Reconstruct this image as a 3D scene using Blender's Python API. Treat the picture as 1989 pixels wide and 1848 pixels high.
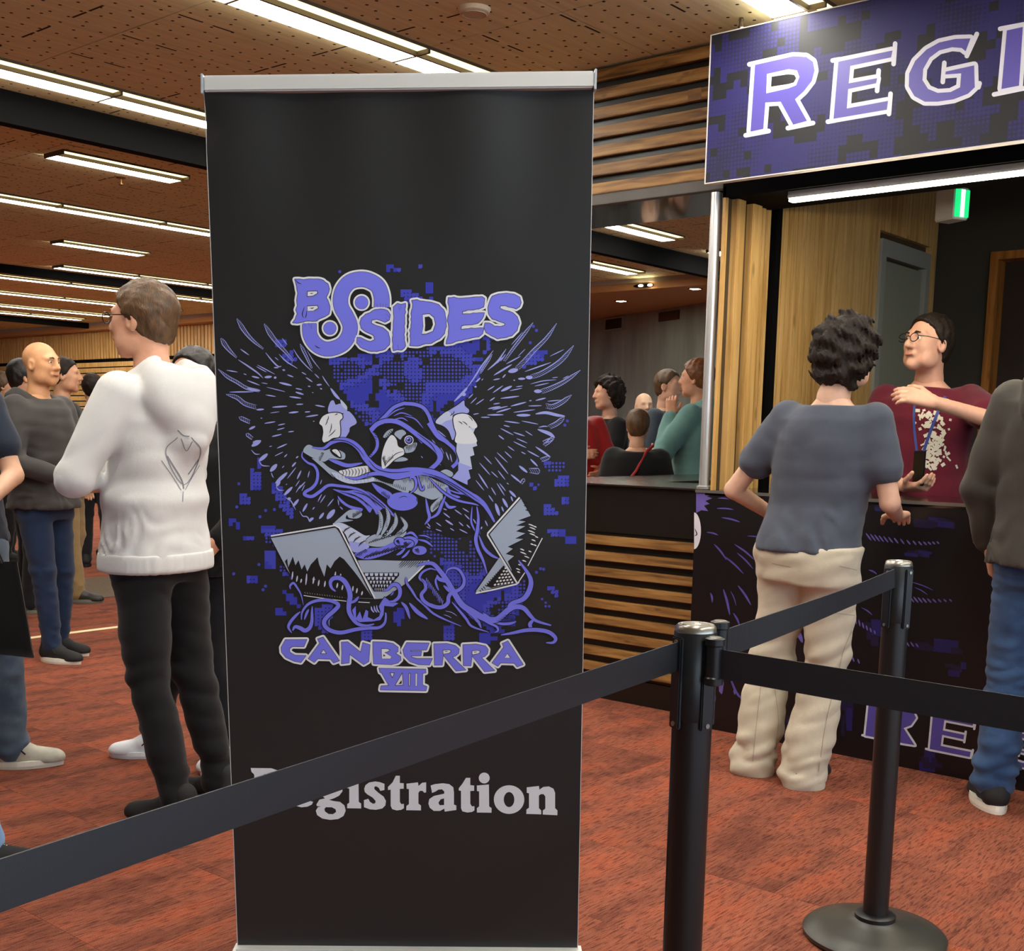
import bpy, bmesh, math, random
import numpy as np
from math import sin, cos, pi, radians, sqrt
from mathutils import Vector, Matrix
from mathutils.geometry import tessellate_polygon

for o in list(bpy.data.objects): bpy.data.objects.remove(o)
SC = bpy.context.scene
COL = SC.collection
random.seed(4)

# ------------------------------------------------------------------ camera
F_PX, PY, YAW, PITCH, ROLL, CAM_H = 2298.67, 1178.72, .695647, -.1458406, .01972386, 1.30
CX = 994.5
fw = np.array([cos(YAW)*cos(PITCH), sin(YAW)*cos(PITCH), sin(PITCH)])
_r0 = np.array([sin(YAW), -cos(YAW), 0.]); _u0 = np.cross(_r0, fw)
rt = cos(ROLL)*_r0 + sin(ROLL)*_u0
up = -sin(ROLL)*_r0 + cos(ROLL)*_u0
CAM = np.array([0, 0, CAM_H])
cam = bpy.data.cameras.new('camera'); camo = bpy.data.objects.new('camera', cam); COL.objects.link(camo)
cam.sensor_fit = 'HORIZONTAL'; cam.sensor_width = 36; cam.lens = F_PX/1989*36
cam.shift_y = (PY-924)/1989; cam.clip_start = .05; cam.clip_end = 200
m = Matrix.Identity(4)
for i in range(3):
    m[i][0] = rt[i]; m[i][1] = up[i]; m[i][2] = -fw[i]; m[i][3] = CAM[i]
camo.matrix_world = m
SC.camera = camo

# ------------------------------------------------------------------ world: daylight through the glazed side behind the camera
W = bpy.data.worlds.new('daylight'); SC.world = W; W.use_nodes = True
bg = W.node_tree.nodes['Background']; bg.inputs[0].default_value = (.66, .83, 1, 1); bg.inputs[1].default_value = 1.5
SC.view_settings.view_transform = 'Standard'; SC.view_settings.look = 'None'
SC.view_settings.exposure = 1.25; SC.view_settings.gamma = 1; SC.view_settings.use_curve_mapping = False
LIGHT = 13.0      # ceiling luminaires
ZC = 3.0          # ceiling height

# ------------------------------------------------------------------ measuring helpers (a pixel of the photo -> a point of the place)
def ray(x, y): return fw + rt*(x-CX)/F_PX - up*(y-PY)/F_PX
def atZ(x, y, z=0.): d = ray(x, y); return CAM + d*((z-CAM_H)/d[2])
def atX(x, y, X): d = ray(x, y); return CAM + d*(X/d[0])
def atY(x, y, Y): d = ray(x, y); return CAM + d*(Y/d[1])
def proj(P):
    v = np.asarray(P, float)-CAM; w = v@fw
    return np.stack([CX+F_PX*(v@rt)/w, PY-F_PX*(v@up)/w], -1)

# ------------------------------------------------------------------ materials
def lin(c):
    if isinstance(c, str): c = [int(c[i:i+2], 16)/255 for i in (0, 2, 4)]
    return tuple(v/12.92 if v <= .04045 else ((v+.055)/1.055)**2.4 for v in c[:3])
MATS = {}
def mat(name, col, rough=.6, metal=0., spec=.5, var=0., vscale=8., vstretch=(1, 1, 1), bump=0., bscale=200., bstretch=(1, 1, 1), col2=None, coat=0., objvar=0., sss=0., emit=None, estr=0., sheen=0.):
    if name in MATS: return MATS[name]
    M = bpy.data.materials.new(name); M.use_nodes = True; MATS[name] = M
    nt = M.node_tree; N = nt.nodes; L = nt.links; b = N['Principled BSDF']
    c = lin(col)
    b.inputs['Base Color'].default_value = (*c, 1); b.inputs['Roughness'].default_value = rough
    b.inputs['Metallic'].default_value = metal; b.inputs['Specular IOR Level'].default_value = spec
    b.inputs['Coat Weight'].default_value = coat; b.inputs['Sheen Weight'].default_value = sheen
    if sss: b.inputs['Subsurface Weight'].default_value = sss; b.inputs['Subsurface Radius'].default_value = (.02, .008, .004)
    if emit: b.inputs['Emission Color'].default_value = (*lin(emit), 1); b.inputs['Emission Strength'].default_value = estr
    tc = N.new('ShaderNodeTexCoord')
    def noise(scale, stretch, detail=4):
        mp = N.new('ShaderNodeMapping'); mp.inputs['Scale'].default_value = stretch
        L.new(tc.outputs['Object'], mp.inputs['Vector'])
        n = N.new('ShaderNodeTexNoise'); n.inputs['Scale'].default_value = scale; n.inputs['Detail'].default_value = detail
        L.new(mp.outputs[0], n.inputs['Vector']); return n
    out = None
    if var or col2:
        n = noise(vscale, vstretch)
        rp = N.new('ShaderNodeValToRGB'); e = rp.color_ramp.elements
        c2 = lin(col2) if col2 else tuple(v*(1-var) for v in c)
        c1 = c if col2 else tuple(min(1, v*(1+var)) for v in c)
        e[0].position = .35; e[1].position = .65; e[0].color = (*c2, 1); e[1].color = (*c1, 1)
        L.new(n.outputs['Fac'], rp.inputs['Fac']); out = rp.outputs['Color']
    if objvar:
        oi = N.new('ShaderNodeObjectInfo'); hs = N.new('ShaderNodeHueSaturation')
        mr = N.new('ShaderNodeMapRange'); mr.inputs['To Min'].default_value = 1-objvar; mr.inputs['To Max'].default_value = 1+objvar
        L.new(oi.outputs['Random'], mr.inputs['Value']); L.new(mr.outputs[0], hs.inputs['Value'])
        if out: L.new(out, hs.inputs['Color'])
        else: hs.inputs['Color'].default_value = (*c, 1)
        out = hs.outputs['Color']
    if out: L.new(out, b.inputs['Base Color'])
    if bump:
        n = noise(bscale, bstretch, 2); bp = N.new('ShaderNodeBump'); bp.inputs['Strength'].default_value = bump; bp.inputs['Distance'].default_value = .004
        L.new(n.outputs['Fac'], bp.inputs['Height']); L.new(bp.outputs[0], b.inputs['Normal'])
    return M

# ------------------------------------------------------------------ mesh helpers
def link(name, me, material=None, parent=None, smooth=False, loc=None):
    o = bpy.data.objects.new(name, me); COL.objects.link(o)
    if material is not None and me is not None and not me.materials: me.materials.append(material)
    if parent is not None: o.parent = parent
    if smooth and me is not None: me.shade_smooth()
    if loc is not None: o.location = loc
    return o
def mesh(name, verts, faces, material=None, parent=None, smooth=False):
    me = bpy.data.meshes.new(name); me.from_pydata([tuple(map(float, v)) for v in verts], [], [tuple(map(int, f)) for f in faces]); me.update()
    return link(name, me, material, parent, smooth)
def thing(name, label, cat, loc=(0, 0, 0), rz=0., group=None):
    o = bpy.data.objects.new(name, None); COL.objects.link(o); o.location = loc; o.rotation_euler = (0, 0, rz); o.empty_display_size = .1
    return tag(o, label, cat, group)
def tag(o, label, cat, group=None):
    o['label'] = label; o['category'] = cat
    if group: o['group'] = group
    return o
def struct(o): o['kind'] = 'structure'; return o
class MB:
    def __init__(s): s.v = []; s.f = []
    def add(s, v, f):
        n = len(s.v); s.v += [tuple(p) for p in v]; s.f += [tuple(i+n for i in q) for q in f]; return s
    def box(s, x0, x1, y0, y1, z0, z1):
        return s.add([(x0,y0,z0),(x1,y0,z0),(x1,y1,z0),(x0,y1,z0),(x0,y0,z1),(x1,y0,z1),(x1,y1,z1),(x0,y1,z1)],
                     [(3,2,1,0),(4,5,6,7),(0,1,5,4),(1,2,6,5),(2,3,7,6),(3,0,4,7)])
    def lathe(s, prof, n=32, c=(0, 0, 0)):
        v = []; f = []
        for r, z in prof:
            for i in range(n): a = 2*pi*i/n; v.append((c[0]+r*cos(a), c[1]+r*sin(a), c[2]+z))
        for j in range(len(prof)-1):
            for i in range(n): k = (i+1) % n; f.append((j*n+i, j*n+k, (j+1)*n+k, (j+1)*n+i))
        f.append(tuple(range(n))[::-1]); f.append(tuple((len(prof)-1)*n+i for i in range(n)))
        return s.add(v, f)
    def tube(s, pts, r, n=8):
        pts = [Vector(p) for p in pts]; v = []; f = []
        rr = r if isinstance(r, (list, tuple)) else [r]*len(pts)
        for i, p in enumerate(pts):
            t = (pts[min(i+1, len(pts)-1)]-pts[max(i-1, 0)]).normalized()
            a = t.orthogonal().normalized() if i == 0 else (a - t*a.dot(t)).normalized()
            b = t.cross(a)
            for k in range(n): w = 2*pi*k/n; v.append(p+(a*cos(w)+b*sin(w))*rr[i])
        for i in range(len(pts)-1):
            for k in range(n): q = (k+1) % n; f.append((i*n+k, i*n+q, (i+1)*n+q, (i+1)*n+k))
        f.append(tuple(range(n))[::-1]); f.append(tuple((len(pts)-1)*n+k for k in range(n)))
        return s.add(v, f)
    def build(s, name, material=None, parent=None, smooth=False, bevel=0., seg=2):
        me = bpy.data.meshes.new(name); me.from_pydata([tuple(map(float, p)) for p in s.v], [], s.f)
        if bevel:
            bm = bmesh.new(); bm.from_mesh(me)
            bmesh.ops.bevel(bm, geom=[e for e in bm.edges if len(e.link_faces) == 2 and e.calc_face_angle(0) > .6], offset=bevel, segments=seg, affect='EDGES', clamp_overlap=True)
            bm.to_mesh(me); bm.free()
        me.update()
        o = link(name, me, material, parent)
        if smooth:
            me.shade_smooth()
            try: me.set_sharp_from_angle(angle=radians(40))
            except Exception: pass
        return o
def box(name, x0, x1, y0, y1, z0, z1, material, parent=None, bevel=0.):
    return MB().box(x0, x1, y0, y1, z0, z1).build(name, material, parent, bevel=bevel)
# ================================================================== surface materials
def wood_mat(name, c1, c2, c3, axis, scale=1., rough=.5, objvar=.18):
    M = bpy.data.materials.new(name); M.use_nodes = True; MATS[name] = M
    nt = M.node_tree; N = nt.nodes; L = nt.links; b = N['Principled BSDF']; b.inputs['Roughness'].default_value = rough
    tc = N.new('ShaderNodeTexCoord'); oi = N.new('ShaderNodeObjectInfo')
    ad = N.new('ShaderNodeVectorMath'); ad.operation = 'ADD'
    sc = N.new('ShaderNodeVectorMath'); sc.operation = 'SCALE'; sc.inputs[3].default_value = 37.
    cb = N.new('ShaderNodeCombineXYZ')
    for k in range(3): L.new(oi.outputs['Random'], cb.inputs[k])
    L.new(cb.outputs[0], sc.inputs[0]); L.new(tc.outputs['Object'], ad.inputs[0]); L.new(sc.outputs[0], ad.inputs[1])
    mp = N.new('ShaderNodeMapping'); st = [28*scale]*3; st[axis] = 2.2*scale; mp.inputs['Scale'].default_value = st
    L.new(ad.outputs[0], mp.inputs[0])
    n = N.new('ShaderNodeTexNoise'); n.inputs['Scale'].default_value = 1.6; n.inputs['Detail'].default_value = 6; n.inputs['Distortion'].default_value = .6
    L.new(mp.outputs[0], n.inputs['Vector'])
    rp = N.new('ShaderNodeValToRGB'); e = rp.color_ramp.elements
    e[0].position = .3; e[0].color = (*lin(c3), 1); e[1].position = .72; e[1].color = (*lin(c1), 1)
    k = e.new(.5); k.color = (*lin(c2), 1)
    L.new(n.outputs['Fac'], rp.inputs[0])
    hs = N.new('ShaderNodeHueSaturation'); mr = N.new('ShaderNodeMapRange'); mr.inputs['To Min'].default_value = 1-objvar; mr.inputs['To Max'].default_value = 1+objvar
    L.new(oi.outputs['Random'], mr.inputs[0]); L.new(mr.outputs[0], hs.inputs['Value']); L.new(rp.outputs[0], hs.inputs['Color'])
    # knots and nail holes
    vo = N.new('ShaderNodeTexVoronoi'); mp2 = N.new('ShaderNodeMapping'); s2 = [14*scale]*3; s2[axis] = 5*scale; mp2.inputs['Scale'].default_value = s2
    L.new(ad.outputs[0], mp2.inputs[0]); L.new(mp2.outputs[0], vo.inputs['Vector']); vo.inputs['Scale'].default_value = 1.
    kr = N.new('ShaderNodeValToRGB'); kr.color_ramp.elements[0].position = .05; kr.color_ramp.elements[1].position = .13
    kr.color_ramp.elements[0].color = (.25, .2, .17, 1); L.new(vo.outputs['Distance'], kr.inputs[0])
    mx = N.new('ShaderNodeMix'); mx.data_type = 'RGBA'; mx.blend_type = 'MULTIPLY'; mx.inputs[0].default_value = .55
    L.new(hs.outputs[0], mx.inputs[6]); L.new(kr.outputs[0], mx.inputs[7])
    L.new(mx.outputs[2], b.inputs['Base Color'])
    bp = N.new('ShaderNodeBump'); bp.inputs['Strength'].default_value = .25; bp.inputs['Distance'].default_value = .003; L.new(n.outputs['Fac'], bp.inputs['Height']); L.new(bp.outputs[0], b.inputs['Normal'])
    return M
wood_slat = wood_mat('reclaimed_hardwood', 'ac824a', '8c6434', '583a1c', 1)
wood_batten = wood_mat('blond_batten_timber', 'e0b878', 'd2a764', 'b98d4c', 2, .6, .45, .06)

def carpet_mat():
    M = bpy.data.materials.new('carpet'); M.use_nodes = True
    nt = M.node_tree; N = nt.nodes; L = nt.links; b = N['Principled BSDF']; b.inputs['Roughness'].default_value = .95; b.inputs['Specular IOR Level'].default_value = .15
    ge = N.new('ShaderNodeNewGeometry'); oi = N.new('ShaderNodeObjectInfo')
    sc = N.new('ShaderNodeMath'); sc.operation = 'MULTIPLY'; sc.inputs[1].default_value = 61.
    L.new(oi.outputs['Random'], sc.inputs[0])
    cb = N.new('ShaderNodeCombineXYZ'); L.new(sc.outputs[0], cb.inputs[0]); L.new(sc.outputs[0], cb.inputs[1])
    ad = N.new('ShaderNodeVectorMath'); ad.operation = 'ADD'; L.new(ge.outputs['Position'], ad.inputs[0]); L.new(cb.outputs[0], ad.inputs[1])
    def noise(s, stretch, det=4, src=None, dist=0.):
        mp = N.new('ShaderNodeMapping'); mp.inputs['Scale'].default_value = stretch; L.new((src or ad).outputs[0], mp.inputs[0])
        n = N.new('ShaderNodeTexNoise'); n.inputs['Scale'].default_value = s; n.inputs['Detail'].default_value = det; n.inputs['Distortion'].default_value = dist
        L.new(mp.outputs[0], n.inputs['Vector']); return n
    streak = noise(1., (20, 170, 1), 3, dist=.3)
    rp = N.new('ShaderNodeValToRGB'); e = rp.color_ramp.elements
    e[0].position = .36; e[0].color = (*lin('5f3428'), 1); e[1].position = .62; e[1].color = (*lin('8f5640'), 1)
    k = e.new(.46); k.color = (*lin('854a38'), 1)
    L.new(streak.outputs['Fac'], rp.inputs[0])
    sn = N.new('ShaderNodeVectorMath'); sn.operation = 'SNAP'; sn.inputs[1].default_value = (.07, .0167, 1.); L.new(ad.outputs[0], sn.inputs[0])
    wob = noise(1., (14, 60, 1), 2); wv = N.new('ShaderNodeVectorMath'); wv.operation = 'MULTIPLY_ADD'; L.new(wob.outputs['Color'], wv.inputs[0]); wv.inputs[1].default_value = (.09, .03, 0); L.new(sn.outputs[0], wv.inputs[2])
    patch = noise(1., (2.6, 8.5, 1), 3, wv)
    pr = N.new('ShaderNodeValToRGB'); e = pr.color_ramp.elements
    e[0].position = .38; e[0].color = (.66, .66, .70, 1); e[1].position = .63; e[1].color = (1.22, 1.02, .90, 1)
    k = e.new(.47); k.color = (.92, .93, .95, 1); k = e.new(.55); k.color = (1.04, 1.0, .98, 1)
    L.new(patch.outputs['Fac'], pr.inputs[0])
    mx = N.new('ShaderNodeMix'); mx.data_type = 'RGBA'; mx.blend_type = 'MULTIPLY'; mx.inputs[0].default_value = 1.
    L.new(rp.outputs[0], mx.inputs[6]); L.new(pr.outputs[0], mx.inputs[7])
    pile = noise(330., (1, 1, 1), 2, ge)
    pm = N.new('ShaderNodeMapRange'); pm.inputs['From Min'].default_value = .3; pm.inputs['From Max'].default_value = .7; pm.inputs['To Min'].default_value = .72; pm.inputs['To Max'].default_value = 1.3
    L.new(pile.outputs['Fac'], pm.inputs[0])
    tv = N.new('ShaderNodeMapRange'); tv.inputs['To Min'].default_value = .86; tv.inputs['To Max'].default_value = 1.12; L.new(oi.outputs['Random'], tv.inputs[0])
    ml = N.new('ShaderNodeMath'); ml.operation = 'MULTIPLY'; L.new(pm.outputs[0], ml.inputs[0]); L.new(tv.outputs[0], ml.inputs[1])
    hs = N.new('ShaderNodeHueSaturation'); L.new(mx.outputs[2], hs.inputs['Color']); L.new(ml.outputs[0], hs.inputs['Value']); hs.inputs['Saturation'].default_value = 1.0
    L.new(hs.outputs[0], b.inputs['Base Color'])
    bp = N.new('ShaderNodeBump'); bp.inputs['Strength'].default_value = .6; bp.inputs['Distance'].default_value = .004; L.new(pile.outputs['Fac'], bp.inputs['Height']); L.new(bp.outputs[0], b.inputs['Normal'])
    return M
carpet = carpet_mat()

def ceiling_mat():
    M = bpy.data.materials.new('perforated_ceiling'); M.use_nodes = True
    nt = M.node_tree; N = nt.nodes; L = nt.links; b = N['Principled BSDF']; b.inputs['Roughness'].default_value = .85; b.inputs['Specular IOR Level'].default_value = .15
    ge = N.new('ShaderNodeNewGeometry'); sx = N.new('ShaderNodeSeparateXYZ'); L.new(ge.outputs['Position'], sx.inputs[0])
    def M2(op, a, bb, c=None):
        n = N.new('ShaderNodeMath'); n.operation = op
        for i, v in enumerate((a, bb, c)):
            if v is None: continue
            if isinstance(v, (int, float)): n.inputs[i].default_value = v
            else: L.new(v, n.inputs[i])
        return n.outputs[0]
    def dash(ox, oy, px, py, lx, ly):     # one dash of lx x ly per px x py cell
        dx = M2('ABSOLUTE', M2('SUBTRACT', M2('FLOORED_MODULO', M2('ADD', sx.outputs[0], ox), px), px/2), 0)
        dy = M2('ABSOLUTE', M2('SUBTRACT', M2('FLOORED_MODULO', M2('ADD', sx.outputs[1], oy), py), py/2), 0)
        return M2('MULTIPLY', M2('LESS_THAN', dx, lx/2), M2('LESS_THAN', dy, ly/2))
    tot = None
    for a in [(0, 0, .95, .425, .11, .012), (.17, .0, .95, .425, .11, .012), (.475, .21, .95, .425, .012, .11), (.475, .08, .95, .425, .012, .11)]:
        d = dash(*a); tot = d if tot is None else M2('MAXIMUM', tot, d)
    # round holes
    vo = N.new('ShaderNodeTexVoronoi'); vo.inputs['Scale'].default_value = 11.; vo.inputs['Randomness'].default_value = .55
    vo.voronoi_dimensions = '2D'; L.new(ge.outputs['Position'], vo.inputs['Vector'])
    tot = M2('MAXIMUM', tot, M2('LESS_THAN', vo.outputs['Distance'], .085))
    mp = N.new('ShaderNodeMapping'); mp.inputs['Scale'].default_value = (1.2, 16, 1); L.new(ge.outputs['Position'], mp.inputs[0])
    n = N.new('ShaderNodeTexNoise'); n.inputs['Scale'].default_value = 2.; n.inputs['Detail'].default_value = 5; n.inputs['Distortion'].default_value = .4; L.new(mp.outputs[0], n.inputs['Vector'])
    rp = N.new('ShaderNodeValToRGB'); e = rp.color_ramp.elements; e[0].position = .3; e[1].position = .7
    e[0].color = (*lin('c2b688'), 1); e[1].color = (*lin('d4c89c'), 1); L.new(n.outputs['Fac'], rp.inputs[0])
    mx = N.new('ShaderNodeMix'); mx.data_type = 'RGBA'; L.new(tot, mx.inputs[0]); L.new(rp.outputs[0], mx.inputs[6]); mx.inputs[7].default_value = (.03, .02, .012, 1)
    L.new(mx.outputs[2], b.inputs['Base Color'])
    return M
ceil_m = ceiling_mat()
black_paint = mat('black_paint', '060606', .9, spec=.1)
plain_black = mat('black_laminate', '15130f', .35)
grey_steel = mat('grey_painted_steel', '55504a', .45, var=.08)
steel = mat('brushed_steel', '94938f', .18, metal=1., bump=.05, bscale=90, bstretch=(1, 30, 1))
alu = mat('aluminium', 'cfd1d0', .35, metal=.85)
white_plastic = mat('white_plastic', 'e4e6e4', .4)
dark_wall_m = mat('charcoal_wall', '37332c', .8, var=.1, vscale=3)

# ================================================================== floor
floor = struct(box('floor', -7, 17, -6, 27, -.12, -.012, carpet))
TS = .5
tm = None; k = 0
for i in range(-2, 24):
    for j in range(-2, 60):
        x, y = i*TS, j*TS
        c = proj((x+.25, y+.25, 0.)); dep = (np.array([x, y, 0])-CAM)@fw
        if dep < .8 or not (-160 < c[0] < 2150 and c[1] < 2150): continue
        if dep > 9.2 or x > 4.6: continue
        if tm is None:
            o = MB().box(0, TS-.001, 0, TS-.001, -.012, 0).build('carpet_tile', carpet, floor); tm = o.data
        else:
            o = link('carpet_tile', tm, None, floor)
        o.location = (x, y, 0); k += 1
# floor beyond the loose tiles lies at the same height
rest = MB()
for i in range(-14, 34):
    for j in range(-12, 54):
        x, y = i*TS, j*TS
        c = proj((x+.25, y+.25, 0.)); dep = (np.array([x, y, 0])-CAM)@fw
        vis = not (dep < .8 or not (-160 < c[0] < 2150 and c[1] < 2150)) and not (dep > 9.2 or x > 4.6) and -2 <= i < 24 and -2 <= j < 60
        if not vis: rest.box(x, x+TS-.001, y, y+TS-.001, -.012, 0)
ro = rest.build('carpet_field', carpet, floor); ro['kind'] = 'stuff'

# ================================================================== ceiling, panels, black baffles, luminaires
ceiling = struct(box('ceiling', -7, 17, -6, 27, ZC+.012, ZC+.2, ceil_m))
pm_ = None; PX, PYY = .95, .85
rest = MB()
for i in range(-11, 14):
    for j in range(-7, 32):
        x0, y0 = 3.085+(i-1)*PX, .62+j*PYY
        c = proj((x0+.4, y0+.4, ZC)); dep = (np.array([x0+.4, y0+.4, ZC])-CAM)@fw
        if dep > 1.5 and dep < 11 and -250 < c[0] < 2150 and c[1] > -250:
            if pm_ is None:
                o = MB().box(0, PX-.006, 0, PYY-.006, 0, .012).build('ceiling_panel', ceil_m, ceiling); pm_ = o.data
            else: o = link('ceiling_panel', pm_, None, ceiling)
            o.location = (x0, y0, ZC)
        else: rest.box(x0, x0+PX-.006, y0, y0+PYY-.006, ZC, ZC+.012)
ro = rest.build('ceiling_panel_field', ceil_m, ceiling); ro['kind'] = 'stuff'
BEAMS = [(6.15, .085, .165), (12.72, .085, .09), (18.7, .085, .09)]
for n_, (y, w, d) in enumerate(BEAMS):
    struct(box('trim_%d' % (n_+1), -6, 11.08, y, y+w, ZC-d, ZC-.001, black_paint))

lamp_white = mat('luminaire_lens', 'ffffff', .5, emit='fffaf0', estr=LIGHT)
lamp_warm = mat('luminaire_reflector', 'fff0c0', .4, emit='ffe6a4', estr=1.1)
lamp_frame = mat('luminaire_frame', '4a4030', .5)
def luminaire_meshes(Lm):
    fr = MB()
    fr.box(0, Lm, -.003, .003, -.012, 0); fr.box(0, Lm, .070, .084, -.030, 0); fr.box(0, Lm, .232, .238, -.012, 0)
    fr.box(0, .007, 0, .235, -.029, 0); fr.box(Lm-.007, Lm, 0, .235, -.029, 0)
    a = fr.build('frame', lamp_frame)
    b_ = MB().box(.008, Lm-.008, .085, .231, -.026, -.002).build('diffuser', lamp_white)
    c_ = MB().box(.008, Lm-.008, .004, .069, -.010, -.002).build('reflector', lamp_warm)
    return a, b_, c_
LROWS = [  # Y of the near edge, module starts, module length, where the row is
    (2.245, [4.53-.93*k for k in range(1, 5)], .93, 'in the row that runs towards the registration sign'),
    (3.90, [4.02-.93*k for k in range(1, 5)]+[4.02], .93, 'in the row that runs above the roll-up banner'),
    (5.645, [3.57-.9017*k for k in range(1, 4)]+[3.57+.9017*k for k in range(6)]+[9.72], .9017, 'in the long row just in front of the deep black baffle'),
    (7.135, [4.09, 9.68], .93, 'standing alone behind the deep black baffle'),
    (8.84, [3.19, 4.12, 5.05, 5.98, 6.91], .93, 'in the first unbroken row behind the deep black baffle'),
    (10.52, [6.0], .93, 'standing alone between two unbroken rows of lights'),
    (12.15, [6.92, 7.85, 8.78, 9.71], .93, 'in the row in front of the second black baffle'),
    (13.55, [4.1, 5.03, 5.96, 6.89, 7.82, 8.75, 9.68], .93, 'in the row behind the second black baffle'),
    (15.2, [4.95, 5.88, 6.81, 7.74, 8.67, 9.6], .93, 'in the second row behind the second black baffle'),
    (16.85, [5.8, 6.73, 7.66, 8.59, 9.52], .93, 'in the last long row before the third black baffle'),
    (17.9, [8.7, 9.63], .93, 'close in front of the third black baffle'),
    (19.2, [7.4, 8.33, 9.26], .93, 'behind the third black baffle at the end of the hall'),
    (2.245, [4.53], .17, 'cut short where its row meets the slatted fascia'),
    (.595, [4.53-.93*k for k in range(1, 5)], .93, 'in the next row of the grid, over the queue'),
    (-1.055, [4.53-.93*k for k in range(1, 5)], .93, 'in the second row of the grid past the sign'),
]
_lm = {}
for y, xs, Lm, where in LROWS:
    for x in sorted(xs):
        q_ = [np.array([x+u_*Lm, y+w__, ZC]) for u_ in (0, .25, .5, .75, 1) for w__ in (0, .235)]
        seen = any((p-CAM)@fw > .05 and 0 <= proj(p)[0] <= 1989 and 0 <= proj(p)[1] <= 1848 for p in q_)
        t = thing('ceiling_light' if seen else 'ceiling_light_offscreen', 'white twin-strip ceiling light ' + where, 'ceiling light', (x, y, ZC-.001), group='lights ' + where)
        if Lm not in _lm:
            _lm[Lm] = luminaire_meshes(Lm)
            for p in _lm[Lm]: p.parent = t
        else:
            for p in _lm[Lm]: link(p.name.split('.')[0], p.data, None, t)

# round speaker and sprinkler heads on the ceiling
c = atZ(921, 17, ZC)
t = thing('ceiling_speaker', 'round cream speaker disc on the ceiling above the banner', 'speaker', (c[0], c[1], ZC))
MB().lathe([(.001, -.022), (.05, -.022), (.062, -.016), (.068, 0)], 40).build('cover', mat('cream_plastic', 'cdbb9b', .5), t, smooth=True)
MB().lathe([(.045, -.0235), (.047, -.0255), (.051, -.0255), (.053, -.022)], 40).build('ring', mat('cream_plastic_dark', 'b3a283', .5), t)
for (px, py_), lb in (((235, 345), 'small brass sprinkler head on the ceiling behind the deep black baffle'),):
    c = atZ(px, py_, ZC)
    t = thing('sprinkler_head', lb, 'sprinkler', (c[0], c[1], ZC))
    MB().lathe([(.004, -.05), (.02, -.048), (.02, -.044), (.006, -.042), (.006, -.012), (.03, -.008), (.034, 0)], 16).build('nozzle', mat('brass', '8a6a3c', .4, metal=1), t, smooth=True)

# ================================================================== far side of the hall: dropped soffit, grey wall, timber clad wall
tan_paint = mat('tan_plaster', 'b98a58', .7); greyline = mat('pale_grey_trim', '9c948a', .6)
struct(box('trim_4', 11.08, 11.16, -3, 26, 2.953, ZC, greyline))
struct(box('trim_5', 11.09, 11.16, -3, 26, 2.88, 2.953, tan_paint))
struct(box('trim_6', 11.16, 17, -3, 26, 2.88, 2.94, tan_paint))
grey_wall = mat('grey_concrete_wall', '868e8f', .75, var=.22, vscale=1.2, vstretch=(3, 3, .6))
a, b_ = np.array([13.72, 10.16]), np.array([12.55, 7.6]); d = (a-b_)/np.linalg.norm(a-b_)
p0, p1 = b_-d*2.6, a+d*6
n_ = np.array([d[1], -d[0]])*.12
wr = struct(mesh('wall_right', [(*p0, 0), (*p1, 0), (*(p1+n_), 0), (*(p0+n_), 0), (*p0, 2.88), (*p1, 2.88), (*(p1+n_), 2.88), (*(p0+n_), 2.88)],
     [(0,1,2,3),(7,6,5,4),(0,4,5,1),(1,5,6,2),(2,6,7,3),(3,7,4,0)], grey_wall))
def on_greywall(x, y):          # pixel -> point on that slanted wall
    r_ = ray(x, y); nn = np.array([d[1], -d[0], 0]); t_ = (np.array([*p0, 0])-CAM)@nn/(r_@nn); return CAM+r_*t_
ang = math.atan2(d[1], d[0])
def wall_plate(name, label, cat, px0, py0, px1, py1, mt, frame=None, th=.02):
    A, B = on_greywall(px0, py0), on_greywall(px1, py1)
    w = np.linalg.norm(A[:2]-B[:2]); c = (A+B)/2; h = abs(A[2]-B[2])
    t = thing(name, label, cat, (c[0], c[1], c[2]), ang)
    MB().box(-w/2, w/2, -.0, th, -h/2, h/2).build('plate', mt, t)
    if frame: 
        f_ = MB(); g = .02
        for q in ((-w/2-g, w/2+g, h/2, h/2+g), (-w/2-g, w/2+g, -h/2-g, -h/2), (-w/2-g, -w/2, -h/2, h/2), (w/2, w/2+g, -h/2, h/2)): f_.box(q[0], q[1], 0, th+.012, q[2], q[3])
        f_.build('frame', frame, t)
    return t
wall_plate('wall_vent', 'dark grille with a pale frame high on the grey wall', 'vent', 1179, 622, 1211, 637, mat('dark_grille', '2b241b', .6), mat('pale_frame', '8d9694', .5))
wall_plate('wall_sign', 'dull brown plate high on the grey wall beside the grille', 'sign', 1282, 608, 1320, 620, mat('brown_plate', '3c241a', .6))
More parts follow.
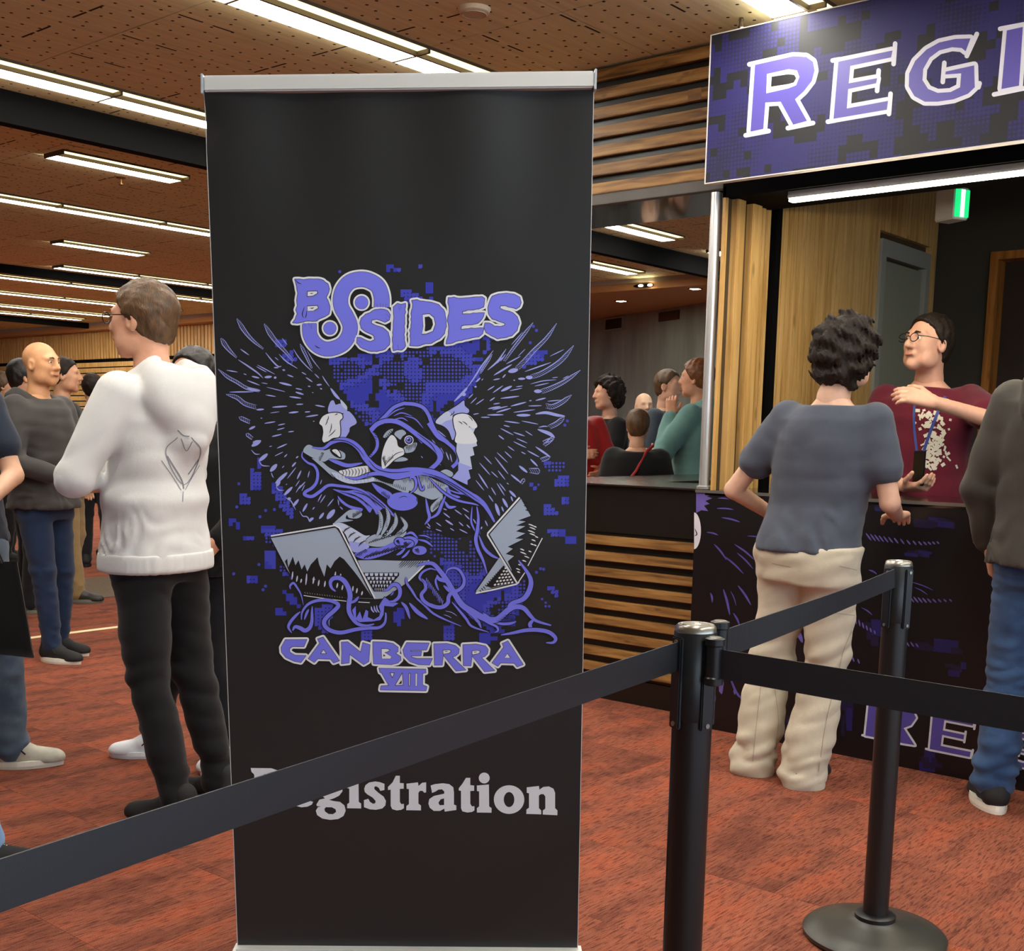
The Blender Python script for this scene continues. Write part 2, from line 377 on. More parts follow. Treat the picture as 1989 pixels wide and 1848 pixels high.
# small recessed lights in the soffit
dl = mat('downlight', 'fff8e0', .4, emit='fff0c8', estr=60.)
for px, py_ in ((1206.5, 584.5), (1350.5, 560.5)):
    c = atZ(px, py_, 2.88)
    t = thing('downlight', 'small square downlight in the brown soffit by the grey wall', 'downlight', (c[0], c[1], 2.88), group='square downlights in the soffit')
    MB().box(-.05, .05, -.05, .05, -.006, 0).build('lens', dl, t)
    MB().box(-.058, .058, -.058, -.05, -.008, 0).box(-.058, .058, .05, .058, -.008, 0).box(-.058, -.05, -.05, .05, -.008, 0).box(.05, .058, -.05, .05, -.008, 0).build('frame', black_paint, t)
c = atX(1250, 555, 11.085)
t = thing('spotlight', 'oval black recess with two small lamps in the tan fascia', 'spotlight', tuple(c))
MB().add([(-.008, .13*cos(a_)*1., .022*sin(a_)) for a_ in np.linspace(0, 2*pi, 24, endpoint=False)]+[(.004, .13*cos(a_), .022*sin(a_)) for a_ in np.linspace(0, 2*pi, 24, endpoint=False)],
    [tuple(range(24))]+[(i, (i+1) % 24, 24+(i+1) % 24, 24+i) for i in range(24)]).build('housing', black_paint, t)
for s in (.03, -.09): MB().add([(-.014, s+.028*cos(a_), .012*sin(a_)) for a_ in np.linspace(0, 2*pi, 12, endpoint=False)]+[(-.008, s+.028*cos(a_), .012*sin(a_)) for a_ in np.linspace(0, 2*pi, 12, endpoint=False)], [tuple(range(12))]+[(i, (i+1) % 12, 12+(i+1) % 12, 12+i) for i in range(12)]).build('bulb', dl, t)

# timber clad wall at the far left end of the hall
XW = 11.35
wl = struct(box('wall_far', XW, XW+.15, 12.2, 26, 0, 2.88, black_paint))
bt = None
for i in range(150):
    y = 12.3+i*.09
    if bt is None: o = MB().box(-.03, 0, 0, .06, 2.42, 2.875).build('batten', wood_batten, wl); bt = o.data
    else: o = link('batten', bt, None, wl)
    o.location = (XW, y, 0)
for i in range(9):
    z = 2.36-i*.095
    box('slat', XW-.035, XW, 12.3, 25.8, z-.075, z, wood_batten, wl)
box('bench_top', XW-.25, XW, 12.3, 25.8, .98, 1.05, plain_black, wl)
# timber post beside the grey wall and the outer walls that are not in view
struct(box('trim_7', *[v for v in (11.9, 12.3)], 6.1, 6.35, 0, 2.3, wood_batten))
off_white = mat('off_white_plaster', 'b9b2a6', .8)
struct(box('wall_end', -7, 17, 27, 27.15, 0, ZC, off_white))
struct(box('wall_side', 17, 17.15, -6, 27, 0, ZC, off_white))
# glazed side behind the camera: slim mullions, daylight comes through; plain wall on the hall side
mull = mat('window_mullion', '2c2d2e', .4)
w_ = MB()
for i in range(17): w_.box(-7+i*1.5-.03, -7+i*1.5+.03, -6.1, -6, 0, ZC)
w_.box(-7, 17, -6.1, -6, 0, .12).box(-7, 17, -6.1, -6, ZC-.15, ZC)
struct(w_.build('window_back_offscreen', mull))
struct(box('wall_hall', -7.15, -7, -6, 27, 0, ZC, off_white))
# tape on the carpet and a darker brown strip behind it
p = [atZ(45, 1245), atZ(195, 1219)]
yt = (p[0][1]+p[1][1])/2
tag(box('floor_tape', 2.6, 8.0, yt-.03, yt+.03, .0, .0012, mat('cream_tape', 'f0dfb0', .6)), 'straight strip of cream tape stuck on the red carpet', 'tape')
p = [atZ(165, 1125), atZ(175, 1165)]
tag(box('floor_strip', 3.5, 9.0, p[1][1], p[0][1], .0, .006, mat('olive_strip', '5b4a38', .9, var=.15, vscale=40)), 'long brown strip on the carpet behind the crowd', 'mat')
# ================================================================== the bar: slatted fascia, pass-through, counter
XB = 4.72; BY1 = 3.95
gloss_black = mat('glossy_black_soffit', '0c0b0b', .06, spec=.8)
wb = struct(box('wall_bar', XB+.02, XB+.2, -1.2, BY1, 2.434, ZC-.002, plain_black))
for k in range(7):
    z = 2.988-.0853*k
    box('slat', XB-.012, XB+.02, -1.2, BY1, z-.05, z, wood_slat, wb, bevel=.003)
# short darker lengths let into the third slat
box('slat', XB-.0135, XB+.02, 2.905, 2.972, 2.8175-.05, 2.8175, mat('walnut_patch', '7a5730', .6, var=.2, vscale=30, vstretch=(1, .2, 2)), wb)
box('lintel', XB-.005, XB+.04, 2.75, BY1, 2.378, 2.434, grey_steel, wb, bevel=.002)
box('soffit', XB+.04, 5.245, 2.84, BY1, 2.380, 2.432, gloss_black, wb)
bc = thing('bar_counter', 'black bar counter with timber slats and steel worktop under the pass-through', 'counter', (0, 0, 0))
top = MB(); top.box(XB-.03, 5.25, 2.798, BY1, 1.056, 1.064); top.box(5.25, 6.75, 3.35, BY1, 1.056, 1.064); top.build('worktop', steel, bc, bevel=.003)
body = MB(); body.box(XB+.01, 5.2, 2.80, BY1-.05, .0, 1.0555); body.box(5.2, 6.7, 3.42, BY1-.05, 0, 1.0555); body.build('carcass', plain_black, bc)
box('fascia', XB-.005, XB+.01, 2.80, BY1-.05, .83, 1.055, plain_black, bc)
for k in range(9):
    z = .812-.0787*k
    box('slat', XB-.025, XB+.01, 2.80, BY1-.05, z-.044, z, wood_slat, bc, bevel=.003)
box('plinth', XB-.001, XB+.01, 2.80, BY1-.05, 0, .118, plain_black, bc)

# ================================================================== the booth behind the registration opening
YP = 2.75                                  # face of the partition that runs away from the opening
XE = 7.14                                  # dark rear wall
part = struct(box('wall_left', XB+.04, XE+.1, YP+.02, YP+.045, 0, 2.9, mat('dark_backing', '4a3820', .8)))
for x0, x1, dy in ((4.70, 4.722, .0), (4.757, 4.826, .028), (4.892, 4.972, .03), (5.0, 5.036, .016), (5.056, 5.092, .012)):
    box('batten', x0, x1, YP-dy, YP+.02, 1.0, 2.385, wood_batten, part, bevel=.004)
box('backing_board', 4.725, 5.17, YP+.005, YP+.0199, .0, 2.5, MATS['dark_backing'], part)
box('jamb', 5.118, 5.165, YP-.03, YP+.02, 1.0, 2.5, black_paint, part)
bmesh_ = None
x = 5.175
while x < XE-.02:
    if 6.27 < x < 7.0: tall = False
    else: tall = True
    key = 'tall' if tall else 'short'
    if bmesh_ is None: bmesh_ = {}
    if key not in bmesh_:
        o = MB().box(0, .038, -.014, .02, 0 if tall else 2.42, 2.9).build('batten', wood_batten, part); bmesh_[key] = o.data
    else: o = link('batten', bmesh_[key], None, part)
    o.location = (x, YP, 0); x += .0455
# grey door in the partition
gd = mat('grey_door_paint', '8f8f7c', .5); gf = mat('grey_door_frame', '9a9a90', .45)
dr = struct(box('door_1', 6.385, 6.935, YP-.006, YP+.02, .01, 2.27, gd))
f_ = MB(); f_.box(6.31, 6.37, YP-.03, YP+.02, 0, 2.375); f_.box(6.95, 7.0, YP-.03, YP+.02, 0, 2.375); f_.box(6.37, 6.95, YP-.03, YP+.02, 2.285, 2.375)
f_.build('door_frame', gf, dr)
MB().tube([(6.44, YP-.01, 1.05), (6.44, YP-.06, 1.05), (6.55, YP-.06, 1.05)], .009).build('door_handle', alu, dr)
# dark rear wall with a timber framed doorway
rw = MB(); rw.box(XE, XE+.15, 2.42, YP+.05, 0, 2.9); rw.box(XE, XE+.15, 1.45, 2.42, 2.38, 2.9); rw.box(XE, XE+.15, -2, 1.45, 0, 2.9)
struct(rw.build('wall_back', dark_wall_m))
honey = wood_mat('honey_timber', 'b9772e', 'a3641f', '7d4a15', 2, .7, .45, .03)
d2 = struct(box('doorway_panel', XE+.11, XE+.15, 1.45, 2.42, 0, 2.38, mat('unlit_doorway', '231410', .5)))  # dark panel set into the doorway, its colour stands in for the unlit interior
f_ = MB(); f_.box(XE-.02, XE+.11, 2.375, 2.42, 0, 2.38); f_.box(XE-.02, XE+.11, 1.45, 1.495, 0, 2.38); f_.box(XE-.02, XE+.11, 1.495, 2.375, 2.335, 2.38)
f_.build('door_frame', honey, d2)
struct(box('wall_booth', 4.9, XE+.1, -2.1, -2, 0, 2.9, dark_wall_m))
struct(box('trim_8', XB+.2, XE+.15, -2, YP+.07, 2.9, 2.95, mat('booth_ceiling', '4b463e', .8)))
# black shutter box over the opening, light strip below it
sh = struct(box('trim_9', XB-.02, XB+.35, -1.2, YP+.02, 2.335, 2.43, black_paint))
ls = thing('light_strip', 'bright linear light strip under the black shutter box', 'light', (0, 0, 0))
MB().box(XB+.005, XB+.05, -1.1, 2.47, 2.305, 2.333).build('profile', alu, ls)
MB().box(XB+.008, XB+.047, -1.1, 2.465, 2.292, 2.305).build('lens', mat('strip_lens', 'ffffff', .4, emit='fff0d0', estr=20.), ls)
# steel post at the left of the opening
pt = thing('steel_post', 'shiny silver round post between pass-through and registration opening', 'post', (XB-.0, 2.813, 1.064))
MB().lathe([(.024, 0), (.024, 1.30)], 32).build('tube', mat('polished_steel', 'e2e2e2', .3, metal=.75), pt, smooth=True)
MB().lathe([(.034, 0), (.034, .012), (.025, .014)], 32).build('flange', alu, pt, smooth=True)
# exit sign hanging in the booth
c = atX(1848, 395, 6.1)
ex = thing('exit_sign', 'green and white illuminated exit sign hanging in the booth', 'exit sign', (c[0]+.05, c[1], 2.40), radians(-25))
MB().box(-.05, .05, -.045, .085, 0, .155).build('housing', white_plastic, ex, bevel=.006)
MB().box(-.045, .045, -.05, -.044, .012, .143).build('face', mat('exit_green', '18a860', .4, emit='17b566', estr=.8), ex)
MB().box(-.012, .012, -.0525, -.05, .012, .143).build('pictogram', mat('exit_white', 'f0fff6', .4, emit='e8fff2', estr=.8), ex)
MB().tube([(0, .02, .155), (0, .02, .5)], .006).build('rod', alu, ex)

# registration counter
rc = thing('registration_counter', 'black registration counter with a glossy top and printed front', 'counter', (0, 0, 0))
XF = 4.56
box('carcass', XF+.03, 5.05, -1.2, 2.71, .0, 1.045, plain_black, rc)
box('worktop', XF-.004, 5.12, -1.2, 2.712, 1.045, 1.066, mat('glossy_black_top', '0d0d0e', .08, spec=.7), rc, bevel=.003)
box('top_edge', XF-.008, XF-.003, -1.2, 2.757, 1.055, 1.068, mat('edge_strip', '8b8781', .35, metal=.7), rc)
box('kick_strip', XF+.004, XF+.03, -1.2, 2.755, 0, .03, mat('kick_black', '1b1a18', .5), rc)
# ================================================================== roll-up banner: a slightly leaning sheet between cassette and top rail
BL, BR = np.array([1.625, 2.178, .09]), np.array([2.156, 1.577, .09])
TL, TR = np.array([1.565, 2.166, 2.0]), np.array([2.015, 1.496, 2.0])
bn = np.cross(BR-BL, TL-BL); bn /= np.linalg.norm(bn)
if bn@(CAM-BL) < 0: bn = -bn
def wave(u_, v_):         # soft vertical ripples that die out above the print
    a = np.clip((v_-.80)/.15, 0, 1)
    e = np.clip(1-u_/.09, 0, 1)*np.clip((v_-.9)/.1, 0, 1)
    return a*.006*np.sin(u_*15+.6)*np.sin(u_*5.2+1) + e*.006*np.sin(v_*90)
def bpt(u_, v_, off=0.):
    u_ = np.asarray(u_, float)[..., None]; v_ = np.asarray(v_, float)[..., None]
    P = BL*(1-u_)*(1-v_)+BR*u_*(1-v_)+TL*(1-u_)*v_+TR*u_*v_
    return P + bn*(off+wave(u_, v_))
def bpix(pts, off):       # pixels of the photo -> points on the sheet
    pts = np.asarray(pts, float); u_ = (pts[:, 0]-430)/705; v_ = 1-(pts[:, 1]-165)/1675
    for _ in range(8):
        q = proj(bpt(u_, v_)); e = pts-q
        qu = proj(bpt(u_+1e-3, v_))-q; qv = proj(bpt(u_, v_+1e-3))-q
        det = qu[:, 0]*qv[:, 1]-qu[:, 1]*qv[:, 0]
        u_ = u_+1e-3*(e[:, 0]*qv[:, 1]-e[:, 1]*qv[:, 0])/det; v_ = v_+1e-3*(qu[:, 0]*e[:, 1]-qu[:, 1]*e[:, 0])/det
    return bpt(u_, v_, off)
ban = thing('roll_up_banner', 'tall black roll-up banner with a violet winged raven emblem and white Registration lettering', 'banner', (float((BL+BR)[0]/2), float((BL+BR)[1]/2), 0))
def bmesh_obj(name, P, faces, m_, parent=ban, smooth=False):
    o = mesh(name, np.asarray(P)-np.array(ban.location), faces, m_, None, smooth); o.parent = parent; return o
banner_black = mat('banner_film', '222323', .44, spec=.55, bump=.02, bscale=1500)
nu, nv = 60, 90
uu, vv = np.meshgrid(np.linspace(0, 1, nu+1), np.linspace(0, 1, nv+1))
fr_ = bpt(uu.ravel(), vv.ravel(), 0.); bk_ = bpt(uu.ravel(), vv.ravel(), -.0008)
N_ = (nu+1)*(nv+1); fc = []
for j in range(nv):
    for i in range(nu):
        a = j*(nu+1)+i; fc.append((a, a+1, a+nu+2, a+nu+1)); fc.append((N_+a+nu+1, N_+a+nu+2, N_+a+1, N_+a))
sheet = bmesh_obj('sheet', np.concatenate([fr_, bk_]), fc, banner_black, smooth=True)
# the sheet's cut edges show white
edge_m = mat('film_edge', 'c9c9c4', .6)
for nm, u_ in (('edge', 0.), ('edge', 1.)):
    v_ = np.linspace(0, 1, 40); A = bpt(np.full(40, u_), v_, .0004); s_ = -.0014 if u_ == 0 else .0014
    dirU = (BR-BL)/np.linalg.norm(BR-BL)
    B = A+dirU*s_; A2 = A-bn*.001; B2 = B-bn*.001
    P = np.concatenate([A, B, B2, A2]); f_ = []
    for i in range(39):
        for a, b in ((0, 40), (40, 80), (80, 120), (120, 0)): f_.append((a+i, a+i+1, b+i+1, b+i))
    bmesh_obj(nm, P, f_, edge_m)
def oriented_box(name, A, B, h0, h1, d0, d1, m_, bevel=.003, parent=ban, ext=0.):
    A = np.array(A); B = np.array(B); dv = (B-A)/np.linalg.norm(B-A); A = A-dv*ext; B = B+dv*ext
    n2 = np.array([bn[0], bn[1], 0]); n2 /= np.linalg.norm(n2); zz = np.array([0, 0, 1.])
    P = [q+n2*d_+zz*h for h in (h0, h1) for q, d_ in ((A, d0), (B, d0), (B, d1), (A, d1))]
    q = MB().add([tuple(p-np.array(ban.location)) for p in P], [(3,2,1,0),(4,5,6,7),(0,1,5,4),(1,2,6,5),(2,3,7,6),(3,0,4,7)])
    return q.build(name, m_, parent, bevel=bevel)
rail_m = mat('satin_white_rail', 'd4d6d2', .32, spec=.6)
oriented_box('top_rail', TL, TR, -.014, .018, -.012, .016, rail_m, .003)
for A, B in ((TL, TL+(TR-TL)*-.006), (TR, TR+(TR-TL)*.006)):
    oriented_box('end_cap', A, B, -.018, .021, -.014, .018, mat('rail_end_cap', 'b9c4cc', .4), .001)
oriented_box('cassette', np.array([*BL[:2], 0]), np.array([*BR[:2], 0]), .012, .092, -.05, .035, rail_m, .012, ext=.012)
for s_ in (.12, .88):
    c = BL+(BR-BL)*s_; c = np.array([c[0], c[1], 0]); d_ = (BR-BL)/np.linalg.norm(BR-BL)
    oriented_box('foot', c-d_*.02, c+d_*.02, 0, .014, -.16, .16, mat('foot_grey', '8f9192', .4, metal=.6), .003)
MB().tube([tuple((BL+BR)/2*np.array([1, 1, 0])+np.array([0, 0, .09])-bn*.02-np.array(ban.location)), tuple((TL+TR)/2-bn*.02-np.array(ban.location))], .008).build('support_pole', alu, ban)
# ================================================================== flat print: filled shapes, strokes and dots laid on a surface
def cr(pts, n=5, closed=False):        # smooth curve through the points
    P = np.asarray(pts, float)
    if len(P) < 3: return P
    Q = np.vstack([P[-1], P, P[0], P[1]]) if closed else np.vstack([2*P[0]-P[1], P, 2*P[-1]-P[-2]])
    out = []
    for i in range(len(Q)-3):
        a, b, c, d = Q[i:i+4]
        for t in np.arange(n)/n: out.append(.5*((2*b)+(c-a)*t+(2*a-5*b+4*c-d)*t*t+(3*b-a-3*c+d)*t**3))
    if not closed: out.append(P[-1])
    return np.array(out)
def jag(pts, amp, step, seed=1):       # torn edge
    rg = np.random.RandomState(seed); P = np.asarray(pts, float); out = []
    for i in range(len(P)):
        a, b = P[i], P[(i+1) % len(P)]; L_ = np.linalg.norm(b-a); k = max(1, int(L_/step)); nn = np.array([b[1]-a[1], a[0]-b[0]])/(L_+1e-9)
        for j in range(k): out.append(a+(b-a)*j/k+nn*rg.uniform(-amp, amp)*(1 if j else .3))
    return np.array(out)
class Print:
    """collects flat shapes in photo pixels; level = order of the ink layers"""
    def __init__(s, mapf, mats, name, parent, builder):
        s.mapf = mapf; s.mats = mats; s.v = {}; s.name = name; s.parent = parent; s.builder = builder; s.V = []; s.F = []; s.Mi = []; s.n = 0; s.names = list(mats)
        s.T = (0, 0, 1)
    def zoom(s, ox, oy, sc): s.T = (ox, oy, sc); return s
    def tr(s, p): p = np.asarray(p, float); return p*s.T[2]+np.array(s.T[:2])
    def raw(s, P2, tris, c, lev):
        s.c = getattr(s, 'c', 0)+1; s.V.append(np.asarray(P2, float)); s.O = getattr(s, 'O', []); s.O.append(np.full((len(P2), 1), .0004+lev*.00022+(s.c % 40)*4e-6)); s.F += [tuple(i+s.n for i in t) for t in tris]; s.Mi += [s.names.index(c)]*len(tris); s.n += len(P2)
    def fill(s, pts, c, lev, holes=(), smooth=False, px=False):
        tr = (lambda q: np.asarray(q, float)) if px else s.tr
        L = [tr(cr(pts, 4, True) if smooth else pts)]+[tr(cr(h, 4, True) if smooth else h) for h in holes]
        tri = tessellate_polygon([[Vector((a, b, 0)) for a, b in q] for q in L]); s.raw(np.vstack(L), tri, c, lev)
    def stroke(s, pts, w, c, lev, taper=True, smooth=True, px=False, closed=False, w1=None, round_=False):
        P = cr(pts, 5, closed) if smooth else np.asarray(pts, float)
        if not px: P = s.tr(P); sc = s.T[2]
        else: sc = 1
        if closed: P = np.vstack([P, P[:1], P[1:2]])
        n = len(P); d = np.gradient(P, axis=0); d /= np.linalg.norm(d, axis=1)[:, None]+1e-9; nn = np.stack([-d[:, 1], d[:, 0]], 1)
        u_ = np.linspace(0, 1, n)
        if closed or not taper: W = np.full(n, w*.5) if w1 is None else .5*(w+(w1-w)*u_)
        elif taper == 'end': W = .5*w*np.sqrt(np.clip(1-u_**1.6, 0.004, 1))
        else: W = .5*w*np.clip(np.sin(pi*np.clip(u_*.96+.02, 0, 1)), .02, 1)**.55
        if w1 is not None and taper is True: W = W*(1+(w1/w-1)*u_)
        W = W[:, None]*sc
        A, B = P+nn*W, P-nn*W; V = np.empty((2*n, 2)); V[0::2] = A; V[1::2] = B
        s.raw(V, [(2*i, 2*i+1, 2*i+3, 2*i+2) for i in range(n-1)], c, lev)
        if round_:
            for q, r_ in ((P[0], W[0, 0]), (P[-1], W[-1, 0])): s.disc(q, r_, c, lev, px=True)
    def disc(s, c0, r, c, lev, px=False, n=12, ry=None):
        p = np.asarray(c0, float)
        if not px: p = s.tr(p); r = r*s.T[2]; ry = ry*s.T[2] if ry else None
        a = np.linspace(0, 2*pi, n, endpoint=False); s.raw(p+np.stack([r*np.cos(a), (ry or r)*np.sin(a)], 1), [tuple(range(n))], c, lev)
    def outline(s, pts, w, c, lev, smooth=False, px=False):      # round-jointed band on the contour
        P = cr(pts, 4, True) if smooth else np.asarray(pts, float)
        if not px: P = s.tr(P); w = w*s.T[2]
        for i in range(len(P)):
            a, b = P[i], P[(i+1) % len(P)]; d = b-a; L = np.linalg.norm(d)
            if L < 1e-6: continue
            nn = np.array([-d[1], d[0]])/L*w; s.raw(np.array([a+nn, a-nn, b-nn, b+nn]), [(0, 1, 2, 3)], c, lev); s.disc(a, w, c, lev, px=True, n=10)
    def rope(s, pts, w, c, lev, w1=None):                       # barbed feather tip: a row of slanted barbs
        P = s.tr(cr(pts, 14)); L = np.concatenate([[0], np.cumsum(np.linalg.norm(np.diff(P, axis=0), axis=1))]); tot = L[-1]; w *= s.T[2]; w1 = (w1 or 8)*s.T[2] if w1 is not None else w*.25
        k = max(3, int(tot/3.7)); sgn = 1
        for i in range(k):
            u_ = (i+.5)/k*tot; p = np.array([np.interp(u_, L, P[:, 0]), np.interp(u_, L, P[:, 1])]); q = np.array([np.interp(min(u_+1, tot), L, P[:, 0]), np.interp(min(u_+1, tot), L, P[:, 1])])
            d = (q-p); d /= np.linalg.norm(d)+1e-9; nn = np.array([-d[1], d[0]]); ww = (w+(w1-w)*(i/k))*min(1, .35+i/k*5)
            s.stroke([p-nn*ww*.5-d*ww*.35, p+nn*ww*.5+d*ww*.35], 2.7, c, lev, smooth=False, px=True)
        for sg, a in ((1, .9), (-1, .55)):                       # fine edges of the feather
            q = np.linspace(0, 1, 14); Q = np.stack([np.interp(q*tot, L, P[:, 0]), np.interp(q*tot, L, P[:, 1])], 1); d = np.gradient(Q, axis=0); d /= np.linalg.norm(d, axis=1)[:, None]+1e-9
            ww = (w+(w1-w)*q)*np.minimum(1, .1+q*4)*.5; E_ = Q+np.stack([-d[:, 1], d[:, 0]], 1)*(sg*ww)[:, None]; s.stroke(E_, 1.5*a+.4, c, lev, smooth=False, px=True)
    def done(s):
        V = s.mapf(np.concatenate(s.V), np.concatenate(s.O)); o = s.builder(s.name, V, s.F, None, s.parent); me = o.data
        for k in s.names: me.materials.append(s.mats[k])
        me.polygons.foreach_set('material_index', np.array(s.Mi, np.int32)); me.update(); return o
INK = {k: mat('ink_'+k, c, .42, spec=.5) for k, c in dict(violet='8286ff', blue='4a50cc', deep='3c42be', lav='b0b8ff', pale='d8e2fa', white='f8fcff', grey='b4c3d6', black='1a1918', silver='e6eaee').items()}
# ================================================================== banner artwork
def bp(name): return Print(bpix, INK, name, sheet, lambda n_, V, F, m_, par: bmesh_obj(n_, V, F, m_, par))
# ---- halftone camouflage behind the bird
H_ = bp('halftone_print'); rg = np.random.RandomState(12)
def inside(p, poly):
    x, y = p; r_ = False; n = len(poly)
    for i in range(n):
        x1, y1 = poly[i]; x2, y2 = poly[(i+1) % n]
        if (y1 > y) != (y2 > y) and x < (x2-x1)*(y-y1)/(y2-y1)+x1: r_ = not r_
    return r_
gn = rg.rand(26, 26)
def bil(x, y, f):
    x, y = x/f, y/f; i, j = int(x), int(y); a, b = x-i, y-j; G = lambda p, q: gn[p % 26, q % 26]
    return (G(i, j)*(1-a)+G(i+1, j)*a)*(1-b)+(G(i, j+1)*(1-a)+G(i+1, j+1)*a)*b
REG = [([(630, 690), (690, 694), (735, 680), (800, 684), (880, 666), (958, 650), (944, 700), (915, 762), (880, 800), (850, 832), (830, 800), (795, 786), (760, 792), (722, 832), (700, 818), (676, 776), (650, 735)], .80, .5),
       ([(752, 512), (778, 520), (818, 510), (818, 526), (795, 530), (775, 545), (752, 560)], .5, .3), ([(775, 565), (822, 568), (824, 580), (790, 590)], .8, .2), ([(828, 546), (838, 552), (840, 585), (830, 580)], .9, .2),
       ([(820, 1030), (915, 1030), (925, 1082), (950, 1105), (925, 1155), (1012, 1132), (1020, 1120), (1018, 1165), (995, 1215), (970, 1235), (935, 1212), (890, 1190), (880, 1150), (862, 1105), (838, 1080)], .86, .55),
       ([(612, 1180), (645, 1175), (650, 1195), (635, 1215), (640, 1230), (620, 1225), (610, 1205)], .95, .15), ([(700, 1225), (725, 1225), (722, 1245), (700, 1243)], .9, .3), ([(760, 1180), (785, 1175), (780, 1215), (762, 1212)], .7, .4), ([(862, 1215), (880, 1212), (885, 1240), (862, 1243)], .9, .4), ([(930, 1230), (968, 1236), (950, 1252), (935, 1250)], .9, .3),
       ([(488, 888), (505, 888), (508, 955), (490, 956)], .85, .45), ([(525, 938), (545, 945), (562, 975), (575, 1020), (560, 1000), (540, 978)], .95, .4), ([(510, 1020), (548, 1028), (536, 1065), (512, 1050)], .9, .5), ([(512, 1070), (532, 1068), (532, 1102), (512, 1106)], 1.2, .0), ([(536, 1095), (552, 1098), (568, 1125), (550, 1118)], .95, .5),
       ([(545, 1145), (575, 1158), (585, 1180), (562, 1172)], .95, .4), ([(534, 1188), (548, 1178), (556, 1196), (536, 1197)], 1., .3), ([(443, 1006), (462, 1008), (463, 1028), (448, 1020)], .95, .5), ([(472, 1040), (494, 1040), (492, 1052), (476, 1050)], .95, .5), ([(468, 945), (484, 970), (484, 980), (468, 982)], .95, .5), ([(480, 1117), (497, 1117), (497, 1131), (480, 1131)], 1.1, .3),
       ([(1055, 895), (1098, 893), (1092, 918), (1062, 920)], .9, .5), ([(1075, 930), (1104, 924), (1102, 942), (1076, 948)], 1.1, .1), ([(1055, 980), (1068, 978), (1085, 1002), (1054, 1003)], 1., .2), ([(1058, 1025), (1098, 1030), (1094, 1042), (1075, 1042)], .95, .3), ([(1100, 1042), (1122, 1042), (1118, 1056), (1101, 1055)], 1., .3), ([(1092, 966), (1103, 964), (1102, 980), (1091, 980)], 1.1, .1), ([(1035, 680), (1062, 682), (1055, 702), (1015, 715)], .95, .3), ([(1020, 935), (1048, 940), (1050, 952), (1032, 948)], .7, .3), ([(1066, 1140), (1080, 1145), (1082, 1158), (1068, 1156)], .9, .4), ([(1050, 1160), (1064, 1172), (1070, 1184), (1056, 1182)], .95, .4), ([(540, 660), (556, 664), (556, 672), (530, 675)], .8, .3), ([(545, 690), (570, 682), (575, 705), (560, 708)], .9, .3),
       ([(940, 1215), (1000, 1205), (995, 1222), (955, 1232)], .8, .4), ([(820, 1175), (850, 1190), (880, 1210), (850, 1205)], .4, .4)]
pit = 6.95
for poly, dens, dots in REG:
    xs = [p[0] for p in poly]; ys = [p[1] for p in poly]
    for i in range(int(min(xs)/pit), int(max(xs)/pit)+1):
        for j in range(int(min(ys)/pit), int(max(ys)/pit)+1):
            p = ((i+.5)*pit, (j+.5)*pit)
            if not inside(p, poly): continue
            a = bil(i+3.3, j+8.1, 4.3)*.62+bil(i*2.1, j*2.3, 2.7)*.38; b = bil(i+19, j+31, 6.1)
            if a > dens*.78+.02: continue
            if b < dots*.75+.05:
                H_.disc(p, pit*.36, 'blue', 0, px=True, n=8)
            else:
                q = pit*.56; H_.fill([(p[0]-q, p[1]-q), (p[0]+q, p[1]-q), (p[0]+q, p[1]+q), (p[0]-q, p[1]+q)], 'blue' if b < .62 else 'deep', 0, px=True)
                if b < .66 and dots: H_.disc((p[0]+pit/2, p[1]+pit/2), 1.25, 'black', 1, px=True, n=6)
for p in ((1097, 826), (1102, 818), (1042, 642), (1036, 634), (1030, 666), (1042, 1112), (1050, 1105), (1056, 1106), (454, 1115), (511, 1146), (516, 1139), (503, 1097), (460, 985), (464, 940), (660, 528), (533, 990), (516, 992), (505, 1004)): H_.disc(p, 3.1, 'blue', 0, px=True, n=10)
H_.done()

# ---- wings
Wg = bp('wing_print'); ZA, ZB, ZCc, ZD = (420, 490, .2002), (770, 490, .2002), (420, 830, .2002), (770, 830, .2002); ZE, ZF = (520, 1090, .16234), (800, 1090, .16234)
def ln(z, items, c='lav', lev=4):
    Wg.zoom(*z)
    for it in items:
        w_ = it[-1]; Wg.stroke(it[0], w_*1.15, c, lev)
def segs(z, flat, c='lav', lev=4):
    Wg.zoom(*z)
    for x1, y1, x2, y2, w_ in flat: Wg.stroke([(x1, y1), (x2, y2)], w_*1.15+1.5, c, lev, smooth=False) if 0 else Wg.stroke([(x1, y1), ((x1+x2)/2, (y1+y2)/2), (x2, y2)], w_*1.15+1.5, c, lev)
def ropes(z, items):
    Wg.zoom(*z)
    for pts, w0, w1 in items: Wg.rope(pts[::-1], w1, 'lav', 4, w0) if 0 else Wg.rope(pts, w0, 'lav', 4, w1)
ropes(ZA, [([(200, 645), (280, 770), (360, 860), (460, 940)], 46, 12), ([(465, 695), (530, 800), (600, 890), (680, 975), (750, 1060)], 48, 16), ([(815, 890), (870, 1000), (930, 1130)], 30, 14), ([(45, 835), (110, 930), (200, 1025)], 52, 12), ([(20, 1135), (110, 1210), (200, 1260), (300, 1320), (420, 1345)], 26, 26), ([(95, 1380), (200, 1410), (280, 1470), (390, 1505)], 30, 40), ([(220, 1600), (330, 1650)], 34, 34), ([(290, 1760), (355, 1810)], 34, 26)])
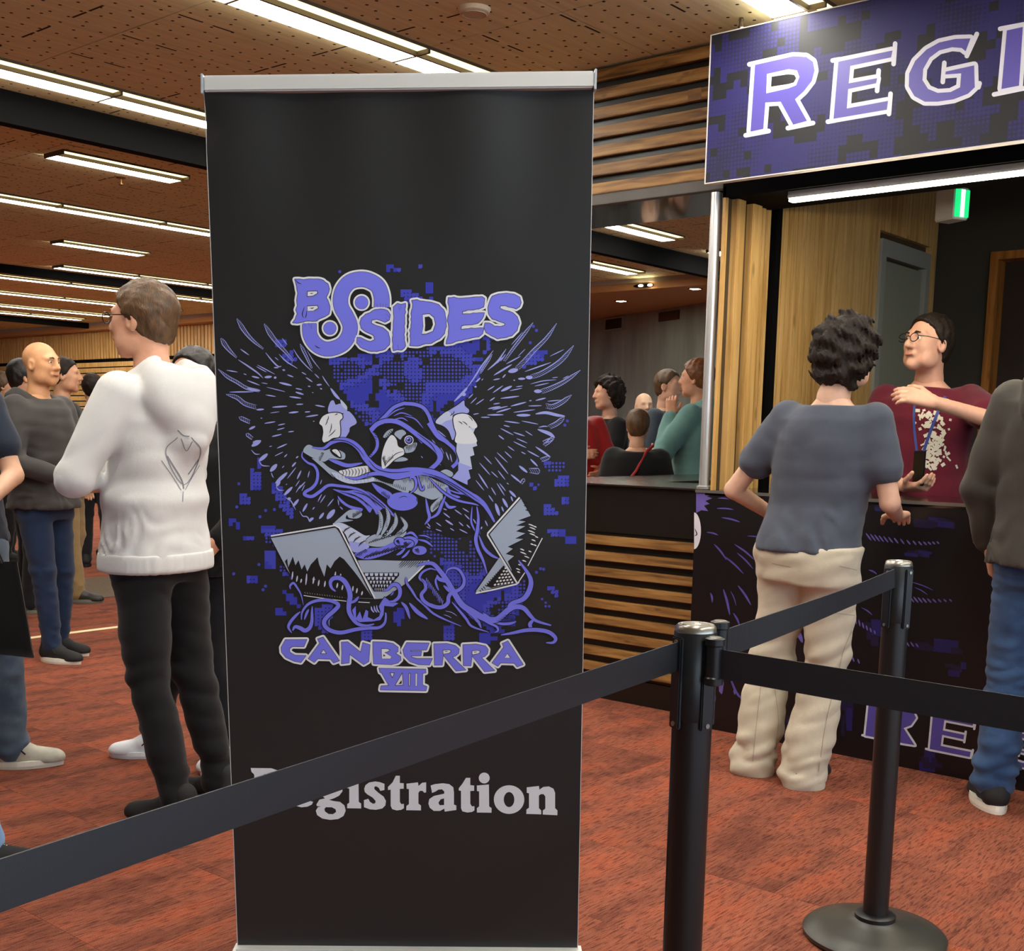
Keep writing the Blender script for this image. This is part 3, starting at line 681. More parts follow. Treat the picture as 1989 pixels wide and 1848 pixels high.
ln(ZA, [([(480, 975), (540, 1050), (600, 1108), (635, 1108)], 12), ([(610, 990), (680, 1060), (790, 1130)], 10), ([(750, 940), (800, 1020), (870, 1100), (935, 1160)], 9), ([(215, 1045), (300, 1100), (400, 1170), (455, 1222)], 13), ([(1110, 1320), (1160, 1390), (1200, 1430)], 24), ([(1030, 1200), (1060, 1250), (1100, 1305)], 9), ([(880, 950), (940, 1050), (1010, 1140)], 7), ([(300, 1320), (360, 1335), (430, 1345)], 20)])
segs(ZA, [(640, 835, 690, 900, 6), (235, 940, 320, 1000, 9), (390, 1110, 490, 1165, 7), (400, 1095, 570, 1185, 7), (345, 1205, 420, 1222, 13), (470, 1215, 540, 1208, 20), (560, 1220, 586, 1216, 18), (570, 1020, 605, 1050, 6), (560, 1120, 605, 1122, 10), (643, 1143, 670, 1146, 13), (830, 1165, 875, 1190, 8), (690, 1190, 750, 1212, 10), (100, 1145, 210, 1165, 8), (300, 1245, 425, 1292, 9), (610, 1265, 735, 1295, 16), (870, 1215, 935, 1260, 10), (975, 1290, 1025, 1285, 14), (890, 1300, 915, 1305, 10), (1008, 1322, 1028, 1330, 10), (490, 1310, 670, 1355, 6), (770, 1322, 835, 1335, 9), (770, 1358, 850, 1382, 14), (130, 1358, 365, 1355, 10), (480, 1385, 580, 1402, 8), (710, 1402, 825, 1418, 12), (390, 1530, 465, 1525, 14), (545, 1505, 690, 1495, 13), (775, 1478, 845, 1475, 9), (960, 1485, 1055, 1502, 11), (705, 1560, 800, 1550, 14), (860, 1552, 912, 1548, 9), (870, 1598, 990, 1580, 12), (525, 1562, 615, 1548, 5), (470, 1662, 575, 1645, 10), (600, 1680, 670, 1665, 8), (590, 1725, 665, 1705, 8), (700, 1745, 755, 1738, 8), (540, 1790, 635, 1768, 11), (430, 1610, 448, 1612, 7), (320, 1720, 380, 1690, 18), (355, 1845, 430, 1830, 20), (930, 1362, 945, 1364, 6), (940, 1642, 955, 1640, 5), (440, 1268, 500, 1278, 6), (265, 1180, 295, 1190, 5), (955, 1180, 1000, 1225, 8)])
segs(ZCc, [(590, 205, 690, 162, 10), (515, 190, 542, 183, 6), (570, 280, 650, 240, 6), (660, 292, 690, 262, 8), (735, 385, 775, 340, 14), (775, 300, 798, 282, 10), (345, 185, 435, 130, 34), (415, 330, 500, 258, 30), (525, 430, 590, 360, 34), (575, 545, 690, 440, 28), (585, 575, 620, 520, 26), (660, 660, 740, 580, 24), (690, 700, 725, 690, 22), (745, 770, 800, 700, 22), (840, 820, 885, 740, 18), (1075, 890, 1150, 800, 40), (1000, 890, 1045, 830, 20), (905, 905, 945, 880, 22), (690, 500, 775, 390, 7), (785, 505, 825, 420, 13), (890, 490, 905, 425, 8), (1010, 555, 1025, 510, 6), (770, 575, 810, 515, 6), (800, 600, 865, 530, 10), (775, 635, 820, 560, 6), (985, 725, 1025, 650, 8), (1010, 735, 1060, 660, 7), (1080, 770, 1140, 695, 8), (935, 800, 955, 775, 8), (640, 395, 660, 375, 6), (830, 620, 860, 560, 6), (1180, 670, 1190, 760, 8), (1200, 770, 1230, 800, 8), (675, 560, 690, 550, 5)])
ln(ZCc, [([(340, 220), (380, 260), (425, 262)], 9), ([(415, 330), (450, 372), (520, 378)], 9), ([(535, 440), (545, 470), (558, 492)], 8), ([(580, 575), (610, 610), (660, 612)], 9), ([(670, 680), (720, 712), (740, 740), (772, 802)], 9), ([(810, 815), (840, 862), (872, 866), (892, 880), (910, 915), (945, 882)], 10)])
ropes(ZB, [([(1325, 685), (1230, 810), (1130, 940), (1045, 1060)], 26, 20), ([(1555, 690), (1460, 830), (1330, 960), (1240, 1060), (1170, 1130)], 20, 44), ([(1720, 905), (1620, 1030), (1520, 1110), (1400, 1180), (1310, 1210)], 34, 42), ([(1785, 1145), (1640, 1250), (1500, 1320), (1400, 1355)], 22, 44), ([(1700, 1385), (1600, 1460), (1510, 1500), (1450, 1490)], 30, 46), ([(1630, 1600), (1560, 1660), (1480, 1700)], 40, 40), ([(930, 990), (810, 1180)], 20, 14), ([(1520, 1810), (1420, 1846)], 34, 24)])
ln(ZB, [([(940, 955), (830, 1100), (760, 1210), (690, 1310)], 13), ([(1065, 940), (980, 1060), (885, 1145)], 14), ([(1300, 1280), (1420, 1250), (1550, 1238)], 8), ([(1370, 1720), (1480, 1760), (1535, 1800)], 30), ([(1350, 1570), (1450, 1558), (1560, 1582), (1635, 1592)], 26), ([(1380, 1700), (1430, 1690), (1470, 1692)], 10), ([(690, 1310), (640, 1370), (560, 1450)], 22)])
segs(ZB, [(1085, 1160, 1180, 1140, 36), (1255, 1215, 1320, 1218, 30), (1180, 1230, 1250, 1228, 18), (1335, 1350, 1410, 1350, 30), (1225, 775, 1115, 900, 6), (1205, 1010, 1065, 1085, 9), (1120, 1090, 945, 1195, 14), (1060, 1185, 1030, 1220, 10), (940, 1240, 1005, 1228, 10), (1134, 1243, 1152, 1243, 8), (770, 1262, 815, 1220, 13), (825, 1245, 842, 1228, 6), (756, 1308, 780, 1306, 14), (885, 1340, 950, 1300, 8), (935, 1365, 1035, 1295, 9), (1015, 1350, 1120, 1300, 22), (1100, 1345, 1220, 1320, 7), (1160, 1308, 1225, 1298, 7), (1245, 1160, 1500, 1070, 9), (1490, 1010, 1625, 945, 6), (1340, 1300, 1480, 1270, 7), (1510, 1220, 1565, 1214, 6), (1615, 1228, 1670, 1200, 6), (700, 1420, 745, 1375, 8), (720, 1470, 780, 1410, 7), (770, 1480, 850, 1425, 8), (905, 1445, 955, 1410, 9), (1010, 1420, 1190, 1398, 12), (1110, 1495, 1260, 1455, 12), (1288, 1443, 1312, 1440, 8), (1350, 1440, 1450, 1415, 11), (1465, 1448, 1600, 1435, 7), (890, 1520, 1010, 1498, 14), (940, 1475, 1005, 1465, 9), (930, 1530, 1080, 1495, 10), (970, 1555, 1110, 1515, 12), (1135, 1555, 1345, 1528, 9), (1280, 1493, 1410, 1490, 8), (880, 1580, 1040, 1578, 12), (820, 1603, 905, 1603, 9), (745, 1575, 800, 1565, 8), (1165, 1583, 1300, 1582, 22), (1050, 1640, 1195, 1660, 10), (1215, 1638, 1375, 1670, 8), (1040, 1680, 1100, 1695, 9), (1010, 1710, 1135, 1775, 9), (1135, 1748, 1245, 1785, 10), (1250, 1735, 1320, 1780, 7), (990, 1778, 1040, 1818, 8), (635, 1385, 675, 1378, 26), (650, 1350, 685, 1330, 14), (1010, 1060, 1060, 990, 7), (975, 1080, 1030, 1020, 7), (1250, 940, 1180, 1010, 5)])
segs(ZD, [(990, 78, 1045, 120, 9), (1135, 140, 1260, 200, 8), (1165, 110, 1270, 155, 7), (1080, 185, 1145, 230, 7), (1210, 240, 1255, 262, 7), (1270, 228, 1385, 290, 10), (1350, 190, 1495, 290, 16), (1300, 310, 1370, 380, 14), (1190, 375, 1270, 440, 20), (1110, 460, 1210, 540, 14), (850, 280, 925, 360, 8), (975, 245, 1080, 345, 7), (1050, 235, 1120, 300, 8), (955, 290, 1085, 455, 10), (805, 345, 910, 465, 8), (920, 430, 985, 490, 7), (985, 420, 1055, 510, 8), (795, 450, 890, 595, 12), (770, 515, 850, 615, 7), (920, 585, 965, 660, 9), (975, 545, 1050, 665, 9), (1000, 545, 1060, 620, 8), (895, 660, 940, 725, 9), (1000, 860, 960, 740, 26), (1080, 780, 1030, 690, 22), (1160, 680, 1095, 615, 20), (1130, 720, 1110, 670, 12), (1040, 820, 1020, 770, 12), (455, 790, 490, 805, 8), (565, 800, 635, 850, 9), (640, 785, 705, 825, 8), (455, 830, 520, 880, 9), (475, 900, 550, 950, 14), (660, 845, 715, 900, 9), (605, 920, 650, 960, 9), (610, 990, 690, 1030, 8), (385, 925, 435, 960, 7), (300, 930, 330, 970, 7), (380, 990, 440, 1010, 7), (520, 980, 560, 1005, 7), (680, 945, 715, 980, 8), (745, 890, 775, 940, 9), (860, 905, 885, 960, 9), (820, 990, 830, 965, 10), (290, 965, 330, 985, 6), (400, 330, 430, 370, 6), (240, 280, 255, 300, 5), (345, 120, 390, 180, 7), (400, 30, 480, 95, 7), (430, 200, 460, 260, 9), (480, 240, 510, 320, 9), (520, 260, 540, 340, 8), (1070, 540, 1090, 555, 6)])
ropes(ZD, [([(1530, 90), (1480, 140), (1430, 180)], 36, 26), ([(1490, 290), (1400, 320)], 34, 34), ([(1395, 430), (1290, 420)], 60, 40), ([(1245, 500), (1205, 550)], 30, 24)])
# pale shoulder plumage
def pf(z, pts, c, lev=5, ink=9, smooth=True, holes=()):
    Wg.zoom(*z)
    if ink: Wg.outline(pts, ink, 'black', lev-1, smooth)
    Wg.fill(pts, c, lev, smooth=smooth)
pf(ZA, [(1085, 1520), (1110, 1450), (1140, 1440), (1160, 1480), (1200, 1470), (1250, 1480), (1272, 1530), (1250, 1565), (1180, 1555), (1100, 1562)], 'lav')
pf(ZA, [(1205, 1430), (1240, 1460), (1270, 1500), (1265, 1530), (1220, 1490)], 'pale', 6, 0)
pf(ZA, [(1230, 1575), (1290, 1545), (1365, 1650), (1300, 1700), (1290, 1745), (1240, 1815), (1205, 1800), (1215, 1720), (1200, 1650)], 'lav', 5)
pf(ZA, [(1030, 1600), (1080, 1570), (1150, 1558), (1215, 1570), (1225, 1610), (1200, 1640), (1205, 1720), (1195, 1790), (1130, 1805), (1060, 1850), (1030, 1820), (1040, 1750), (1030, 1690), (1002, 1660)], 'white', 7)
pf(ZB, [(380, 1650), (440, 1580), (520, 1530), (600, 1480), (655, 1440), (664, 1490), (704, 1530), (690, 1562), (600, 1562), (545, 1590), (560, 1640), (570, 1700), (575, 1760), (545, 1825), (510, 1740), (460, 1690)], 'lav', 5)
pf(ZB, [(380, 1650), (440, 1580), (500, 1545), (545, 1590), (540, 1620), (480, 1640), (430, 1670)], 'pale', 6, 0)
pf(ZB, [(555, 1600), (620, 1568), (700, 1580), (760, 1640), (785, 1690), (755, 1712), (700, 1690), (745, 1750), (775, 1850), (580, 1850), (580, 1760), (560, 1690)], 'white', 7)
pf(ZD, [(575, 0), (770, 0), (745, 60), (785, 180), (740, 195), (757, 270), (715, 285), (735, 405), (700, 415), (720, 495), (690, 515), (690, 560), (540, 490), (600, 420), (610, 320), (580, 230), (590, 120)], 'pale', 7, smooth=False)
Wg.zoom(*ZD); Wg.fill([(600, 340), (735, 390), (700, 415), (720, 495), (690, 515), (690, 560), (540, 490), (600, 420)], 'lav', 8)
for z, a in ((ZA, [(1080, 1620, 1060, 1680), (1120, 1660, 1100, 1760), (1160, 1720, 1090, 1790), (1090, 1590, 1075, 1640), (1180, 1565, 1150, 1580)]), (ZB, [(600, 1640, 640, 1670), (640, 1640, 690, 1680), (700, 1590, 740, 1640), (540, 1560, 520, 1590), (560, 1540, 540, 1580)])):
    Wg.zoom(*z)
    for x1, y1, x2, y2 in a: Wg.stroke([(x1, y1), ((x1+x2)/2+6, (y1+y2)/2), (x2, y2)], 8, 'black', 8)
Wg.done()

# ---- hooded raven, dragon skull, ribbons, bones, laptops
Rv = bp('raven_print')
def F(z, pts, c, lev, ink=8, smooth=True):
    Rv.zoom(*z)
    if ink: Rv.outline(pts, ink, 'black', lev-1, smooth)
    Rv.fill(pts, c, lev, smooth=smooth)
def S(z, pts, w, c='violet', lev=7, taper=True, ink=True, w1=None, **k):
    Rv.zoom(*z)
    if ink: Rv.stroke(pts, w+16, 'black', lev-1, taper, w1=(w1+16 if w1 else None))
    Rv.stroke(pts, w, c, lev, taper, w1=w1, **k)
def hatch(z, x0, y0, x1, y1, dx, dy, n, w, c='black', lev=9):       # n strokes along a line, each dx,dy long
    Rv.zoom(*z)
    for i in range(n):
        a = (i+.5)/n; x, y = x0+(x1-x0)*a, y0+(y1-y0)*a; j = .7+.5*abs(sin(i*2.3)); Rv.stroke([(x, y), (x+dx*j*.5, y+dy*j*.5), (x+dx*j, y+dy*j)], w, c, lev, 'end')
# black cloak under everything
F(ZCc, [(1160, 560), (1300, 480), (1480, 300), (1500, 60), (1640, -60), (1800, -90), (1990, 0), (2150, 250), (2250, 420), (2500, 620), (2620, 780), (2560, 1000), (2300, 1080), (2060, 1000), (1900, 1060), (1500, 1120), (1300, 960), (1140, 780)], 'black', 2, 0)
# hood
S(ZCc, [(1530, 0), (1500, 20), (1540, 80), (1565, 150), (1550, 220), (1490, 290), (1455, 315)], 30, lev=5)
S(ZA, [(1500, 1725), (1560, 1665), (1640, 1590), (1720, 1510), (1810, 1472), (1848, 1470), (1930, 1478), (2010, 1510), (2060, 1580), (2090, 1660), (2130, 1740), (2190, 1800), (2250, 1850)], 34, lev=5, taper=False)
S(ZD, [(310, -40), (400, 90), (480, 140), (560, 210), (602, 285), (585, 345), (540, 390)], 34, lev=5, taper=False)
S(ZA, [(1500, 1730), (1560, 1670), (1650, 1638), (1750, 1645), (1840, 1690), (1930, 1760), (2010, 1845)], 44, lev=6, taper=False)
S(ZD, [(60, -30), (150, 30), (250, 110), (340, 175), (405, 235), (425, 290), (395, 345), (330, 405), (250, 425)], 58, lev=6, taper=True)
for pts in ([(1650, 1610), (1740, 1540), (1830, 1510)], [(1720, 1590), (1800, 1560), (1900, 1590)], [(1830, 1590), (1930, 1620), (2010, 1710)], [(1700, 1630), (1800, 1610), (1860, 1640)]): S(ZA, pts, 12, ink=False, lev=6)
hatch(ZA, 1520, 1745, 1640, 1655, 22, 36, 9, 9, lev=8)
hatch(ZCc, 1545, 60, 1480, 300, 26, 10, 12, 7, lev=8)
for pts in ([(120, 40), (230, 130), (330, 210)], [(200, 60), (330, 160), (390, 250)], [(330, 380), (380, 330), (400, 290)]): S(ZD, pts, 8, 'black', 8, ink=False)
# face: brows, beak, eye
F(ZA, [(1620, 1790), (1660, 1735), (1715, 1715), (1700, 1750), (1650, 1800)], 'grey', 6, 0); F(ZD, [(-20, 70), (0, 40), (60, 25), (95, 60), (60, 90), (40, 120), (10, 100)], 'grey', 6, 0); F(ZD, [(75, 195), (130, 170), (185, 150), (200, 165), (170, 230), (110, 250), (80, 240)], 'grey', 6, 0)
hatch(ZD, 90, 190, 190, 150, 6, 44, 7, 8, lev=7); hatch(ZA, 1610, 1830, 1700, 1720, 18, 30, 7, 8, lev=7)
Rv.zoom(*ZD); Rv.disc((122, 126), 46, 'white', 7); Rv.disc((122, 126), 38, 'black', 8); Rv.disc((118, 122), 30, 'violet', 9); Rv.disc((120, 122), 13, 'black', 10); Rv.disc((112, 112), 6, 'white', 11)
F(ZD, [(-30, 325), (20, 300), (70, 292), (112, 312), (80, 328), (0, 335)], 'grey', 6)
F(ZCc, [(1690, 82), (1722, 84), (1752, 125), (1766, 185), (1815, 212), (1822, 262), (1770, 292), (1722, 322), (1665, 378), (1616, 403), (1604, 340), (1612, 250), (1645, 150)], 'white', 8)
S(ZCc, [(1820, 235), (1750, 255), (1690, 310), (1640, 370)], 7, 'black', 9, ink=False); hatch(ZCc, 1612, 300, 1640, 385, 18, -40, 8, 7); hatch(ZCc, 1655, 350, 1720, 300, -4, -40, 6, 6); S(ZCc, [(1712, 235), (1722, 225)], 8, 'black', 9, ink=False)
# dragon skull on the left
F(ZCc, [(845, 235), (860, 195), (900, 170), (960, 195), (1050, 225), (1110, 210), (1190, 222), (1250, 258), (1243, 310), (1180, 312), (1100, 312), (1050, 335), (1000, 322), (930, 292), (870, 258)], 'grey', 5)
F(ZCc, [(930, 300), (1020, 330), (1100, 395), (1190, 440), (1260, 500), (1380, 510), (1500, 480), (1620, 530), (1750, 560), (1860, 560), (1860, 640), (1740, 600), (1600, 535), (1480, 530), (1350, 550), (1240, 540), (1130, 480), (1040, 400), (960, 330)], 'grey', 5)
F(ZCc, [(1190, 430), (1260, 410), (1340, 390), (1450, 375), (1475, 385), (1490, 460), (1380, 490), (1270, 480)], 'white', 6); F(ZCc, [(1120, 440), (1190, 450), (1280, 490), (1400, 510), (1530, 490), (1520, 525), (1400, 545), (1280, 545), (1170, 500)], 'pale', 6)
for i in range(9): S(ZCc, [(1215+i*32, 410-i*3), (1235+i*31, 440-i*2), (1225+i*30, 478)], 7, 'black', 8, ink=False)
for i in range(11): S(ZCc, [(1110+i*36, 445+i*9 if i < 6 else 500), (1120+i*36, 480+i*8 if i < 6 else 540)], 8, 'black', 8, ink=False)
F(ZCc, [(1105, 215), (1160, 205), (1205, 240), (1215, 300), (1165, 290), (1120, 255)], 'black', 6, 0); F(ZCc, [(1125, 225), (1165, 215), (1200, 250), (1205, 290), (1165, 262)], 'white', 7, 0); S(ZCc, [(1150, 230), (1185, 285)], 9, 'black', 8, ink=False)
hatch(ZCc, 870, 270, 960, 330, -6, 26, 8, 7); hatch(ZCc, 1030, 400, 1130, 480, -8, 30, 8, 7); hatch(ZCc, 1530, 500, 1840, 620, 6, -34, 18, 6); hatch(ZCc, 1010, 330, 1050, 250, -24, -12, 7, 7)
# long grey body and tail fin on the right
F(ZD, [(-20, 520), (80, 480), (180, 455), (280, 465), (380, 515), (500, 570), (490, 620), (430, 672), (360, 702), (300, 690), (200, 650), (100, 605), (-20, 590)], 'grey', 5)
F(ZD, [(350, 745), (445, 662), (440, 720), (420, 760), (350, 825), (330, 790)], 'grey', 5); F(ZD, [(420, 440), (480, 410), (545, 440), (540, 480), (480, 470)], 'grey', 5)
hatch(ZD, 40, 480, 330, 470, 8, 60, 20, 6, lev=6); hatch(ZD, 300, 600, 470, 570, -6, -60, 10, 6, lev=6); hatch(ZD, 350, 810, 430, 740, 10, -50, 6, 7, lev=6)
Rv.zoom(*ZD); Rv.disc((62, 722), 158, 'black', 5, n=24, ry=98); Rv.disc((60, 720), 150, 'violet', 6, n=28, ry=90); S(ZD, [(20, 690), (70, 670), (110, 680)], 6, 'black', 7, ink=False); hatch(ZD, 190, 690, 280, 680, 4, 50, 9, 6, lev=7)
# ribbons
S(ZCc, [(930, 195), (1040, 205), (1120, 150), (1220, 122), (1320, 150), (1400, 220), (1450, 300), (1540, 390), (1650, 432), (1760, 440), (1870, 425), (1990, 428), (2130, 455), (2250, 520), (2370, 600), (2490, 670), (2580, 730), (2640, 810), (2700, 920)], 56, lev=7, taper=True, w1=80)
S(ZCc, [(1090, 310), (1180, 342), (1280, 372), (1420, 348)], 40, lev=7); S(ZCc, [(1250, 482), (1360, 498), (1480, 460), (1600, 452), (1740, 490), (1870, 470), (1990, 462)], 36, lev=7)
S(ZCc, [(840, 235), (835, 290), (890, 345), (950, 372), (985, 440), (975, 530), (930, 590), (870, 625), (860, 655), (930, 672), (1010, 622), (1090, 565), (1200, 570), (1330, 590), (1430, 622), (1530, 690), (1620, 770)], 32, lev=7)
S(ZD, [(300, 470), (380, 560), (480, 650), (600, 712), (740, 742), (800, 760)], 22, lev=8); S(ZD, [(125, 520), (140, 490), (175, 490), (192, 540), (180, 600), (130, 645)], 26, lev=8); S(ZD, [(200, 455), (222, 540), (240, 600), (262, 600), (265, 560)], 22, lev=8)
S(ZD, [(285, 690), (305, 800), (320, 880), (275, 945)], 30, lev=7); S(ZD, [(480, 660), (440, 750), (400, 840), (320, 890)], 30, lev=7); S(ZD, [(470, 590), (600, 640), (740, 650), (820, 690)], 18, lev=8); S(ZD, [(500, 580), (520, 660), (620, 680)], 40, lev=7); S(ZD, [(470, 720), (510, 775), (580, 770)], 30, lev=6)
S(ZD, [(735, 770), (725, 900), (740, 960), (775, 1030)], 18, lev=7); S(ZD, [(780, 770), (795, 880), (785, 1000), (770, 1090), (790, 1180), (840, 1290), (880, 1420)], 34, lev=8); S(ZD, [(800, 1050), (850, 1170), (920, 1240), (990, 1275)], 30, lev=7); S(ZD, [(800, 960), (812, 1040)], 12, lev=8)
for pts in ([(980, 180), (1120, 130), (1260, 135), (1370, 200), (1440, 290)], [(1480, 320), (1560, 405), (1700, 440), (1880, 430)], [(2000, 440), (2200, 500), (2400, 610), (2560, 720)], [(2080, 455), (2280, 560), (2460, 680), (2600, 780)], [(2200, 500), (2420, 640)]): S(ZCc, pts, 8, 'black', 9, ink=False)
# torn cloth hanging left of the orb
F(ZCc, [(1130, 600), (1250, 618), (1380, 605), (1480, 628), (1570, 690), (1650, 760), (1720, 840), (1760, 900), (1700, 850), (1640, 790), (1600, 800), (1560, 850), (1520, 790), (1490, 830), (1440, 770), (1360, 705), (1240, 655)], 'violet', 6)
F(ZCc, [(1510, 540), (1590, 580), (1700, 640), (1690, 700), (1640, 680), (1560, 620)], 'violet', 6); F(ZCc, [(1180, 665), (1215, 700), (1280, 750), (1340, 770), (1420, 790), (1400, 820), (1330, 800), (1250, 760), (1195, 710)], 'violet', 6)
for pts in ([(1200, 625), (1340, 660), (1450, 730), (1520, 790)], [(1330, 625), (1470, 670), (1560, 760)], [(1420, 640), (1540, 720), (1640, 800)], [(1260, 640), (1400, 690), (1480, 770)], [(1480, 650), (1600, 740), (1700, 840)]): S(ZCc, pts, 9, 'black', 8, ink=False)
hatch(ZCc, 1600, 640, 1680, 700, 10, -30, 7, 8)
# skeleton hand and coils
F(ZCc, [(1140, 935), (1220, 860), (1300, 802), (1390, 812), (1415, 850), (1370, 885), (1290, 880), (1270, 850), (1260, 890), (1330, 905), (1200, 925)], 'grey', 6); hatch(ZCc, 1330, 880, 1410, 830, -20, -30, 9, 7)
F(ZCc, [(1130, 940), (1220, 930), (1340, 990), (1440, 1050), (1490, 1050), (1450, 1090), (1450, 1140), (1480, 1170), (1340, 1215), (1290, 1120), (1240, 1020)], 'pale', 6); F(ZCc, [(1290, 1110), (1380, 1120), (1450, 1130), (1480, 1170), (1340, 1215)], 'lav', 7, 0)
for x, y in ((1250, 970), (1300, 1020), (1350, 1060), (1400, 1100)): S(ZCc, [(x-20, y+60), (x+10, y+20), (x+60, y)], 9, 'black', 8, ink=False); hatch(ZCc, x-10, y+50, x+50, y+5, -14, -16, 6, 6)
F(ZCc, [(1455, 1092), (1540, 1040), (1650, 1058), (1780, 1035), (1830, 1000), (1840, 1040), (1740, 1110), (1600, 1160), (1460, 1142)], 'grey', 6); hatch(ZCc, 1470, 1130, 1800, 1030, 30, -32, 16, 8)
for pts in ([(1575, 800), (1600, 880), (1592, 980), (1555, 1060)], [(1650, 780), (1672, 870), (1645, 970), (1600, 1050)], [(1735, 830), (1745, 920), (1700, 1000), (1640, 1060)], [(1790, 870), (1842, 950), (1800, 1010), (1720, 1060)]):
    S(ZCc, pts, 40, 'grey', 8); P_ = np.array(pts); hatch(ZCc, *P_[0], *P_[2], 16, -6, 10, 6, lev=9)
for x, y in ((1640, 1040), (1660, 1010), (1620, 1070), (1690, 1050)): Rv.zoom(*ZCc); Rv.disc((x, y), 15, 'black', 9); Rv.disc((x, y), 7, 'grey', 10)
F(ZCc, [(1340, 1230), (1480, 1175), (1600, 1165), (1720, 1112), (1830, 1066), (1900, 1060), (1960, 1100), (1900, 1170), (1760, 1185), (1660, 1230), (1500, 1280), (1400, 1272)], 'violet', 6); hatch(ZCc, 1420, 1275, 1850, 1160, 60, -50, 15, 12); hatch(ZCc, 1345, 1240, 1450, 1180, 30, 20, 8, 8)
for x, y, r1, r2 in ((110, 1130, 62, 40), (225, 1195, 70, 44), (30, 1110, 50, 40)): Rv.zoom(*ZD); Rv.disc((x, y), r1+8, 'black', 7, ry=r2+8, n=20); Rv.disc((x, y), r1, 'violet', 8, ry=r2, n=20); hatch(ZD, x-r1*.7, y-10, x-r1*.2, y-r2*.5, 20, 40, 4, 7)
S(ZD, [(90, 1040), (150, 1025), (210, 1080)], 24, lev=7); S(ZD, [(215, 1050), (280, 1055), (340, 1080)], 14, lev=7); S(ZD, [(210, 1090), (290, 1110), (355, 1160)], 22, lev=7); S(ZD, [(0, 1240), (40, 1220), (90, 1170)], 26, lev=7); S(ZD, [(50, 1270), (90, 1240), (130, 1190)], 22, lev=7)
# left laptop
F(ZCc, [(1372, 1292), (1575, 1290), (1848, 1298), (2060, 1296), (1990, 1380), (1880, 1490), (1620, 1662), (1535, 1668)], 'grey', 6, 8, False)
S(ZCc, [(2065, 1292), (1980, 1380), (1850, 1505)], 14, 'white', 8, taper=False, ink=False)
hatch(ZCc, 1800, 1300, 2020, 1300, -60, 60, 10, 8, lev=7)
F(ZCc, [(1425, 1410), (1775, 1410), (1775, 1440), (1640, 1595), (1530, 1595)], 'black', 7, 0, False)
Rv.zoom(*ZCc)
for r_ in range(5):
    y0 = 1416+r_*37; xa, xb = 1438+r_*24, 1768-r_*31; k = 7 if r_ < 3 else 6
    for i in range(k):
        a, b = xa+(xb-xa)*i/k+4, xa+(xb-xa)*(i+1)/k-4; Rv.fill([(a, y0), (b, y0), (b-8, y0+27), (a-2+8, y0+27)], 'pale', 8)
F(ZCc, [(530, 1072), (1160, 972), (1200, 1020), (1525, 1665), (850, 1638), (690, 1380)], 'grey', 9, 10, False)
zz_ = [(668, 1300), (690, 1275), (700, 1360), (745, 1255), (770, 1340), (800, 1290), (830, 1380), (860, 1330), (885, 1400), (920, 1330), (950, 1300), (985, 1260), (1000, 1330), (1050, 1450), (1075, 1330), (1110, 1370), (1150, 1300), (1200, 1255), (1240, 1280), (1290, 1340), (1340, 1400), (1400, 1480), (1460, 1570), (1522, 1662), (850, 1640), (720, 1430)]
F(ZCc, zz_, 'black', 10, 0, False)
for x, y, L_ in ((745, 1400, 80), (790, 1440, 60), (880, 1420, 110), (950, 1450, 70), (1000, 1480, 60), (1060, 1490, 60), (1160, 1400, 70), (1210, 1420, 60), (1270, 1480, 70), (1330, 1540, 60), (830, 1470, 40), (1110, 1500, 50), (1180, 1510, 50), (1230, 1530, 50), (1370, 1560, 50), (1420, 1590, 40)): S(ZCc, [(x, y), (x-4, y+L_*.5), (x-10, y+L_)], 15, 'pale', 11, ink=False)
for i in range(16): S(ZCc, [(860+i*24, 1600+i*3), (866+i*24, 1612+i*3)], 9, 'white', 11, ink=False)
S(ZCc, [(850, 1632), (1100, 1668), (1270, 1688)], 7, 'white', 11, taper=False, ink=False); S(ZCc, [(1380, 1695), (1490, 1702)], 7, 'white', 11, taper=False, ink=False)
Rv.zoom(*ZCc); Rv.stroke([(532, 1056), (1150, 953), (1195, 975), (1215, 1010), (1540, 1660)], 15, 'white', 11, False, smooth=False); Rv.stroke([(535, 1070), (1155, 970), (1182, 985), (1210, 1030), (1525, 1662)], 9, 'black', 12, False, smooth=False)
# right laptop
F(ZD, [(1000, 1262), (1060, 1345), (1165, 1500), (780, 1602), (772, 1590)], 'grey', 8, 10, False); F(ZD, [(1040, 1340), (1165, 1500), (920, 1560), (870, 1540)], 'black', 9, 0, False); hatch(ZD, 800, 1590, 1040, 1340, 20, 24, 14, 10, 'black', 10)
Rv.zoom(*ZD)
for r_ in range(6):
    xa, ya = 1050-r_*22, 1360+r_*34; xb, yb = 1070+r_*14, 1372+r_*26
    k = 1+r_
    for i in range(k):
        x, y = xa+(xb-xa)*(i+.5)/k, ya+(yb-ya)*(i+.5)/k; Rv.fill([(x-13, y-2), (x+6, y-11), (x+13, y+3), (x-6, y+12)], 'white', 10)
Rv.stroke([(770, 1610), (960, 1572), (1165, 1522), (1190, 1500)], 15, 'white', 10, False, smooth=False)
F(ZD, [(1205, 688), (1302, 860), (1180, 905), (1255, 915), (1160, 955), (1250, 960), (1160, 1010), (1250, 1030), (1150, 1080), (1230, 1085), (1080, 1160), (1130, 1180), (1060, 1230), (1140, 1250), (1080, 1300), (1120, 1390), (1105, 1395), (905, 1040)], 'grey', 9, 10, False)
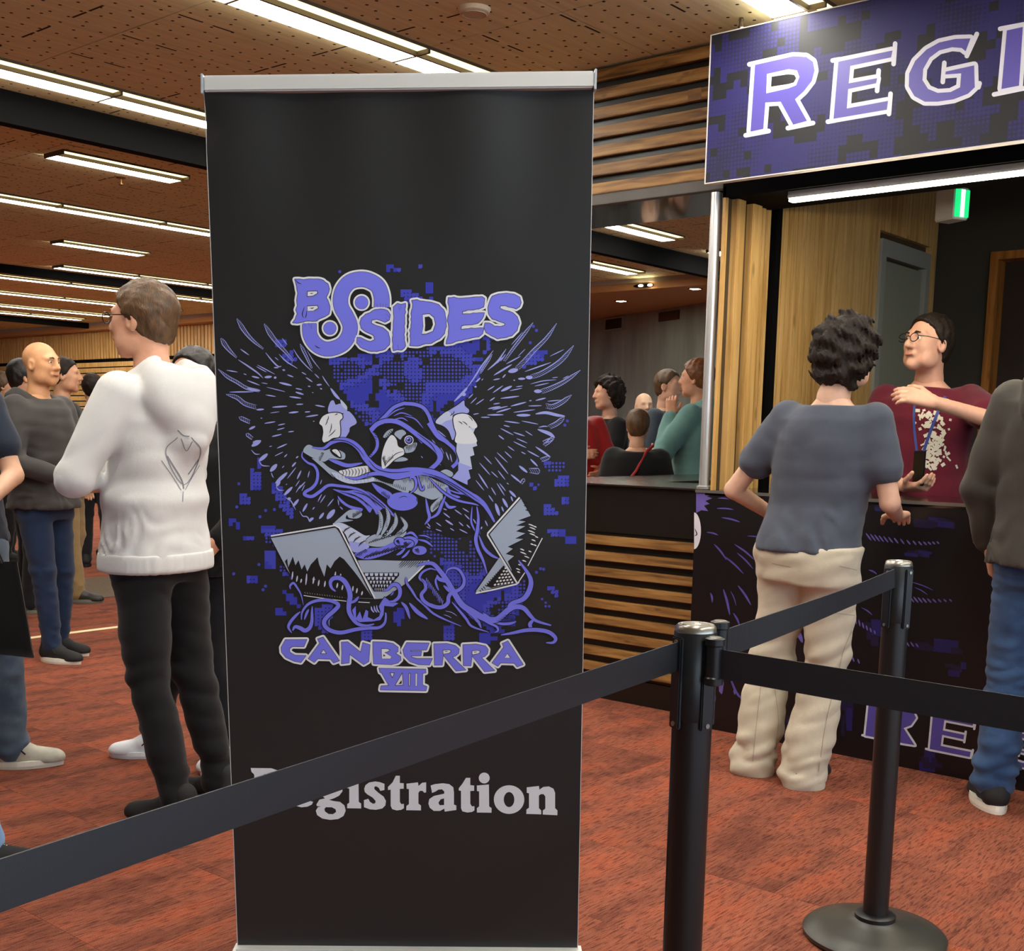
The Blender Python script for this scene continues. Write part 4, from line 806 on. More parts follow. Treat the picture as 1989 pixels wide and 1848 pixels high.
for x, y, L_ in ((1220, 720, 60), (1235, 760, 60), (1250, 800, 50), (1280, 940, 60), (1290, 970, 60), (1275, 1000, 70), (1290, 1030, 60), (1330, 960, 30), (1310, 1090, 40), (1300, 1130, 30), (1330, 1140, 30), (1200, 1180, 40), (1200, 1210, 60), (1240, 1250, 50), (1220, 1290, 40), (1180, 1330, 30), (1160, 1370, 40), (1170, 1400, 30), (1345, 1060, 30), (1280, 1200, 30)): S(ZD, [(x, y), (x+L_*.5, y+L_*.16), (x+L_, y+L_*.4)], 12, 'white' if x > 1150 and y > 900 else 'black', 10, ink=False)
Rv.zoom(*ZD); Rv.stroke([(1195, 682), (886, 1030), (884, 1048), (1168, 1508)], 17, 'white', 11, False, smooth=False); Rv.stroke([(1205, 690), (900, 1035), (900, 1050), (1178, 1500)], 9, 'black', 12, False, smooth=False); Rv.stroke([(1415, 1075), (1275, 1345)], 9, 'white', 11, False, smooth=False); Rv.stroke([(1245, 1410), (1185, 1500)], 10, 'white', 11, False, smooth=False)
Rv.done()

# ---- swirls along the bottom
Sw = bp('swirl_print'); Rv = Sw
S(ZE, [(275, 335), (270, 295), (310, 262), (350, 310), (400, 400), (430, 525)], 34, lev=12, w1=18); S(ZE, [(290, 858), (250, 790), (280, 720), (340, 650), (395, 603)], 36, lev=12); S(ZE, [(300, 830), (330, 785), (390, 800), (450, 830), (505, 795), (530, 720), (532, 620), (535, 540)], 58, lev=12, w1=40); S(ZE, [(405, 700), (415, 610), (480, 520), (580, 475), (700, 465), (800, 488), (848, 530), (800, 590), (720, 660), (678, 720), (690, 780), (760, 832), (880, 855), (1050, 818), (1200, 800), (1330, 795), (1400, 740), (1415, 650), (1410, 615)], 50, lev=12)
S(ZE, [(815, 362), (768, 320), (752, 260), (780, 212), (850, 200), (920, 240), (970, 330), (988, 420), (975, 500), (975, 600), (1020, 690), (1080, 750), (1180, 772), (1275, 752)], 58, lev=13); S(ZE, [(985, 505), (1050, 472), (1092, 422)], 34, lev=13); S(ZE, [(440, 700), (470, 620), (495, 575)], 30, lev=12); S(ZE, [(740, 780), (735, 720), (748, 690)], 10, 'lav', 13)
F(ZE, [(1012, 585), (1055, 535), (1060, 680), (1105, 600), (1135, 695), (1175, 580), (1205, 600), (1200, 670), (1270, 700), (1335, 660), (1350, 600), (1330, 540), (1370, 470), (1400, 430), (1460, 475), (1565, 505), (1500, 545), (1395, 535), (1388, 640), (1350, 705), (1250, 722), (1180, 725), (1100, 730), (1040, 690)], 'violet', 12, 8, False)
S(ZE, [(1385, 355), (1440, 335), (1490, 285), (1550, 285), (1585, 350), (1570, 430), (1510, 478), (1450, 480)], 46, lev=13); S(ZE, [(1470, 410), (1495, 390), (1505, 355)], 16, lev=13)
for a in (1240, 1275, 1305): S(ZE, [(a, 540+(a-1240)*-.2), (a+8, 580), (a+35, 615)], 18, 'lav', 13)
S(ZE, [(600+1000, 490), (1660, 560), (1702, 690)], 40, lev=12)
S(ZF, [(60, 50), (150, 30), (250, 30), (330, 110), (420, 230), (500, 370), (600, 520), (720, 600), (830, 665), (920, 700), (1010, 700), (1080, 650), (1150, 585), (1240, 545), (1340, 565), (1420, 655), (1490, 715), (1665, 768)], 74, lev=13)
S(ZF, [(405, 160), (430, 105), (500, 80), (570, 110), (622, 200), (618, 285), (560, 345), (480, 375), (440, 430), (430, 500), (360, 550), (260, 540), (150, 480), (115, 400), (165, 330), (150, 250), (95, 200), (130, 130), (220, 90), (290, 108)], 46, lev=14)
S(ZF, [(300, 165), (330, 215), (420, 245), (455, 310)], 46, lev=14); S(ZF, [(300, 180), (285, 240), (300, 300), (322, 350)], 26, lev=14); S(ZF, [(380, 290), (420, 330), (450, 370)], 34, lev=13); S(ZF, [(-20, 340), (60, 445), (150, 525), (250, 620), (380, 690), (590, 778)], 26, lev=12); S(ZF, [(-30, 500), (70, 610), (190, 692)], 48, lev=12); S(ZF, [(-70, 190), (-60, 260), (0, 350), (60, 440)], 30, lev=12)
S(ZF, [(1275, -10), (1390, 150), (1425, 260), (1390, 380), (1320, 460), (1200, 500), (1145, 545)], 60, lev=13); S(ZF, [(1455, 700), (1412, 755), (1435, 815)], 46, lev=13); S(ZF, [(1065, 882), (1200, 860), (1350, 828), (1500, 822), (1640, 850), (1718, 920), (1690, 972), (1605, 975)], 48, lev=14)
S(ZF, [(480, 490), (560, 580), (650, 690), (720, 780), (920, 850)], 30, lev=13); S(ZF, [(600, 520), (700, 640), (790, 720), (830, 800)], 40, lev=13); S(ZF, [(780, 650), (900, 730), (1010, 780), (1030, 830), (990, 852)], 28, lev=14); S(ZF, [(850, 620), (900, 655), (960, 700)], 26, lev=13); S(ZF, [(960, 730), (1080, 750), (1180, 745), (1248, 722)], 34, lev=12)
for i in range(4): S(ZF, [(1010+i*30, 715-i*22), (1120+i*30, 715-i*24), (1245, 660+i*-2+ (3-i)*14)], 9, 'black', 15, ink=False)
hatch(ZF, 170, 190, 380, 480, -10, 70, 13, 12, 'violet', 13)
for pts in ([(400, 595), (480, 615), (540, 655)], [(380, 640), (430, 655), (475, 680)]): S(ZF, pts, 7, 'lav', 12, ink=False)
for pts in ([(120, 110), (200, 70), (290, 90)], [(560, 560), (680, 660), (800, 750)], [(640, 600), (740, 690), (790, 780)], [(170, 350), (150, 440), (230, 510)], [(140, 150), (110, 200), (160, 270)]): S(ZF, pts, 7, 'black', 15, ink=False)
Sw.done()

# ---- BSIDES
T_ = bp('title_lettering')
def letter(z, pts, holes=(), smooth=False, torn=0, wo=24, wk=5, seed=1, lev=14, slit=True):
    T_.zoom(*z); P_ = jag(pts, torn, 26, seed) if torn else np.array(pts, float)
    T_.outline(P_, wo, 'white', lev, smooth); T_.outline(P_, wk, 'black', lev+1, smooth); T_.fill(P_, 'violet', lev+2, smooth=smooth)
    for h, inner in holes:
        T_.fill(h, 'white', lev+3); T_.outline(h, 3, 'black', lev+3)
        if inner is not None: T_.fill(inner, 'black', lev+4)
def S_ribbon():
    T_.zoom(*ZA); P_ = [(1606, 535), (1604, 430), (1565, 330), (1475, 275), (1390, 265), (1300, 290), (1235, 360), (1208, 450), (1218, 540), (1265, 625), (1300, 710), (1290, 800), (1230, 890), (1130, 935), (1040, 935), (960, 885), (912, 800), (905, 690)]
    T_.stroke(P_, 190, 'white', 13, False, w1=178); T_.stroke(P_, 154, 'black', 14, False, w1=142); T_.stroke(P_, 146, 'violet', 15, False, w1=134)
S_ribbon()
for c_, r_ in (((1412, 490), 62), ((1105, 740), 60)):
    T_.zoom(*ZA); T_.disc(c_, r_+62, 'black', 12, n=30); T_.disc(c_, r_+20, 'white', 16, n=30); T_.disc(c_, r_+3, 'black', 17, n=30); T_.disc(c_, r_, 'violet', 18, n=30)
letter(ZA, [(765, 265), (800, 262), (850, 270), (900, 262), (985, 262), (1040, 275), (1085, 310), (1100, 360), (1085, 410), (1065, 440), (1095, 500), (1105, 560), (1095, 600), (1060, 625), (1000, 650), (975, 670), (900, 668), (840, 680), (790, 690), (745, 685), (770, 650), (790, 600), (775, 560), (790, 520), (785, 470), (795, 400), (785, 330)],
    [([(888, 382), (980, 378), (988, 400), (940, 428), (884, 432)], [(905, 400), (945, 398), (930, 408)]), ([(888, 524), (985, 520), (994, 545), (950, 570), (888, 572)], [(905, 545), (955, 538), (935, 552)])], torn=6, seed=2)
letter(ZA, [(1495, 590), (1540, 560), (1600, 555), (1665, 570), (1690, 610), (1680, 660), (1640, 680), (1600, 665), (1560, 650), (1510, 660), (1505, 690), (1550, 715), (1620, 735), (1670, 780), (1685, 840), (1680, 900), (1640, 940), (1560, 965), (1480, 955), (1400, 920), (1365, 880), (1370, 830), (1400, 830), (1440, 850), (1500, 870), (1540, 850), (1530, 810), (1470, 780), (1410, 740), (1395, 690), (1410, 640), (1450, 605)], torn=5, seed=3)
letter(ZA, [(1722, 535), (1760, 500), (1795, 512), (1836, 500), (1830, 640), (1822, 800), (1838, 910), (1800, 950), (1755, 945), (1722, 955), (1710, 860), (1722, 700)], torn=5, seed=4)
letter(ZB, [(150, 470), (200, 465), (260, 480), (340, 490), (410, 510), (460, 560), (480, 640), (485, 720), (465, 790), (420, 840), (340, 885), (260, 895), (170, 910), (130, 905), (140, 840), (130, 760), (150, 680), (145, 600), (160, 540)],
    [([(255, 605), (320, 598), (365, 635), (380, 700), (355, 770), (290, 795), (248, 798), (262, 720)], [(275, 632), (318, 625), (348, 655), (356, 705), (335, 752), (290, 770), (275, 768), (280, 710)])], torn=6, seed=5)
letter(ZB, [(505, 445), (560, 440), (640, 450), (740, 440), (830, 435), (855, 450), (845, 530), (800, 550), (720, 560), (640, 575), (640, 605), (720, 600), (800, 590), (850, 590), (830, 650), (790, 690), (700, 705), (630, 715), (625, 755), (700, 745), (780, 740), (850, 738), (835, 790), (800, 820), (700, 840), (600, 860), (520, 885), (485, 890), (500, 830), (510, 740), (500, 650), (515, 560), (500, 490)], torn=5, seed=6)
letter(ZB, [(905, 480), (930, 430), (990, 410), (1070, 400), (1140, 410), (1195, 440), (1210, 490), (1195, 530), (1160, 550), (1110, 535), (1060, 520), (1010, 520), (1000, 545), (1060, 570), (1130, 590), (1170, 630), (1190, 690), (1170, 760), (1120, 810), (1040, 830), (980, 840), (920, 810), (870, 780), (850, 730), (860, 690), (900, 690), (950, 720), (1010, 725), (1055, 710), (1050, 690), (990, 670), (930, 650), (895, 600), (890, 540)], torn=4, seed=7)
T_.zoom(*ZA)
for pts in ([(860, 530), (838, 600), (850, 640)], [(880, 570), (875, 620), (862, 640)], [(960, 905), (985, 925), (1010, 932)], [(770, 270), (800, 300), (830, 310)], [(1560, 500), (1565, 540)], [(1590, 490), (1600, 540)], [(1620, 500), (1620, 545)], [(1650, 500), (1640, 550)], [(850, 680), (865, 720)], [(900, 680), (905, 720)], [(925, 690), (925, 745)], [(1080, 430), (1065, 440)], [(1640, 640), (1670, 670)], [(1650, 600), (1685, 640)], [(1380, 860), (1420, 880)], [(1770, 520), (1780, 570)], [(1790, 520), (1795, 550)], [(1760, 900), (1770, 950)]): T_.stroke(cr(pts, 3), 8, 'black', 17, smooth=False)
T_.done()
# ---- CANBERRA VIII
T_ = bp('city_lettering')
def tri_hole(h): return (h, None)
letter(ZE, [(215, 940), (470, 938), (435, 1020), (300, 1018), (262, 1045), (268, 1090), (330, 1125), (460, 1130), (400, 1210), (320, 1195), (220, 1150), (170, 1090), (165, 1030)], wo=28)
letter(ZE, [(600, 930), (665, 908), (860, 1190), (790, 1215), (755, 1170), (600, 1165), (560, 1210), (490, 1165), (625, 980)], [tri_hole([(670, 1055), (705, 1105), (637, 1105)])], wo=28)
letter(ZE, [(885, 970), (960, 965), (1115, 1090), (1140, 975), (1225, 1000), (1210, 1200), (1150, 1235), (980, 1110), (975, 1215), (885, 1225), (890, 1100)], wo=28)
letter(ZE, [(1260, 965), (1400, 968), (1500, 985), (1560, 1030), (1560, 1080), (1530, 1100), (1590, 1140), (1595, 1180), (1560, 1215), (1480, 1235), (1270, 1225), (1262, 1100)], [([(1365, 1045), (1430, 1045), (1465, 1060), (1440, 1082), (1400, 1092), (1480, 1140), (1470, 1165), (1368, 1165)], [(1388, 1110), (1412, 1130), (1385, 1140)])], wo=28)
letter(ZF, [(-60, 975), (205, 980), (175, 1060), (10, 1065), (-20, 1068), (-10, 1080), (115, 1075), (108, 1130), (-10, 1130), (0, 1150), (60, 1165), (245, 1165), (210, 1240), (80, 1235), (-20, 1200), (-90, 1130), (-105, 1060)], wo=28)
letter(ZF, [(265, 990), (420, 985), (520, 1010), (565, 1050), (560, 1100), (520, 1135), (480, 1140), (645, 1300), (530, 1312), (375, 1120), (362, 1240), (272, 1242)], [([(372, 1065), (440, 1058), (472, 1070), (450, 1100), (375, 1112)], [(390, 1076), (440, 1072), (410, 1084)])], wo=28)
letter(ZF, [(612, 1000), (770, 992), (880, 1015), (912, 1055), (905, 1105), (870, 1140), (830, 1150), (990, 1308), (870, 1320), (720, 1130), (705, 1250), (618, 1248)], [([(720, 1072), (790, 1065), (818, 1078), (800, 1105), (722, 1120)], [(736, 1084), (786, 1080), (756, 1092)])], wo=28)
letter(ZF, [(1080, 985), (1148, 955), (1330, 1235), (1260, 1262), (1225, 1220), (1060, 1215), (1028, 1255), (960, 1215), (1100, 1025)], [tri_hole([(1145, 1105), (1178, 1155), (1108, 1155)])], wo=28)
letter(ZE, [(1335, 1282), (1890, 1292), (1893, 1335), (1855, 1340), (1853, 1480), (1905, 1500), (1893, 1548), (1350, 1538), (1358, 1492), (1452, 1488), (1365, 1335), (1345, 1328)], [([(1465, 1335), (1515, 1335), (1492, 1392)], None), ([(1612, 1335), (1620, 1480), (1525, 1485)], [(1605, 1420), (1604, 1465), (1565, 1468)]), ([(1690, 1340), (1706, 1340), (1702, 1492), (1688, 1492)], None), ([(1772, 1340), (1788, 1340), (1785, 1492), (1770, 1492)], None)], wo=28)
T_.done()
# ---- Registration
T_ = bp('registration_lettering'); ZG, ZH = (440, 1440, .17094), (760, 1440, .17597)
def reg(z, pts, holes=()): T_.zoom(*z); T_.fill(pts, 'silver', 2, holes)
reg(ZG, [(275, 305), (510, 308), (590, 335), (632, 390), (628, 450), (590, 500), (545, 520), (660, 690), (700, 695), (695, 745), (540, 740), (440, 545), (425, 545), (425, 690), (470, 695), (470, 740), (270, 735), (275, 690), (312, 685), (316, 385), (308, 370), (285, 350)], [[(425, 375), (490, 375), (520, 410), (500, 455), (425, 465)]])
reg(ZG, [(985, 690), (970, 720), (920, 745), (850, 752), (770, 730), (715, 660), (710, 570), (750, 490), (830, 450), (920, 465), (970, 530), (980, 605), (825, 607), (840, 660), (890, 690), (950, 680)], [[(825, 555), (892, 552), (882, 510), (855, 498), (832, 515)]])
reg(ZG, [(1060, 540), (1080, 470), (1150, 430), (1240, 430), (1300, 455), (1350, 445), (1362, 490), (1316, 500), (1318, 570), (1280, 620), (1220, 650), (1165, 668), (1215, 680), (1290, 690), (1340, 730), (1355, 790), (1330, 850), (1270, 885), (1180, 895), (1090, 880), (1030, 840), (1015, 790), (1040, 750), (1075, 742), (1028, 738), (1022, 720), (1055, 665), (1120, 650), (1090, 625), (1065, 590)], [[(1150, 500), (1200, 490), (1228, 530), (1222, 570), (1190, 590), (1150, 570), (1140, 530)], [(1130, 750), (1200, 752), (1240, 775), (1246, 805), (1210, 830), (1160, 828), (1120, 800), (1112, 770)]])
reg(ZG, [(1372, 475), (1500, 455), (1503, 690), (1530, 710), (1530, 765), (1370, 762), (1372, 715), (1395, 700), (1395, 540), (1372, 535)]); T_.zoom(*ZG); T_.disc((1445, 392), 58, 'silver', 2, n=24)
reg(ZG, [(1565, 540), (1580, 500), (1620, 470), (1690, 458), (1740, 465), (1795, 485), (1795, 555), (1748, 565), (1730, 530), (1700, 512), (1680, 520), (1680, 545), (1730, 590), (1785, 630), (1812, 680), (1805, 730), (1770, 765), (1700, 780), (1630, 775), (1562, 750), (1562, 670), (1612, 655), (1630, 690), (1665, 712), (1690, 705), (1695, 680), (1660, 640), (1600, 605), (1570, 575)])
reg(ZH, [(-36, 505), (15, 455), (50, 382), (95, 382), (95, 462), (138, 465), (138, 525), (95, 527), (95, 670), (110, 695), (140, 692), (140, 740), (110, 758), (60, 765), (10, 750), (-6, 715), (-6, 535), (-36, 540)])
reg(ZH, [(168, 470), (295, 455), (300, 495), (340, 460), (385, 455), (385, 565), (365, 570), (345, 548), (315, 550), (300, 570), (300, 690), (328, 710), (328, 765), (165, 762), (168, 715), (195, 695), (195, 530), (170, 525)])
reg(ZH, [(435, 490), (480, 475), (570, 465), (640, 475), (685, 510), (692, 570), (692, 700), (718, 710), (718, 760), (590, 778), (585, 745), (540, 770), (470, 770), (425, 735), (410, 690), (420, 640), (470, 605), (585, 580), (585, 555), (560, 532), (520, 535), (490, 555), (450, 572)], [[(583, 632), (545, 642), (520, 680), (535, 708), (583, 705)]])
reg(ZH, [(745, 520), (785, 470), (825, 405), (872, 405), (872, 485), (915, 490), (915, 548), (872, 550), (872, 690), (890, 720), (918, 718), (918, 765), (890, 782), (840, 788), (785, 775), (770, 740), (770, 548), (745, 545)])
reg(ZH, [(945, 490), (1078, 478), (1080, 720), (1108, 740), (1106, 790), (945, 788), (945, 740), (970, 720), (970, 555), (945, 550)]); T_.zoom(*ZH); T_.disc((1026, 407), 60, 'silver', 2, n=24)
th = np.linspace(0, 2*pi, 40, endpoint=False); reg(ZH, [(1300+168*cos(a), 645+158*sin(a)) for a in th], [[(1300+58*cos(a), 645+83*sin(a)) for a in th]])
reg(ZH, [(1495, 510), (1630, 495), (1635, 535), (1680, 505), (1740, 500), (1790, 525), (1808, 570), (1808, 740), (1835, 765), (1833, 818), (1672, 810), (1672, 765), (1700, 745), (1700, 610), (1680, 585), (1650, 585), (1630, 600), (1630, 740), (1655, 765), (1655, 808), (1490, 803), (1492, 755), (1520, 735), (1520, 575), (1495, 570)])
T_.done()

# ================================================================== hanging sign and printed counter front
def camo_mat(name, c1, c2, cell=.011, thr=.52):
    M = bpy.data.materials.new(name); M.use_nodes = True; nt = M.node_tree; N = nt.nodes; L = nt.links; b = N['Principled BSDF']; b.inputs['Roughness'].default_value = .6
    tc = N.new('ShaderNodeNewGeometry')
    def vm(op, a, bb=None):
        n = N.new('ShaderNodeVectorMath'); n.operation = op; L.new(a, n.inputs[0])
        if bb is not None:
            if isinstance(bb, tuple): n.inputs[1].default_value = bb
            else: L.new(bb, n.inputs[1])
        return n
    sn = vm('SNAP', tc.outputs['Position'], (10, cell*2, cell*2))
    no = N.new('ShaderNodeTexNoise'); no.inputs['Scale'].default_value = 9.; no.inputs['Detail'].default_value = 3; L.new(sn.outputs[0], no.inputs['Vector'])
    fr_ = vm('FRACTION', vm('MULTIPLY', tc.outputs['Position'], (0, 1/cell, 1/cell)).outputs[0]); d_ = vm('DISTANCE', fr_.outputs[0], (0, .5, .5))
    no2 = N.new('ShaderNodeTexNoise'); no2.inputs['Scale'].default_value = 4.; L.new(sn.outputs[0], no2.inputs['Vector'])
    def mth(op, a, bb):
        n = N.new('ShaderNodeMath'); n.operation = op
        for i, v in enumerate((a, bb)):
            if isinstance(v, (int, float)): n.inputs[i].default_value = v
            else: L.new(v, n.inputs[i])
        return n.outputs[0]
    dot = mth('LESS_THAN', d_.outputs['Value'], mth('ADD', mth('MULTIPLY', no2.outputs['Fac'], 1.9), -.45))
    fac = mth('MULTIPLY', mth('GREATER_THAN', no.outputs['Fac'], thr), mth('ADD', mth('MULTIPLY', dot, .62), .38))
    mx = N.new('ShaderNodeMix'); mx.data_type = 'RGBA'; L.new(fac, mx.inputs[0]); mx.inputs[6].default_value = (*lin(c2), 1); mx.inputs[7].default_value = (*lin(c1), 1); L.new(mx.outputs[2], b.inputs['Base Color']); return M
XS = 4.5
sg = thing('hanging_sign', 'dark indigo camouflage sign with large violet letters over the registration opening', 'sign', (XS, 1.7, 2.36))
box('board', 0, .035, -2.6, 1.038, 0, .588, camo_mat('indigo_camouflage', '241f5c', '18181c', .016, .45), sg)
for nm, q in (('edge_strip', (-.0015, .036, 1.038, 1.043, -.004, .592)), ('edge_strip', (-.0015, .036, -2.6, 1.038, -.004, 0)), ('edge_strip', (-.0015, .036, -2.6, 1.038, .588, .592))): box(nm, *q, mat('sign_edge', 'd8d2cc', .5), sg)
for y in (.912, .1): MB().lathe([(.011, 0), (.013, .004), (.013, .012), (.009, .018), (.009, .035), (.012, .038), (.009, .046), (.001, .046)], 16, (.018, y, .592)).build('standoff', steel, sg, smooth=True)
def spix(X):
    def f(pts, off): pts = np.asarray(pts, float); d = fw[None]+rt[None]*((pts[:, 0]-CX)/F_PX)[:, None]-up[None]*((pts[:, 1]-PY)/F_PX)[:, None]; return CAM+d*((X-off)/d[:, :1])
    return f
SI = {k: mat('sign_'+k, c, .4) for k, c in dict(violet='5a50a6', white='dcdce6', dark='18181c').items()}
def sign_builder(root):
    loc = np.array(root.location)
    return lambda n_, V, F, m_, par: (lambda o: (setattr(o, 'parent', root), o)[1])(mesh(n_, V-loc, F, None))
def serif_letter(Pr, pts, hole=None, w_=25, serifs=(), lev=1):
    Pr.outline(pts, w_, 'white', lev)
    for a, b in serifs: Pr.stroke([a, b], w_*1.15, 'white', lev, False, smooth=False, round_=True)
    Pr.fill(pts, 'violet', lev+1)
    if hole: Pr.outline(hole, w_*.5, 'violet', lev+1); Pr.fill(hole, 'white', lev+2); q = np.array(hole, float); c = q.mean(0); Pr.fill(c+(q-c)*np.array([.76, .52]), 'dark', lev+3)
L1 = Print(spix(XS), SI, 'lettering', None, sign_builder(sg)).zoom(1370, 0, .3112)
serif_letter(L1, [(310, 405), (550, 350), (630, 355), (672, 385), (682, 440), (665, 505), (615, 570), (560, 620), (635, 755), (548, 778), (470, 635), (375, 640), (362, 805), (282, 822)], [(385, 462), (520, 432), (572, 440), (587, 480), (567, 532), (520, 551), (380, 583)], serifs=[((275, 402), (320, 392)), ((252, 845), (395, 818)), ((515, 800), (672, 768))])
serif_letter(L1, [(830, 385), (1168, 315), (1160, 358), (905, 412), (895, 520), (1072, 488), (1066, 520), (892, 556), (883, 677), (1140, 630), (1133, 685), (800, 742)], serifs=[((795, 378), (840, 370)), ((765, 760), (810, 752)), ((1185, 272), (1175, 400)), ((1082, 440), (1072, 568)), ((1156, 585), (1146, 712))])
serif_letter(L1, [(1655, 240), (1560, 243), (1460, 265), (1380, 310), (1310, 380), (1272, 460), (1270, 540), (1305, 600), (1370, 635), (1450, 635), (1550, 620), (1640, 585), (1682, 545), (1678, 408), (1500, 447), (1498, 465), (1597, 458), (1590, 545), (1530, 575), (1450, 580), (1390, 555), (1355, 500), (1360, 430), (1400, 360), (1460, 315), (1540, 295), (1600, 300), (1625, 320)], serifs=[((1695, 212), (1632, 350)), ((1712, 520), (1705, 545)), ((1492, 392), (1482, 512))])
serif_letter(L1, [(1882, 190), (1982, 168), (1958, 535), (1848, 556)], serifs=[((1840, 180), (2025, 145)), ((1802, 590), (1995, 550))])
L1.done()
# printed front of the counter
rcp = box('front_panel', XF, XF+.03, -1.2, 2.757, 0.0, 1.055, mat('printed_black_film', '121013', .35), rc)
CI = {k: mat('counter_'+k, c, .38) for k, c in dict(violet='5a50a6', white='dcdce6', dark='121013', dim='241f5c', lilac='6a5cab', camo='1d1838').items()}
def counter_builder(n_, V, F, m_, par): o = mesh(n_, V, F, None); o.parent = rcp; return o
C1 = Print(spix(XF), CI, 'camouflage_print', None, counter_builder).zoom(1330, 920, .3572)
rg = np.random.RandomState(3)
for cx_, cy_, w_, h_ in ((1390, 940, 210, 70), (1330, 1560, 110, 80), (590, 1380, 60, 120), (1350, 260, 160, 60), (1120, 190, 140, 40), (640, 1260, 80, 90), (1260, 430, 100, 40), (1060, 880, 120, 120), (1480, 1060, 80, 60), (880, 1320, 60, 160)):
    for k in range(7):
        x, y = cx_+rg.uniform(-.5, .5)*w_, cy_+rg.uniform(-.5, .5)*h_; a, b = w_*rg.uniform(.15, .4), h_*rg.uniform(.15, .4); C1.fill([(x-a, y-b-a*.1), (x+a, y-b+a*.1), (x+a, y+b+a*.1), (x-a, y+b-a*.1)], 'camo' if k % 3 else 'dim', 0)
C1.done()['kind'] = 'stuff'
C2 = Print(spix(XF), CI, 'feather_print', None, counter_builder).zoom(1330, 920, .3572)
for x1, y1, x2, y2, w_ in ((175, 190, 265, 197, 7), (180, 135, 240, 140, 6), (200, 240, 300, 264, 8), (120, 320, 182, 336, 7), (160, 385, 228, 472, 8), (215, 450, 320, 546, 8), (270, 385, 380, 470, 8), (285, 432, 372, 520, 7), (140, 650, 150, 702, 9), (210, 630, 245, 770, 11), (290, 610, 360, 716, 10), (265, 760, 300, 832, 9), (250, 640, 280, 720, 5), (185, 1085, 200, 1200, 22), (150, 1180, 165, 1242, 12), (205, 1120, 190, 1190, 18), (340, 340, 420, 352, 6), (1000, 525, 1045, 548, 8), (1230, 590, 1350, 635, 5), (1250, 620, 1320, 660, 5), (960, 730, 1020, 770, 6), (600, 840, 640, 920, 20)): C2.stroke([(x1, y1), ((x1+x2)/2+3, (y1+y2)/2-3), (x2, y2)], w_*1.2, 'violet' if w_ < 12 else 'lilac', 2)
C2.stroke([(245, 1095), (262, 1150), (290, 1205), (325, 1235)], 12, 'violet', 2)
def crope(pts, w_):
    P_ = cr(pts, max(3, int(np.linalg.norm(np.array(pts[-1])-np.array(pts[0]))/(len(pts)-1)/26))) if len(pts) > 2 else np.linspace(pts[0], pts[1], 4); n = len(P_)
    for i in range(0, n-1):
        d = P_[min(i+1, n-1)]-P_[i]; d /= np.linalg.norm(d)+1e-9; nn = np.array([-d[1], d[0]]); ww = w_*(1-.7*i/n); C2.stroke([P_[i]-nn*ww*.5-d*ww*.5, P_[i], P_[i]+nn*ww*.5+d*ww*.5], 9, 'lilac', 2)
crope([(1000, 345), (1120, 362), (1280, 380), (1400, 375)], 36); crope([(1210, 682), (1330, 692), (1475, 690)], 34); crope([(930, 800), (990, 840), (1055, 875)], 30); crope([(1210, 925), (1290, 940)], 28); crope([(885, 995), (975, 1035)], 30); crope([(270, 1190), (330, 1230)], 20)
C2.fill([(62, 95), (165, 108), (120, 125), (150, 135), (112, 150), (135, 165), (105, 175), (128, 205), (90, 200), (62, 215)], 'lilac', 2)
C2.fill([(51, 212)]+[(50+38*cos(a), 312+100*sin(a)) for a in np.linspace(-pi/2, pi/2, 24)]+[(51, 412)], 'white', 2); C2.stroke([(55, 300), (66, 330), (54, 340)], 6, 'dark', 3)
C2.done()['kind'] = 'stuff'
L2 = Print(spix(XF), CI, 'lettering', None, counter_builder).zoom(1330, 920, .3572)
serif_letter(L2, [(1003, 1228), (1170, 1258), (1240, 1290), (1258, 1330), (1230, 1370), (1190, 1385), (1250, 1478), (1175, 1466), (1110, 1380), (1075, 1375), (1068, 1442), (982, 1426)], [(1080, 1290), (1150, 1302), (1178, 1322), (1150, 1347), (1078, 1337)], 11, serifs=[((985, 1222), (1010, 1228)), ((966, 1424), (1078, 1444)), ((1165, 1464), (1255, 1482))])
serif_letter(L2, [(1350, 1305), (1570, 1350), (1566, 1372), (1412, 1342), (1404, 1398), (1520, 1422), (1516, 1447), (1400, 1422), (1392, 1482), (1555, 1515), (1550, 1543), (1332, 1499)], None, 11, serifs=[((1328, 1295), (1355, 1302)), ((1312, 1498), (1340, 1506)), ((1582, 1346), (1574, 1390)), ((1528, 1405), (1520, 1462)), ((1567, 1505), (1558, 1548))])
G_ = np.array([(1655, 240), (1560, 243), (1460, 265), (1380, 310), (1310, 380), (1272, 460), (1270, 540), (1305, 600), (1370, 635), (1450, 635), (1550, 620), (1640, 585), (1682, 545), (1678, 408), (1500, 447), (1498, 465), (1597, 458), (1590, 545), (1530, 575), (1450, 580), (1390, 555), (1355, 500), (1360, 430), (1400, 360), (1460, 315), (1540, 295), (1600, 300), (1625, 320)], float)
u_ = (G_[:, 0]-1270)/412; v_ = (G_[:, 1]+.2*(G_[:, 0]-1270)-300)/420
G2 = np.stack([1690+u_*235, 1385+u_*48+v_*205], 1)
serif_letter(L2, G2, None, 11, serifs=[(tuple(G2[0]+(8, -12)), tuple(G2[-1]+(4, 12))), (tuple(G2[14]+(-4, -14)), tuple(G2[15]+(-4, 22)))])
L2.done()
